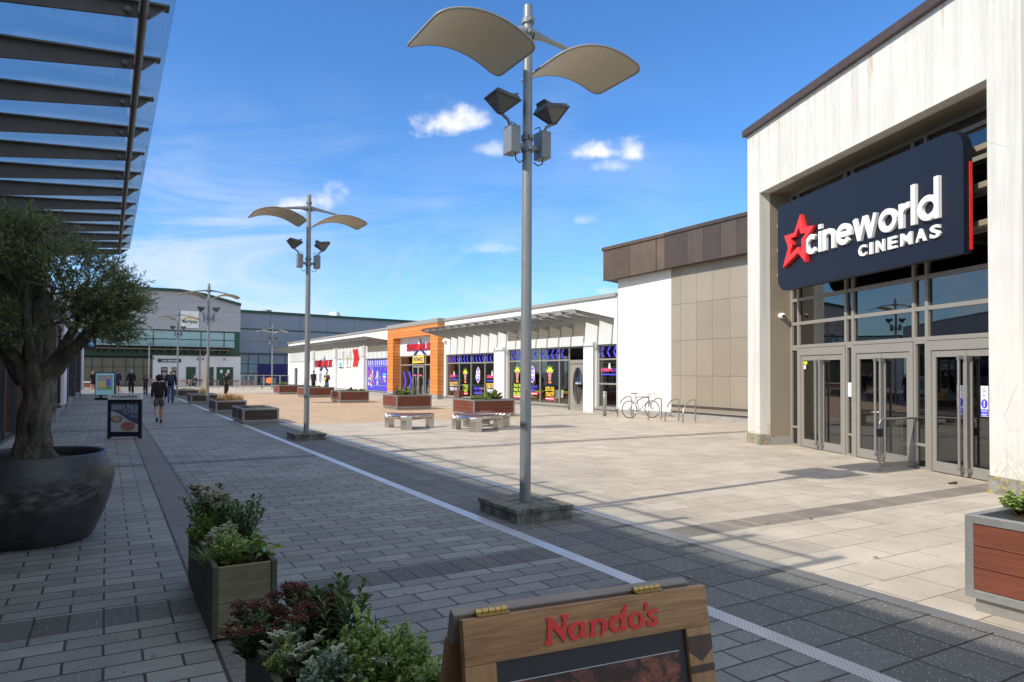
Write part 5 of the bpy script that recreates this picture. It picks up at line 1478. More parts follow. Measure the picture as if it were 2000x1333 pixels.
# ================================================================== steel three-armed benches
def tribench(c, rz, label):
    o = thing('steel_bench', label, 'bench', c, rz, 'three armed steel benches')
    Rr_, hw = .78, .17; pts = []
    # outline: three arm ends joined by concave arcs
    for k in range(3):
        a = R(120 * k); d = Vector((math.cos(a), math.sin(a))); n = Vector((-d.y, d.x))
        e0 = d * Rr_ - n * hw; e1 = d * Rr_ + n * hw
        pts += [e0]; pts += [d * (Rr_ + .035) + n * 0]; pts += [e1]
        a2 = R(120 * (k + 1)); d2 = Vector((math.cos(a2), math.sin(a2))); n2 = Vector((-d2.y, d2.x)); f0 = d2 * Rr_ - n2 * hw
        md = (d + d2).normalized() * .20
        for i in range(1, 10):
            t = i / 10; q = e1 * (1 - t) ** 2 + md * 2 * t * (1 - t) * .72 + f0 * t * t; pts.append(q)
    outer = [tuple(p) for p in pts]
    n_ = len(outer); mb = MB()
    for i in range(n_):
        j = (i + 1) % n_; p, q = Vector(outer[i]), Vector(outer[j]); pi, qi = p * .985, q * .985
        mb.add([(p.x, p.y, .29), (q.x, q.y, .29), (q.x, q.y, .435), (p.x, p.y, .435), (pi.x, pi.y, .29), (qi.x, qi.y, .29), (qi.x, qi.y, .435), (pi.x, pi.y, .435)], [(0, 1, 2, 3), (5, 4, 7, 6), (3, 2, 6, 7), (1, 0, 4, 5)], True)
    mb.build('edge_band', M['steel'], o)
    mb = MB(); mb.prism([(x * .98, y * .98) for x, y in outer], .42, .45, 'xy'); mb.build('seat', M['panelwood'], o)
    for k in range(3):
        a = R(120 * k); d = Vector((math.cos(a), math.sin(a))); n = Vector((-d.y, d.x)); mb = MB()
        prof = [d * (Rr_ - .16) + n * hw * .8, d * (Rr_ - .12), d * (Rr_ - .16) - n * hw * .8] if False else None
        loop = [d * Rr_ - n * (hw - .002), d * (Rr_ + .033), d * Rr_ + n * (hw - .002), d * (Rr_ - .14) + n * (hw - .03), d * (Rr_ - .14) - n * (hw - .03)]
        mb.prism([tuple(p) for p in loop], 0, .292, 'xy'); mb.build('leg', M['steel'], o)
    return o


def facing(p): return math.atan2(-p.y, -p.x)


c1 = (G(759, 837) + G(789, 842) + G(840, 837.5)) / 3 + Vector((-.02, .35, 0)); c2 = (G(893, 840) + G(928, 846.5) + G(973, 841)) / 3 + Vector((-.02, .3, 0)); c3 = G(950, 832) + Vector((0, -.2, 0))
tribench(c1, facing(c1) + R(-5), 'steel three armed bench standing alone left of the others')
tribench(c2, facing(c2) + R(-2), 'front steel three armed bench of the overlapping pair')
tribench(c3, facing(c3) + R(62), 'rear steel three armed bench, partly hidden behind the front one')


# ================================================================== cycle stands, bicycle, bollard, bin
st0 = None
stands = [((1206.3, 815.6), (1243, 814)), ((1235.7, 818.2), (1272.4, 817.2)), ((1265.8, 821.4), (1303.4, 819.3)), ((1298.7, 824), (1337, 821.9)), ((1333.3, 827.1), (1370.8, 824.5))]
slabs = ['leftmost steel cycle stand, behind the bicycle saddle', 'steel cycle stand overlapping the bicycle frame', 'middle steel cycle stand, over the front wheel', 'fourth steel cycle stand, empty', 'rightmost steel cycle stand, before the tan panels']
for i, (a, b) in enumerate(stands):
    ga_, gb_ = G(*a), G(*b); d = gb_ - ga_; Ls = .72
    if st0 is None:
        st0 = thing('cycle_stand', slabs[0], 'cycle stand', (0, 0, 0), 0, 'steel cycle stands'); mb = MB()
        pts = [(0, 0, 0), (.02, 0, .16)] + [(.72 * .82 * (1 - math.cos(t)), 0, .16 + .64 * math.sin(t)) for t in [R(8 + 78 * k / 9) for k in range(10)]]
        pts += [(.64, 0, .80), (.69, 0, .775), (.715, 0, .72), (.72, 0, .6), (.72, 0, 0)]
        mb.tube(pts, .025, 10); mb.build('hoop', M['steel'], st0)
        for x in (0, .72): mb = MB(); mb.lathe([(.055, 0), (.055, .008)], 16, (x, 0, 0)); mb.build('foot_plate', M['steel'], st0)
        o = st0
    else: o = copy_tree(st0); o['label'] = slabs[i]
    o.location = ga_; o.rotation_euler = (0, 0, math.atan2(d.y, d.x))
ra, fa = G(1230.5, 817.4), G(1274, 816.4); d = fa - ra; WBc = 1.0
bk = thing('bicycle', 'slim grey racing bicycle with drop handlebars leaning on the cycle stands', 'bicycle', (ra + fa) / 2, math.atan2(d.y, d.x))
bk.rotation_euler = (R(-4), 0, math.atan2(d.y, d.x))
for x in (-.5, .5):
    t = D.objects.new('wheel', None); COL.objects.link(t); t.parent = bk; t.location = (x, 0, .335)
    mb = MB(); mb.tube([(math.cos(k * math.pi / 16) * .325, 0, math.sin(k * math.pi / 16) * .325) for k in range(33)], .013, 6, cap=False); mb.build('tyre', M['black'], t)
    mb = MB(); mb.tube([(math.cos(k * math.pi / 16) * .308, 0, math.sin(k * math.pi / 16) * .308) for k in range(33)], .007, 5, cap=False); mb.build('rim', M['steel'], t)
    mb = MB()
    for k in range(16): mb.tube([(0, .02 * (-1) ** k, 0), (math.cos(k * math.pi / 8) * .31, 0, math.sin(k * math.pi / 8) * .31)], .0018, 3, cap=False)
    mb.tube([(0, -.04, 0), (0, .04, 0)], .018, 8); mb.build('spokes', M['steel'], t)
mb = MB(); BBk = (-.08, 0, .28); SEt = (-.2, 0, .80); HT = (.35, 0, .82); HB = (.38, 0, .68)
for a, b, r_ in ((BBk, SEt, .016), (SEt, HT, .015), (BBk, HB, .017), (HT, HB, .018), (BBk, (-.5, .03, .335), .009), (BBk, (-.5, -.03, .335), .009), (SEt, (-.5, .03, .335), .008), (SEt, (-.5, -.03, .335), .008)): mb.tube([a, b], r_, 8)
mb.build('frame', M['lampgrey'], bk)
mb = MB(); mb.tube([HB, (.42, .03, .55), (.5, .04, .335)], .01, 6); mb.tube([HB, (.42, -.03, .55), (.5, -.04, .335)], .01, 6); mb.build('fork', M['lampgrey'], bk)
mb = MB(); mb.tube([SEt, (-.24, 0, .93)], .012, 8); mb.hexa([(-.37, -.06, .93), (-.1, -.012, .93), (-.1, .012, .93), (-.37, .06, .93), (-.38, -.075, .965), (-.09, -.02, .955), (-.09, .02, .955), (-.38, .075, .965)]); mb.build('saddle', M['black'], bk, bevel=.008)
mb = MB(); mb.tube([HT, (.34, 0, .90), (.42, 0, .92)], .011, 8)
for s_ in (-1, 1): mb.tube([(.42, 0, .92), (.42, s_ * .19, .92), (.52, s_ * .2, .92), (.58, s_ * .2, .87), (.56, s_ * .2, .79), (.48, s_ * .2, .775)], .011, 7)
mb.build('handlebar', M['lampgrey'], bk)
mb = MB(); mb.tube([(BBk[0] + math.cos(k * math.pi / 10) * .09, -.05, BBk[2] + math.sin(k * math.pi / 10) * .09) for k in range(21)], .005, 5, cap=False); mb.tube([(BBk[0], -.06, BBk[2]), (BBk[0] + .12, -.07, BBk[2] - .12)], .009, 6); mb.tube([(BBk[0], .06, BBk[2]), (BBk[0] - .12, .07, BBk[2] + .12)], .009, 6); mb.box(.0, .08, -.12, -.05, .15, .17); mb.build('crank', M['steel_matt'], bk)
gbp = G(1181, 813.4); bo = thing('bollard', 'short steel bollard in front of the narrow right window', 'bollard', gbp)
mb = MB(); mb.lathe([(.075, 0), (.075, .86), (.07, .87), (.07, .89), (.075, .9), (.075, .97), (.06, .985)], 20); mb.build('post', M['steel_matt'], bo)
mb = MB(); mb.lathe([(.1, 0), (.1, .01)], 20); mb.build('base_plate', M['plinth'], bo)
for px, py, lab in ((197, 754.5, 'grey bollard beside the far left people'), (272, 754, 'grey bollard in front of the brown supermarket window')):
    bo = thing('bollard', lab, 'bollard', G(px, py), 0, 'far bollards'); mb = MB(); mb.lathe([(.08, 0), (.08, .95), (.05, 1.0)], 12); mb.build('post', M['steel_matt'], bo)
# small wood bin / rail behind the planter
gb2 = G(901, 783); bn = thing('litter_bin', 'low wooden bin with sloping steel handrail before the bowling windows', 'bin', gb2, math.atan2(BX.y, BX.x))
mb = MB(); mb.box(-.3, .3, -.25, .25, .05, .62); mb.build('body', M['panelwood'], bn)
mb = MB()
for x in (-.33, .33):
    for y in (-.27, .27): mb.box(x - .02, x + .02, y - .02, y + .02, 0, .98 if x < 0 else .84)
mb.hexa([(-.36, -.3, .98), (.36, -.3, .84), (.36, .3, .84), (-.36, .3, .98), (-.36, -.3, 1.01), (.36, -.3, .87), (.36, .3, .87), (-.36, .3, 1.01)]); mb.build('frame', M['steel_matt'], bn)


# ================================================================== far wooden benches
def bench(p, rz, L, label, wm='panelwood'):
    o = thing('wooden_bench', label, 'bench', p, rz, 'slatted benches before the supermarket'); h = L / 2
    mb = MB()
    for k in range(4): mb.box(-h, h, -.2 + k * .11, -.11 + k * .11, .43, .46)
    mb.build('seat', M[wm], o)
    mb = MB()
    for k in range(2): mb.box(-h, h, .24, .265, .62 + k * .13, .7 + k * .13)
    mb.build('backrest', M[wm], o)
    for x in (-h + .2, h - .2): mb = MB(); mb.box(x - .03, x + .03, -.2, .24, .38, .43); mb.box(x - .03, x + .03, -.03, .05, 0, .38); mb.box(x - .03, x + .03, .22, .24, .38, .86); mb.build('leg', M['steel_matt'], o)
    return o


bench(G(302, 757), .25, 1.2, 'red wood bench left of the cash machines')
bench(G(357, 759), -.1, 1.4, 'red wood bench behind the fourth lamp')
bench(G(385, 757.5), .4, 1.5, 'dark bench with a seated man', 'darkwood')
bench(G(412, 760), .5, 1.7, 'long red wood bench behind the third lamp')
bench(G(454, 759.5), .3, 1.2, 'red wood bench right of the man in the open jacket')
bench(G(486, 760.5), .2, 1.3, 'red wood bench nearest the warehouse railing')
o = thing('low_wall', 'low red brick wall with pale cap at the far left', 'wall', G(170, 757), .2)
mb = MB(); mb.box(-1.6, 1.2, 0, .4, 0, .5); mb.build('wall', M['panelwood'], o); mb = MB(); mb.box(-1.65, 1.25, -.03, .43, .5, .58); mb.build('cap', M['white_panel'], o)
# sculpture fin beside lamp
sp_ = G(399, 765); o = thing('fin_sculpture', 'pale tapering stone fin behind the third lamp', 'sculpture', sp_, 0)
mb = MB(); mb.prism([(-.25, 0), (.16, 0), (.2, 3.1), (.12, 3.1), (-.02, 1.5)], -.1, .1); mb.build('fin', M['tanp1'], o)
# shopping trolley cluster
o = thing('shopping_trolley', 'shopping trolley with orange panel parked behind the railing', 'trolley', G(525, 758.5), .1)
mb = MB()
for z in (.55, .7, .85, 1.0):
    mb.tube([(-.7, -.25, z), (.7, -.25, z)], .012, 4); mb.tube([(-.7, .25, z), (.7, .25, z)], .012, 4)
for k in range(9): mb.tube([(-.7 + k * .175, -.25, .5), (-.7 + k * .175, -.25, 1.0)], .008, 4)
mb.build('basket', M['steel_matt'], o); mb = MB(); mb.tube([(-.75, -.2, 1.02), (-.75, .2, 1.02)], .02, 6); mb.build('handle', M['red_decal'], o)
mb = MB(); mb.prism([(.1 + math.cos(k * .4) * .32, .78 + math.sin(k * .4) * .3) for k in range(16)], -.3, -.27); mb.build('panel', M['orange_decal'], o)
for x in (-.6, .6): mb = MB(); mb.tube([(x, -.26, .08), (x, -.22, .08)], .08, 12); mb.tube([(x, -.24, .1), (x * .9, -.24, .5)], .012, 4); mb.build('wheel', M['black'], o)


# ================================================================== A-boards and screens
pb = G(243.5, 857); pr = math.atan2(BX.y, BX.x) - R(22)
ab = thing('pavement_sign', 'dark framed pizza pavement sign with a white header standing on the street', 'sign', pb, pr)
w2, hB = .405, 1.0
mb = MB(); mb.box(-w2, w2, -.03, .03, .05, .10); mb.box(-w2, -w2 + .07, -.035, .035, .0, hB); mb.box(w2 - .07, w2, -.035, .035, .0, hB); mb.box(-w2 + .07, w2 - .07, -.035, .035, hB - .08, hB); mb.box(-w2 + .07, w2 - .07, -.035, .035, .1, .17); mb.build('frame', M['navy_sign'], ab)
mb = MB(); mb.prism(arc(w2 - .04, hB + .1, .04, 0, 90, 4) + arc(-w2 + .04, hB + .1, .04, 90, 180, 4) + [(-w2, hB), (w2, hB)], -.04, .04); hd = mb.build('header', M['white_panel'], ab)
mb = MB(); mb.text('PIZZAEXPRESS', -w2 + .1, w2 - .1, hB + .035, hB + .1, -.043, bold=.02); mb.build('lettering', M['black'], hd)
M['poster_navy'] = mat('poster_navy', (.06, .08, .16), .4); M['poster_pale'] = mat('poster_pale', (.42, .47, .53), .4)
mb = MB(); mb.box(-w2 + .07, w2 - .07, -.012, -.008, .17, hB - .08); ps = mb.build('poster', M['poster_navy'], ab)
x0, x1 = -w2 + .075, w2 - .075
mb = MB(); cv = [(x0, .70)] + [(x0 + (x1 - x0) * t, .70 - .33 * (t * t * (3 - 2 * t))) for t in [k / 12 for k in range(1, 13)]]
mb.prism([(x0, .175)] + cv + [(x1, .175)], -.017, -.013); mb.build('poster_shape', M['poster_pale'], ps)
mb = MB()
for k in range(4): mb.box(x0 + .01, x0 + .27, -.018, -.014, .745 + k * .035, .76 + k * .035)
mb.text('1965', x0 + .3, x1 - .01, .76, .87, -.018); mb.text('ICONS', x0 + .3, x1 - .01, .645, .745, -.018); mb.text('The classics since', x0 + .36, x1 - .01, .6, .618, -.018); mb.text('1965', x0 + .45, x1 - .01, .545, .585, -.018); mb.build('lettering', M['poster_pale'], ps)
M['plate_blue'] = mat('plate_blue', (.05, .055, .10), .4); M['dough'] = mat('dough', (.48, .33, .16), .6, var=.3, vs=40); M['pizza_top'] = mat('pizza_topping', (.30, .12, .12), .6, var=.6, vs=45)
def disc(par, nm, cx, cz, rx, rz_, y, m): b = MB(); b.prism([(cx + math.cos(k * math.pi / 12) * rx, cz + math.sin(k * math.pi / 12) * rz_) for k in range(24)], y - .002, y); return b.build(nm, m, par)
disc(ps, 'plate_picture', x0 + .14, .50, .135, .09, -.019, M['plate_blue'])
for k in range(8): disc(ps, 'dough_picture', x0 + .14 + math.cos(k * .785) * .085, .505 + math.sin(k * .785) * .055, .03, .025, -.022, M['dough'])
disc(ps, 'bowl_picture', x0 + .14, .505, .04, .03, -.025, M['poster_pale'])
disc(ps, 'crust_picture', x0 + .41, .315, .19, .125, -.019, M['dough']); disc(ps, 'pizza_picture', x0 + .41, .315, .17, .108, -.022, M['pizza_top'])

tp = G(205.5, 781.5); tot_ = thing('advert_screen', 'lit blue advert screen on a low black base in the shaded street', 'screen', tp, math.atan2(BX.y, BX.x) - R(28))
mb = MB(); mb.box(-.58, .58, -.06, .06, .25, 1.62); mb.build('housing', M['black'], tot_)
mb = MB(); mb.box(-.5, .5, -.2, .2, 0, .1); mb.box(-.55, .5, -.15, .15, .1, .14); mb.box(-.3, -.2, -.05, .05, .14, .25); mb.box(.2, .3, -.05, .05, .14, .25); mb.build('base', M['black'], tot_)
def emat(nm, c, s):
    m, t, b, o_ = nmat(nm); o2 = objco(t); t.set(b.inputs['Base Color'], c); t.set(b.inputs['Emission Color'], t.mix(t.noise(o2, 3, 3), tuple(q * .8 for q in c), c)); b.inputs['Emission Strength'].default_value = s; return m
M['scr_cyan'] = emat('screen_cyan', (.20, .42, .50), .35); M['scr_grey'] = emat('screen_grey', (.22, .24, .26), .3); M['scr_green'] = emat('screen_green', (.15, .28, .07), .3); M['scr_yellow'] = emat('screen_yellow', (.5, .4, .06), .35); M['scr_blue'] = emat('screen_blue', (.08, .10, .38), .35); M['scr_skin'] = emat('screen_skin', (.4, .25, .18), .3)
mb = MB(); mb.box(-.53, .53, -.066, -.061, .3, 1.57); sc_ = mb.build('screen', M['scr_cyan'], tot_)
mb = MB(); mb.box(-.44, .44, -.071, -.067, .58, 1.45); mb.build('picture', M['scr_grey'], sc_)
mb = MB(); mb.box(-.12, .44, -.074, -.072, .58, .8); mb.build('grass_picture', M['scr_green'], sc_)
mb = MB(); mb.prism([(.1, .85), (.34, .85), (.33, 1.18), (.27, 1.24), (.15, 1.24), (.09, 1.18)], -.078, -.075); mb.box(.12, .2, -.078, -.075, .68, .85); mb.box(.25, .33, -.078, -.075, .68, .85); mb.build('player_picture', M['scr_blue'], sc_)
disc(sc_, 'head_picture', .21, 1.31, .055, .065, -.076, M['scr_skin'])
for z_, w_ in ((1.02, .5), (.9, .42), (.78, .46)): mb = MB(); mb.box(-.4, -.4 + w_, -.078, -.075, z_, z_ + .055); mb.build('caption_bar', M['scr_yellow'], sc_)

# foreground oak A-board
zt_ = 1.12; tl_ = G(903, 1213, zt_); tr_ = G(1377, 1143, zt_); dd = tr_ - tl_; NL = dd.length
NF = Fr(tl_, dd)
nb_ = thing('oak_pavement_sign', 'oak folding pavement sign with red raised name and brass hinges in the foreground', 'sign', tl_ - Vector((0, 0, zt_)), NF.rz)
LEAN = R(11)
fl_ = D.objects.new('front_leaf', None); COL.objects.link(fl_); fl_.parent = nb_; fl_.location = (0, 0, zt_); fl_.rotation_euler = (-LEAN, 0, 0)
# in leaf space: x along, z down is negative, face at y=0 (front is -y)
mb = MB(); mb.box(0, NL, 0, .028, -.112, 0); mb.build('top_rail', M['oak'], fl_, bevel=.002)
for x0, x1 in ((0, .085), (NL - .085, NL)):
    mb = MB(); mb.box(x0, x1, .0, .028, -1.12, -.1125); mb.build('stile', M['oak_z'], fl_, bevel=.002)
mb = MB(); mb.box(.085, NL - .085, .0, .028, -1.0, -.9); mb.build('bottom_rail', M['oak'], fl_)
mb = MB(); mb.box(.085, NL - .085, .012, .02, -.9, -.113); pn_ = mb.build('panel', M['black'], fl_)
M['charcoal_photo'] = None


def photo():
    m, t, b, out = nmat('ember_photo'); o = objco(t)
    n = t.noise(o, 22, 8, .7, 1.0); n2 = t.noise(o, 6, 4); f = t.m('MULTIPLY', t.rng(n, .44, .68), t.rng(n2, .32, .55))
    c = t.mix(f, (.035, .016, .012), (.42, .12, .07)); t.set(b.inputs['Base Color'], c); b.inputs['Roughness'].default_value = .3; return m


mb = MB(); mb.box(.115, NL - .115, .006, .0105, -.88, -.168); po_ = mb.build('poster', photo(), fl_)
mb = MB(); mb.box(.113, NL - .113, .0055, .0115, -.168, -.1672); mb.build('poster_edge', M['white_panel'], po_)
mb = MB(); mb.text('ur', .40, .50, -.33, -.262, .004, bold=.03, shear=.2); mb.build('lettering', M['white_letter'], po_)
# inlay on the right stile
xr0, xr1 = NL - .084, NL - .001; xm = (xr0 + xr1) / 2
for zi in (-.135, -.28): mb = MB(); mb.prism([(xr0, zi), (xr1, zi), (xr1, zi - .04), (xm, zi - .07), (xr0, zi - .04)], -.0015, .0005); mb.build('inlay', M['oak_dark'], fl_)
mb = MB(); mb.box(xr0, xr1, -.0015, .0005, -.235, -.215)
mb.build('inlay', M['oak_dark'], fl_)
# lettering traced on the rail plane
inv = (Matrix.Translation(tl_) @ Matrix.Rotation(NF.rz, 4, 'Z') @ Matrix.Rotation(-LEAN, 4, 'X')).inverted()


def np2(zx, zy):
    px, py = 1040 + zx / 7.143, 1160 + zy / 7.143
    o_ = inv @ CP; d_ = inv.to_3x3() @ ray(px, py); t_ = (-.004 - o_.y) / d_.y; q = o_ + d_ * t_; return (q.x, q.z)


def smooth(pts, it=2):
    for _ in range(it):
        new = []
        for i in range(len(pts)):
            a, b = pts[i], pts[(i + 1) % len(pts)]
            new += [(a[0] * .8 + b[0] * .2, a[1] * .8 + b[1] * .2), (a[0] * .2 + b[0] * .8, a[1] * .2 + b[1] * .8)]
        pts = new
    return pts


GL = {
    'N': [[(185, 345), (230, 325), (280, 345), (330, 390), (405, 500), (425, 430), (425, 335), (395, 325), (395, 300), (515, 285), (512, 310), (480, 335), (470, 500), (455, 675), (440, 682), (400, 620), (280, 470), (268, 560), (265, 665), (300, 685), (290, 705), (165, 722), (168, 700), (205, 675), (215, 480), (210, 380)]],
    'a': [[(700, 380), (740, 400), (740, 450), (735, 550), (775, 570), (765, 600), (700, 625), (670, 595), (620, 645), (560, 650), (515, 600), (495, 530), (500, 480), (530, 430), (590, 400), (650, 395)], [(665, 425), (610, 450), (575, 500), (575, 560), (600, 600), (640, 590), (670, 550)]],
    'n': [[(870, 358), (890, 375), (960, 335), (1010, 350), (1042, 400), (1045, 470), (1020, 530), (970, 590), (945, 588), (968, 530), (975, 450), (960, 400), (930, 385), (900, 410), (885, 450), (880, 550), (908, 575), (900, 590), (795, 605), (795, 585), (815, 550), (820, 430), (788, 415), (795, 385)]],
    'd': [[(1310, 145), (1325, 160), (1305, 350), (1300, 445), (1332, 465), (1320, 500), (1280, 520), (1235, 500), (1190, 545), (1140, 545), (1090, 500), (1068, 430), (1085, 370), (1130, 310), (1180, 295), (1240, 300), (1260, 220)], [(1230, 340), (1185, 350), (1150, 390), (1145, 440), (1160, 480), (1190, 500), (1225, 480), (1238, 430)]],
    'o': [[(1470, 250), (1530, 265), (1568, 330), (1560, 410), (1510, 475), (1440, 500), (1380, 480), (1340, 420), (1345, 340), (1390, 275)], [(1465, 282), (1500, 310), (1505, 370), (1480, 430), (1440, 455), (1415, 420), (1408, 360), (1425, 305)]],
    "'": [[(1590, 115), (1615, 135), (1612, 190), (1575, 248), (1563, 245), (1570, 190), (1562, 140)]],
    's': [[(1740, 200), (1745, 270), (1720, 265), (1690, 265), (1665, 285), (1670, 310), (1730, 330), (1758, 370), (1745, 420), (1700, 455), (1640, 462), (1600, 440), (1590, 400), (1610, 370), (1640, 368), (1640, 385), (1622, 400), (1640, 415), (1690, 405), (1700, 385), (1680, 360), (1620, 320), (1608, 280), (1630, 240), (1680, 220), (1715, 222)]]}
mb = MB()
for k, loops in GL.items(): mb.poly2d([[np2(*q) for q in smooth(lp)] for lp in loops], .0, .0045)
mb.build('lettering', M['red_letter'], fl_)
bl_ = D.objects.new('back_leaf', None); COL.objects.link(bl_); bl_.parent = nb_; bl_.location = (0, .035, zt_); bl_.rotation_euler = (LEAN + R(6), 0, 0)
mb = MB(); mb.box(-.01, NL - .03, .004, .036, -.09, .0); mb.build('top_rail', M['oak_grey'], bl_, bevel=.003)
for x0, x1 in ((-.01, .06), (NL - .1, NL - .03)): mb = MB(); mb.box(x0, x1, .02, .05, -1.14, -.09); mb.build('stile', M['oak_z'], bl_, bevel=.002)
mb = MB(); mb.box(.06, NL - .1, .03, .04, -1.0, -.09); mb.build('panel', M['black'], bl_)
for x in (.045, NL - .235):
    mb = MB(); Lh = .09
    for k in range(5): mb.tube([(x + Lh * k / 5 + .001, .03, zt_ + .006), (x + Lh * (k + 1) / 5 - .001, .03, zt_ + .006)], .008, 10)
    mb.box(x, x + Lh, .004, .026, zt_ + .0005, zt_ + .003); mb.build('hinge', M['brass'], nb_)


# ================================================================== pot, olive tree
pc = S(-.60, 9.0); pc = G(60, 1092) + Vector((-.03, .62, 0)); pc = Vector((-4.93, 7.28, 0))
pt = thing('round_pot', 'huge dark ceramic bowl pot holding the olive tree', 'pot', pc)
mb = MB(); mb.lathe([(.50, 0), (.55, .06), (.63, .24), (.69, .42), (.725, .58), (.735, .68), (.715, .78), (.675, .85), (.67, .885), (.645, .90), (.615, .885), (.605, .84), (.61, .76)], 64, cap=False); mb.add([(0, 0, .005)], []); mb.build('bowl', M['pot'], pt)
mb = MB(); mb.lathe([(.02, .82), (.3, .825), (.62, .80)], 40); mb.build('soil', M['soil'], pt)
ot = thing('olive_tree', 'gnarled olive tree with dense dark narrow leaves growing from the bowl pot', 'tree', pc)
rn = random.Random(21); tk = MB(); tips = []


def limb(pts, rs, seg=14): tk.tube(pts, rs, seg, rough=.5)


def crv(pts, n=5):
    out = []; P = [Vector(p) for p in pts]
    for i in range(len(P) - 1):
        p0 = P[max(0, i - 1)]; p1 = P[i]; p2 = P[i + 1]; p3 = P[min(len(P) - 1, i + 2)]
        for k in range(n):
            t = k / n; out.append(.5 * ((2 * p1) + (p2 - p0) * t + (2 * p0 - 5 * p1 + 4 * p2 - p3) * t * t + (3 * p1 - p0 - 3 * p2 + p3) * t ** 3))
    return out + [P[-1]]


def taper(n, a, b): return [a + (b - a) * i / (n - 1) for i in range(n)]


tr1 = crv([(0.02, 0, .78), (0.0, 0, 1.1), (.03, .0, 1.45), (-.02, .0, 1.8)]); limb(tr1, [.155 - .02 * i / len(tr1) + (.035 if i < 2 else 0) for i in range(len(tr1))], 20)
tr2 = crv([(.10, -.04, .78), (.085, -.04, 1.2), (.10, -.03, 1.6), (.17, 0, 1.78)]); limb(tr2, taper(len(tr2), .10, .085), 16)
LM = [([(.1, 0, 1.66), (.32, -.03, 1.87), (.55, -.05, 2.1), (.72, 0, 2.3), (.86, .05, 2.46), (.95, .1, 2.56)], .09, .012),
      ([(-.06, 0, 1.65), (-.28, .0, 1.95), (-.5, .05, 2.2), (-.75, .1, 2.5), (-.9, .1, 2.9)], .10, .015),
      ([(0, 0, 1.7), (-.02, 0, 2.1), (.02, .05, 2.5), (0, 0, 2.9), (.05, 0, 3.2)], .10, .015),
      ([(.1, .05, 1.75), (.26, .15, 2.1), (.34, .3, 2.5), (.5, .4, 2.8)], .06, .012),
      ([(0, .1, 1.75), (-.15, .35, 2.2), (-.2, .5, 2.6)], .08, .025),
      ([(0, -.05, 1.8), (.15, -.35, 2.2), (.25, -.5, 2.6)], .06, .02), ([(-.1, -.05, 1.8), (-.3, -.3, 2.2), (-.45, -.5, 2.7)], .06, .02)]
nodes = []
for pts, a, b in LM:
    c = crv(pts); limb(c, taper(len(c), a, b), 12); nodes += c[len(c) // 2:]
tk.build('trunk', M['bark'], ot)
tw = MB(); lf = MB(); lf.fixn = False
# crown volume: several lobes (x, y, z, rx, rz)
lobes = [(-.05, 0, 2.92, .52, .40), (.42, 0, 2.68, .40, .30), (.76, 0, 2.5, .26, .24), (.92, .02, 2.38, .17, .16), (.5, 0, 2.3, .3, .18), (-.6, 0, 2.9, .6, .42), (-.9, 0, 2.5, .5, .4), (.22, 0, 2.42, .38, .26), (-.3, 0, 2.42, .5, .28), (.72, 0, 2.16, .26, .13), (.02, 0, 3.12, .36, .20), (-.05, -.2, 2.2, .3, .16)]
for k in range(3600):
    lb = lobes[rn.choices(range(len(lobes)), weights=[l[3] ** 2 * l[4] * (4 if l[3] < .35 else 1.6) for l in lobes])[0]]
    while True:
        q = Vector((rn.uniform(-1, 1), rn.uniform(-1, 1), rn.uniform(-1, 1)))
        if .3 < q.length < 1: break
    p = Vector((lb[0] + q.x * lb[3], lb[1] + q.y * min(lb[3] * 1.25, .62), lb[2] + q.z * lb[4]))
    if mnoise.noise(p * 3.0) < -.1: continue
    outw = (p - Vector((.05, 0, 2.15))).normalized(); d = (outw + Vector((rn.gauss(0, .45), rn.gauss(0, .45), rn.gauss(.1, .4)))).normalized()
    L = rn.uniform(.12, .24); e = p + d * L; tw.tube([p - d * .08, p, e], [.004, .003, .0015], 3, cap=False)
    nn = int(L / .016)
    for j in range(nn):
        t_ = j / nn; o_ = p.lerp(e, t_); s_ = d.cross(Vector((rn.gauss(0, 1), rn.gauss(0, 1), rn.gauss(0, 1)))).normalized()
        ld = (d * .75 + s_ * .75).normalized(); LL = rn.uniform(.04, .07)
        sd_ = ld.cross(Vector((rn.gauss(0, 1), rn.gauss(0, 1), 1))).normalized() * rn.uniform(.006, .0085)
        lf.add([o_, o_ + ld * LL * .45 + sd_, o_ + ld * LL, o_ + ld * LL * .45 - sd_], [(0, 1, 2, 3)], False)
for k in range(70):
    a = rn.choice(nodes); lb = rn.choice(lobes); e = Vector((lb[0] + rn.uniform(-.5, .5) * lb[3], rn.uniform(-.4, .4), lb[2] + rn.uniform(-.5, .5) * lb[4]))
    if (e - a).length < .9: tw.tube([a, (a + e) / 2 + Vector((rn.gauss(0, .05),) * 3), e], [.014, .008, .004], 5, cap=False)
tw.build('twigs', M['bark'], ot); lf.build('foliage', M['olive'], ot)


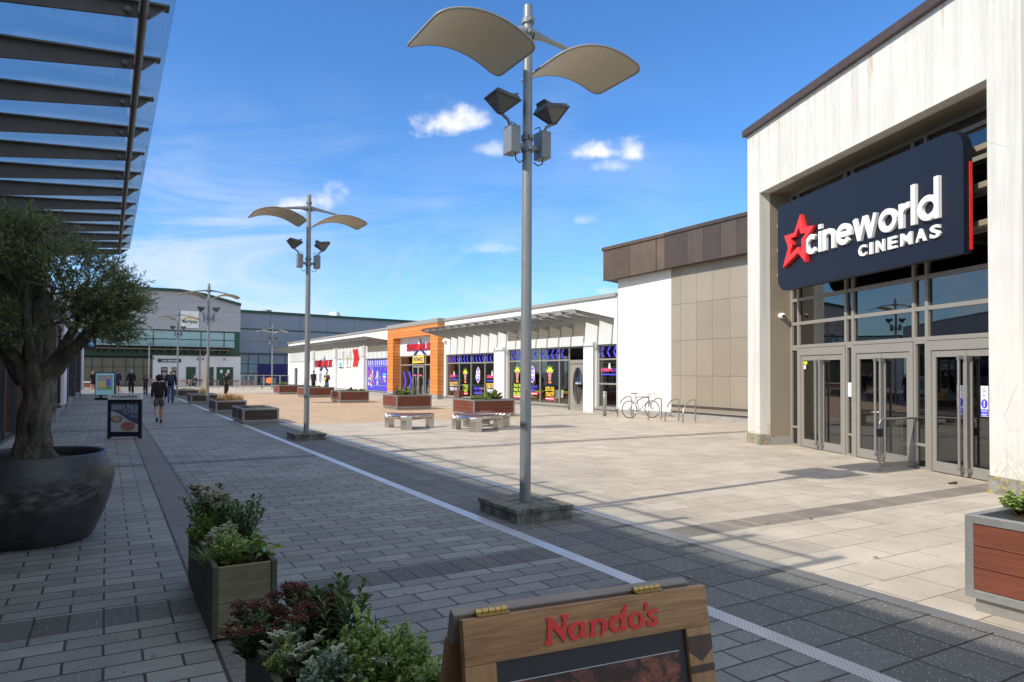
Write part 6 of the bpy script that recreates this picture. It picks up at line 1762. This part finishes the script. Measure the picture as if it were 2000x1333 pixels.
# ================================================================== timber planters and their plants
def tplanter(lat0, lat1, al0, al1, h, label):
    o = thing('timber_planter', label, 'planter', S(lat0, al0), math.atan2(BX.y, BX.x), 'timber trough planters'); wb, wa = lat1 - lat0, al1 - al0; t_ = .035
    for y0 in (0, wa - t_):
        mb = MB(); mb.box(t_ + .001, wb - t_ - .001, y0, y0 + t_, .03, h * .5 - .002); mb.box(t_ + .001, wb - t_ - .001, y0, y0 + t_, h * .5 + .002, h - .01); mb.build('end_board', M['sleeper'], o, bevel=.003)
    for x0 in (0, wb - t_):
        mb = MB(); mb.box(x0, x0 + t_, -.012, wa + .012, .03, h * .5 - .002); mb.box(x0, x0 + t_, -.012, wa + .012, h * .5 + .002, h); mb.build('side_board', M['sleeper_y'], o, bevel=.003)
    mb = MB()
    for x in (t_ + .02, wb - t_ - .07):
        for y in (t_ + .02, wa - t_ - .07): mb.box(x, x + .05, y, y + .05, 0, h - .03)
    mb.build('foot', M['sleeper'], o)
    mb = MB(); mb.box(t_, wb - t_, t_, wa - t_, h - .12, h - .07); mb.build('soil', M['soil'], o)
    return o


tp1 = tplanter(.60, 1.00, 4.88, 6.38, .49, 'timber trough planter further from the camera, its end board showing')
tp2 = tplanter(.60, 1.02, 2.12, 3.62, .49, 'timber trough planter nearest the camera, cut off by the bottom edge')


def upright(c, n, h, L, w, m, label, seed, spread=.1, flower=None, name='shrub', per=24):
    n = int(n * 1.6); L *= 1.25; w *= 1.35
    """upright stems with whorled lance leaves, optional flower heads"""
    rn = random.Random(seed); t = thing(name, label, 'plant', c, 0); st = MB(); fo = MB(); fo.fixn = False; fl = MB(); fl.fixn = False
    for k in range(n):
        a = rn.uniform(0, 6.28); r_ = spread * math.sqrt(rn.random()); b = Vector((math.cos(a) * r_ * .5, math.sin(a) * r_ * .5, 0)); hh = h * rn.uniform(.65, 1)
        e = b + Vector((math.cos(a) * r_ * 1.3, math.sin(a) * r_ * 1.3, hh)); st.tube([b, (b + e) / 2 + Vector((0, 0, .01)), e], [.004, .003, .002], 4, cap=False)
        for j in range(per):
            t_ = .1 + .9 * j / per; o_ = b.lerp(e, t_); an = j * 2.4 + rn.random() * .5; el = .35 + .8 * (j / per) ** 2
            d = Vector((math.cos(an), math.sin(an), el)).normalized(); fo.leaf(o_, d, L * rn.uniform(.8, 1.15), w, Vector((0, 0, 1)))
        if flower:
            for j in range(90):
                q = Vector((rn.gauss(0, 1), rn.gauss(0, 1), abs(rn.gauss(0, .8)))).normalized() * rn.uniform(.01, .046); q.z *= .8
                p = e + q + Vector((0, 0, .004)); s_ = .0055
                fl.add([p + Vector((s_, 0, 0)), p + Vector((0, s_, 0)), p + Vector((-s_, 0, 0)), p + Vector((0, -s_, 0)), p + Vector((0, 0, s_)), p - Vector((0, 0, s_))], [(0, 1, 4), (1, 2, 4), (2, 3, 4), (3, 0, 4), (1, 0, 5), (2, 1, 5), (3, 2, 5), (0, 3, 5)], True)
    st.build('stem', M['twig'], t); fo.build('foliage', m, t)
    if flower: fl.build('flowers', flower, t)
    return t


def variegated(c, n, label, seed, L=.055, w=.024, r=.12, h=.16):
    n = int(n * 1.5); L *= 1.15; w *= 1.1
    rn = random.Random(seed); t = thing('variegated_shrub', label, 'plant', c, 0); A_ = MB(); B_ = MB(); A_.fixn = B_.fixn = False; st = MB()
    for k in range(n):
        a = rn.uniform(0, 6.28); q = r * math.sqrt(rn.random()); e = Vector((math.cos(a) * q, math.sin(a) * q, h * rn.uniform(.4, 1) * (1 - .4 * (q / r) ** 2)))
        st.tube([(e.x * .3, e.y * .3, 0), e], [.003, .002], 4, cap=False)
        for j in range(8):
            an = j * 2.4 + rn.random(); d = Vector((math.cos(an), math.sin(an), rn.uniform(.1, 1.1))).normalized(); nn = Vector((rn.gauss(0, .2), rn.gauss(0, .2), 1))
            LL = L * rn.uniform(.75, 1.15); o_ = e - Vector((0, 0, rn.random() * .03)); A_.leaf(o_, d, LL, w, nn)
            sd_ = d.cross(nn).normalized(); up = sd_.cross(d).normalized(); B_.leaf(o_ + d * LL * .09 + up * .0018, d, LL * .80, w * .68, nn)
    st.build('stem', M['twig'], t); A_.build('leaf_edges', M['leaf_cream'], t); B_.build('foliage', M['leaf_grey'], t); return t


def fuzzy(c, r, h, n, m, label, seed, L=.02, w=.011, name='leafy_shrub'):
    n = int(n * 1.7); L *= 1.3; w *= 1.35; h *= 1.15
    rn = random.Random(seed); t = thing(name, label, 'plant', c, 0); fo = MB(); fo.fixn = False; st = MB()
    for k in range(n):
        a = rn.uniform(0, 6.28); q = r * math.sqrt(rn.random()); e = Vector((math.cos(a) * q, math.sin(a) * q, h * rn.uniform(.35, 1) * math.sqrt(max(.05, 1 - .75 * (q / r) ** 2)))); b = Vector((e.x * .35, e.y * .35, 0))
        st.tube([b, e], [.003, .0012], 4, cap=False)
        for j in range(22):
            t_ = .35 + .65 * j / 22; o_ = b.lerp(e, t_); an = j * 2.4 + rn.random(); d = Vector((math.cos(an), math.sin(an), rn.uniform(.2, 1.3))).normalized()
            fo.leaf(o_, d, L * rn.uniform(.7, 1.25), w, Vector((rn.gauss(0, .3), rn.gauss(0, .3), 1)))
    st.build('stem', M['twig'], t); fo.build('foliage', m, t); return t


def T1(x, y, z=.40): return S(.60 + x, 4.88 + y, z)
def T2(x, y, z=.40): return S(.60 + x, 2.12 + y, z)


upright(T1(.15, 1.15), 14, .44, .05, .022, M['leaf_dark'], 'tall shrub with cream flower buds at the back of the farther trough', 31, .15, M['flower_white'], 'flowering_shrub')
upright(T1(.28, .85), 14, .38, .05, .018, M['leaf_dark'], 'dark upright shrub on the right of the farther trough', 32, .11)
variegated(T1(.16, .62), 18, 'white edged leafy plant in the middle of the farther trough', 33, r=.12, h=.24)
fuzzy(T1(.15, .28), .14, .26, 46, M['leaf_lime'], 'pale green feathery shrub at the front of the farther trough', 34, .024, .011)
fuzzy(T1(.08, .95), .15, .24, 40, M['leaf_mid'], 'mid green bush spilling over the left side of the farther trough', 35, .03, .014)
bush(T1(.32, .22), .10, .26, 34, .11, .055, M['leaf_spot'], 'yellow spotted big leaf plant at the right corner of the farther trough', name='spotted_laurel', stems=6, seed=36, upright=.3)
bush(T1(.12, 1.38), .09, .34, 24, .12, .05, M['leaf_spot'], 'yellow spotted big leaf plant at the far left of the farther trough', name='spotted_laurel', stems=5, seed=37, upright=.5)
grass(T1(.04, .3), .1, .2, 90, M['green_grass'], 'green grass tuft drooping over the left edge of the farther trough', seed=38, lean=1.4)
fuzzy(T1(.2, .5), .18, .12, 40, M['leaf_dark'], 'dark low filling plant under the shrubs of the farther trough', 39, .03, .014)

upright(T2(.12, 1.30), 9, .27, .05, .02, M['leaf_dark'], 'shrub with burgundy flower heads at the back left of the nearest trough', 41, .15, M['flower_red'], 'flowering_shrub')
upright(T2(.30, 1.36), 7, .32, .045, .018, M['leaf_dark'], 'burgundy budded shrub just right of its twin in the nearest trough', 42, .09, M['flower_red'], 'flowering_shrub')
upright(T2(.36, 1.22), 12, .36, .045, .016, M['leaf_dark'], 'dark upright shrub with glossy lance leaves in the nearest trough', 43, .09)
variegated(T2(.13, 1.02), 20, 'white edged shrub in front of the burgundy flowers', 44, r=.12, h=.25, L=.05, w=.022)
variegated(T2(.26, .80), 16, 'white edged shrub in the middle of the nearest trough', 45, r=.12, h=.2, L=.05, w=.022)
fuzzy(T2(.06, .98), .07, .24, 22, M['leaf_lime'], 'lime green feathery sprig beside the white edged shrub', 46, .018, .009)
bush(T2(.46, 1.0), .08, .3, 20, .10, .05, M['leaf_spot'], 'big yellow spotted leaves standing up at the right of the nearest trough', name='spotted_laurel', stems=4, seed=47, upright=.9)
fuzzy(T2(.42, .62), .20, .24, 120, M['leaf_mid'], 'bushy small leaved shrub at the right of the nearest trough', 48, .022, .012)
fuzzy(T2(.5, .36), .13, .22, 50, M['leaf_mid'], 'small leaved shrub at the bottom right of the nearest trough', 49, .022, .012)
fuzzy(T2(.2, .72), .15, .18, 50, M['leaf_grey'], 'grey green shrub in the centre of the nearest trough', 50, .024, .012)
fuzzy(T2(.22, 1.0), .2, .12, 60, M['leaf_dark'], 'dark low filling plant under the flowers of the nearest trough', 51, .03, .014)
fuzzy(T2(.25, .4), .2, .12, 50, M['leaf_dark'], 'dark low filling plant at the near end of the nearest trough', 53, .03, .014)
fuzzy(T2(.36, .86), .16, .24, 70, M['leaf_mid'], 'small leaved shrub between the spotted leaves and the bushy shrub', 54, .024, .012)
fuzzy(T2(.50, .74), .14, .26, 60, M['leaf_lime'], 'pale small leaved sprigs at the right rim of the nearest trough', 55, .02, .011)
upright(T2(.02, 1.34), 8, .22, .05, .02, M['leaf_dark'], 'burgundy flower heads hanging over the back left corner of the nearest trough', 56, .10, M['flower_red'], 'flowering_shrub')
variegated(T2(.34, .62), 12, 'white edged sprigs low at the front of the nearest trough', 57, r=.10, h=.2, L=.045, w=.02)
for i, (x, y, s_) in enumerate(((.20, .42, 1.0), (.305, .40, 1.1))):
    t = thing('cone_flower', ['left yellow green cone shaped flower head at the bottom edge', 'right yellow green cone shaped flower head at the bottom edge'][i], 'flower', T2(x, y, .49), 0, 'cone flower heads'); rn = random.Random(60 + i)
    mb = MB(); mb.fixn = False
    for k in range(520):
        z = rn.random(); a = rn.uniform(0, 6.28); rr_ = .034 * s_ * math.sqrt(max(0, 1 - z ** 2.2)); p = Vector((math.cos(a) * rr_, math.sin(a) * rr_, .02 + z * .075 * s_)); q = .0042
        mb.add([p + Vector((q, 0, 0)), p + Vector((0, q, 0)), p + Vector((-q, 0, 0)), p + Vector((0, -q, 0)), p + Vector((0, 0, q)), p - Vector((0, 0, q))], [(0, 1, 4), (1, 2, 4), (2, 3, 4), (3, 0, 4), (1, 0, 5), (2, 1, 5), (3, 2, 5), (0, 3, 5)], True)
    mb.build('flower_head', M['bud_yellow'], t)
    mb = MB(); mb.tube([(0, 0, -.12), (0, 0, .04)], .004, 5); mb.build('stem', M['twig'], t)
grass(T2(.12, .45), .12, .16, 60, M['green_grass'], 'thin grass blades at the near end of the nearest trough', seed=52, lean=1.3)


# ================================================================== people
def skin(verts, edges, radii, sub=2):
    me = D.meshes.new('t'); me.from_pydata(verts, edges, []); o = D.objects.new('t', me); COL.objects.link(o)
    m = o.modifiers.new('s', 'SKIN'); m.use_smooth_shade = True
    if not me.skin_vertices:
        bpy.context.view_layer.objects.active = o
    sv = me.skin_vertices[0].data
    for i, r_ in enumerate(radii):
        sv[i].radius = r_ if isinstance(r_, tuple) else (r_, r_)
        sv[i].use_root = (i == 0)
    m2 = o.modifiers.new('u', 'SUBSURF'); m2.levels = m2.render_levels = sub
    dg = bpy.context.evaluated_depsgraph_get(); out = D.meshes.new_from_object(o.evaluated_get(dg))
    D.objects.remove(o); D.meshes.remove(me)
    return out


def person(pos, heading, height, label, top, bottom, shoe, hair, arms=('down', 'down'), stride=.0, shorts=False, long_hair=0, skinm=None, sit=False, top_len=0, extra=None, sleeve=True, build_=1.0):
    """heading: direction faced, radians; body local +y is forward"""
    t = thing('person', label, 'person', pos, heading - math.pi / 2); k = height / 1.75; t.scale = (k, k, k); sk = skinm or M['skin']
    V = Vector
    hipz = .46 if sit else .93
    pel = V((0, 0, hipz)); wa_ = V((0, .01, hipz + .15)); ch_ = V((0, .015, hipz + .37)); nb = V((0, 0, hipz + .52)); nk = V((0, .015, hipz + .585)); h1 = V((0, .025, hipz + .66)); h2 = V((0, .02, hipz + .75))
    sh = {-1: V((-.17 * build_, 0, hipz + .49)), 1: V((.17 * build_, 0, hipz + .49))}
    el, wr, hd = {}, {}, {}
    for s_, am in ((-1, arms[0]), (1, arms[1])):
        sw = stride * (.5 if s_ > 0 else -.5)
        if am == 'down': e = sh[s_] + V((s_ * .05, -.02 + sw * .25, -.27)); w_ = e + V((s_ * .01, .06 + sw * .35, -.24))
        elif am == 'face': e = sh[s_] + V((s_ * .10, .14, -.20)); w_ = h1 + V((s_ * .05, .17, -.02))
        elif am == 'belly': e = sh[s_] + V((s_ * .08, -.02, -.26)); w_ = wa_ + V((s_ * .08, .22, .10))
        elif am == 'out': e = sh[s_] + V((s_ * .12, .06, -.22)); w_ = e + V((s_ * .16, .16, -.12))
        elif am == 'lap': e = sh[s_] + V((s_ * .06, .05, -.26)); w_ = pel + V((s_ * .07, .3, .14))
        elif am == 'pocket': e = sh[s_] + V((s_ * .11, -.07, -.25)); w_ = pel + V((s_ * .17, .06, .0))
        el[s_], wr[s_] = e, w_; hd[s_] = w_ + (w_ - e).normalized() * .07
    hip = {s_: pel + V((s_ * .09, 0, -.03)) for s_ in (-1, 1)}; kn, an, to = {}, {}, {}
    for s_ in (-1, 1):
        f = stride * s_
        if sit: kn[s_] = V((s_ * .1, .42, .47)) + (V((s_ * -.05, .02, .06)) if s_ > 0 else V((0, 0, 0))); an[s_] = V((s_ * .1, .44, .08)) if s_ < 0 else V((-.12, .62, .30)); to[s_] = an[s_] + V((0, .16, -.04))
        else:
            kn[s_] = V((s_ * .095, f * .22 + (.06 if stride else .01), .50)); an[s_] = V((s_ * .09, f * .45 - (.12 if f < 0 else 0), .09 + (.09 if f < 0 else 0)))
            to[s_] = an[s_] + V((s_ * .01, .15 if f >= 0 else .11, -.055 if f >= 0 else -.10))
    # bare body
    vs = [pel, wa_, ch_, nb, nk, h1, h2]; ed = [(0, 1), (1, 2), (2, 3), (3, 4), (4, 5), (5, 6)]; ra_ = [(.115, .08), (.105, .075), (.135, .09), (.09, .07), (.052, .055), (.075, .09), (.07, .085)]
    def addv(p, r_, par): vs.append(p); ra_.append(r_); ed.append((par, len(vs) - 1)); return len(vs) - 1
    for s_ in (-1, 1):
        i = addv(sh[s_], .055, 3 if False else 2); i = addv(sh[s_].lerp(el[s_], .5), .046, i); i = addv(el[s_], .038, i); i = addv(wr[s_], .027, i); i2 = addv(hd[s_], (.030, .018), i)
        dh = (wr[s_] - el[s_]).normalized(); sd_ = dh.cross(V((0, 0, 1) if abs(dh.z) < .7 else (s_ * 1.0, 0, 0))).normalized()
        for q in range(4): b_ = addv(hd[s_] + sd_ * (.018 * (q - 1.5)) + dh * .045, .009, i2); addv(hd[s_] + sd_ * (.019 * (q - 1.5)) + dh * (.078 - .008 * abs(q - 1.3)), .007, b_)
        th_ = addv(wr[s_].lerp(hd[s_], .5) + sd_ * .032 + dh * .01, .01, i); addv(hd[s_] + sd_ * .04 + dh * .02, .008, th_)
        i = addv(hip[s_], .068, 0); i = addv(kn[s_], .062, i); i = addv(kn[s_].lerp(an[s_], .4) - V((0, .02, 0)), .064, i); i = addv(an[s_], .042, i); addv(to[s_], .03, i)
    me = skin([tuple(v) for v in vs], ed, ra_)
    bm = bmesh.new(); bm.from_mesh(me)
    for c, r_, sc in ((h1 + V((0, .098, .0)), .016, (1, 1.3, 1.6)), (h1 + V((-.078, .0, .0)), .022, (.5, 1, 1.4)), (h1 + V((.078, .0, .0)), .022, (.5, 1, 1.4))):
        r0 = bmesh.ops.create_icosphere(bm, subdivisions=1, radius=r_); bmesh.ops.scale(bm, vec=sc, verts=r0['verts']); bmesh.ops.translate(bm, vec=c, verts=r0['verts'])
    for f in bm.faces: f.smooth = True
    bm.to_mesh(me); bm.free(); me.materials.append(sk); me.name = 'body'
    bo_ = D.objects.new('body', me); COL.objects.link(bo_); bo_.parent = t
    mb = MB()
    for s_ in (-1, 1): mb.ball(tuple(h1 + V((s_ * .03, .084, .028))), .009, 8, 6)
    mb.build('eyes', M['black'], t)
    mb = MB(); mb.box(-.022, .022, h1.y + .083, h1.y + .091, h1.z - .043, h1.z - .036); mb.build('mouth', M['red_decal'] if False else M['skin_d'], t)
    # top
    g = 1.22; vs = [wa_ + V((0, 0, -.25 - top_len)), wa_, ch_, nb - V((0, 0, .015))]; ed = [(0, 1), (1, 2), (2, 3)]; ra_ = [(.178 * build_, .135), (.165 * build_, .125), (.178 * build_, .125), (.09, .08)]
    for s_ in (-1, 1):
        i = addv(sh[s_] + V((0, 0, .005)), .075, 2); i = addv(sh[s_].lerp(el[s_], .55), .064, i)
        if sleeve: i = addv(el[s_], .056, i); i = addv(el[s_].lerp(wr[s_], .6), .048, i); addv(el[s_].lerp(wr[s_], .93), .042, i)
    me = skin([tuple(v) for v in vs], ed, ra_); me.materials.append(top); o_ = D.objects.new('jacket' if sleeve else 'shirt', me); COL.objects.link(o_); o_.parent = t
    # legs
    vs = [pel + V((0, 0, .06)), pel]; ed = [(0, 1)]; ra_ = [(.16, .12), (.165, .125)]
    for s_ in (-1, 1):
        i = addv(hip[s_] + V((s_ * .0, 0, -.03)), .10, 1)
        if shorts: i = addv(hip[s_].lerp(kn[s_], .45), .095, i); addv(hip[s_].lerp(kn[s_], .78), .09, i)
        else: i = addv(kn[s_], .085, i); i = addv(kn[s_].lerp(an[s_], .45) - V((0, .012, 0)), .082, i); addv(kn[s_].lerp(an[s_], .97), .068, i)
    me = skin([tuple(v) for v in vs], ed, ra_); me.materials.append(bottom); o_ = D.objects.new('shorts' if shorts else 'trousers', me); COL.objects.link(o_); o_.parent = t
    for s_ in (-1, 1):
        a_, b_ = an[s_], to[s_]; dd_ = (b_ - a_); f_ = V((0, dd_.y, dd_.z)).normalized()
        me = skin([tuple(a_ + V((0, 0, .05))), tuple(a_ - V((0, .03, .035))), tuple(a_.lerp(b_, .6) - V((0, 0, .018))), tuple(b_ + V((0, .03, -.002)))], [(0, 1), (1, 2), (2, 3)], [(.042, .042), (.042, .05), (.044, .036), (.034, .024)]); me.materials.append(shoe)
        o_ = D.objects.new('shoe', me); COL.objects.link(o_); o_.parent = t
    if hair:
        mb = MB(); c = h1 + V((0, -.012, .045)); r_ = .098; n1, n2 = 14, 8; vs_ = []; fs_ = []
        for i in range(n2 + 1):
            ph = (math.pi * .56) * i / n2
            for j in range(n1):
                th_ = 2 * math.pi * j / n1; fr_ = math.sin(th_); ext = 1.0 if fr_ < .35 else .62; p_ = ph * ext
                vs_.append(c + V((math.sin(p_) * math.cos(th_) * r_ * .93, math.sin(p_) * math.sin(th_) * r_ * 1.12, math.cos(p_) * r_ * 1.02 + long_hair * .2)) * 1.0 + V((math.cos(th_), math.sin(th_), 0)) * long_hair * .12 * math.sin(p_))
        for i in range(n2):
            for j in range(n1): j2 = (j + 1) % n1; fs_.append((i * n1 + j, i * n1 + j2, (i + 1) * n1 + j2, (i + 1) * n1 + j))
        mb.add(vs_, fs_, True) if not long_hair else mb.ball(tuple(h1 + V((0, -.03, .04))), .125, 16, 10, (1, 1, .95)); mb.build('hair' if hair is not M.get('cap') else 'hat', hair, t)
    if extra == 'backpack':
        mb = MB(); mb.ball((0, -.22, hipz + .28), .17, 12, 8, (.95, .6, 1.35)); mb.build('backpack', M['navy_bag'], t)
    if extra == 'bag':
        mb = MB(); p = hd[-1]; mb.box(p.x - .17, p.x + .12, p.y - .05, p.y + .05, p.z - .62, p.z - .18); mb.tube([(p.x - .08, p.y, p.z - .18), (p.x, p.y, p.z - .02), (p.x + .06, p.y, p.z - .18)], .008, 5); tag(mb.build('carrier_bag', M['orange_decal'], None, pos, heading - math.pi / 2), 'orange carrier bag held by the man in black shorts', 'bag')
        COL.objects[-1]
    if extra == 'bottle':
        p = hd[1]; mb = MB(); mb.tube([(p.x, p.y + .03, p.z - .12), (p.x, p.y + .03, p.z + .04), (p.x, p.y + .03, p.z + .08)], [.035, .035, .014], 10); o_ = mb.build('water_bottle', M['white_panel'], None, pos, heading - math.pi / 2); tag(o_, 'clear drink bottle held by the walker in grey shorts', 'bottle')
    if extra == 'folder':
        p = hd[-1]; mb = MB(); mb.box(-.08, .08, .2, .23, hipz + .12, hipz + .34); o_ = mb.build('folder', M['yellow_decal'], None, pos, heading - math.pi / 2); tag(o_, 'yellow packet held by the gesturing man at the white wall', 'packet')
    if extra == 'bands':
        mb = MB()
        for s_ in (-1, 1): p = an[s_] + V((0, 0, .17)); mb.tube([p, p + V((0, 0, .04))], .066, 10)
        mb.build('reflective_band', M['white_letter'], t)
    return t


C = lambda n, c: M.setdefault(n, mat(n, c, .85, var=.12, vs=12))
C('cloth_black', (.012, .012, .013)); C('cloth_navy', (.02, .028, .07)); C('cloth_grey', (.10, .095, .085)); C('denim', (.06, .10, .25)); C('cloth_dgrey', (.03, .03, .035)); C('cap', (.25, .33, .75)); C('hair_black', (.012, .010, .009)); C('hair_brown', (.06, .035, .02)); C('hair_grey', (.25, .24, .23)); C('white_shoe', (.6, .6, .62)); C('navy_bag', (.03, .035, .09)); C('lilac', (.40, .38, .62)); C('cloth_slate', (.035, .04, .06))
away = math.atan2(AX.y, AX.x); tow = away + math.pi
person(G(310, 828), away + .05, 1.62, 'nearest walker in a black fleece and grey shorts, seen from behind', M['cloth_black'], M['cloth_grey'], M['cloth_dgrey'], M['hair_black'], stride=.45, shorts=True, long_hair=.22, extra='bottle')
person(G(333, 788.5), away - .1, 1.80, 'walker in blue jeans with a navy backpack', M['cloth_black'], M['denim'], M['black'], M['hair_grey'], stride=.25, extra='backpack', build_=1.1)
person(G(256, 771.5), away, 1.80, 'walker in dark clothes with a light blue beanie', M['cloth_black'], M['cloth_black'], M['white_shoe'], M['cap'], stride=.2, build_=1.1)
person(G(284, 773), away, 1.42, 'small walker with pale bands on the ankles', M['cloth_dgrey'], M['cloth_black'], M['black'], M['hair_black'], stride=.25, extra='bands', sleeve=False)
person(G(229, 769.5), away + .1, 1.78, 'walker in navy top and shorts behind the advert screen', M['cloth_navy'], M['cloth_navy'], M['white_shoe'], M['hair_brown'], stride=.3, shorts=True, sleeve=True)
person(G(181, 766.5), tow + .1, 1.72, 'man in black jacket and shorts coming with an orange bag', M['cloth_black'], M['cloth_black'], M['white_shoe'], M['hair_brown'], arms=('down', 'face'), stride=.2, shorts=True, extra='bag')
person(G(380.5, 757.5), tow - .1, 1.75, 'man in a dark suit sitting on a bench with crossed legs', M['cloth_dgrey'], M['cloth_black'], M['black'], M['hair_grey'], arms=('lap', 'lap'), sit=True)
person(G(441.5, 773), tow + .2, 1.62, 'man in a cap and open dark jacket lifting a phone to his face', M['cloth_dgrey'], M['cloth_black'], M['black'], M['cloth_black'], arms=('face', 'face'), stride=.12)
person(G(612, 769), tow + .35, 1.80, 'man in navy polo shirt standing by the white wall', M['cloth_slate'], M['cloth_slate'], M['black'], M['hair_brown'], arms=('down', 'down'), sleeve=False, build_=1.15)
person(G(638, 770.5), tow - .9, 1.72, 'man in dark jacket gesturing with one arm at the white wall', M['cloth_slate'], M['denim'], M['black'], M['hair_grey'], arms=('out', 'belly'), extra='folder', build_=1.1)
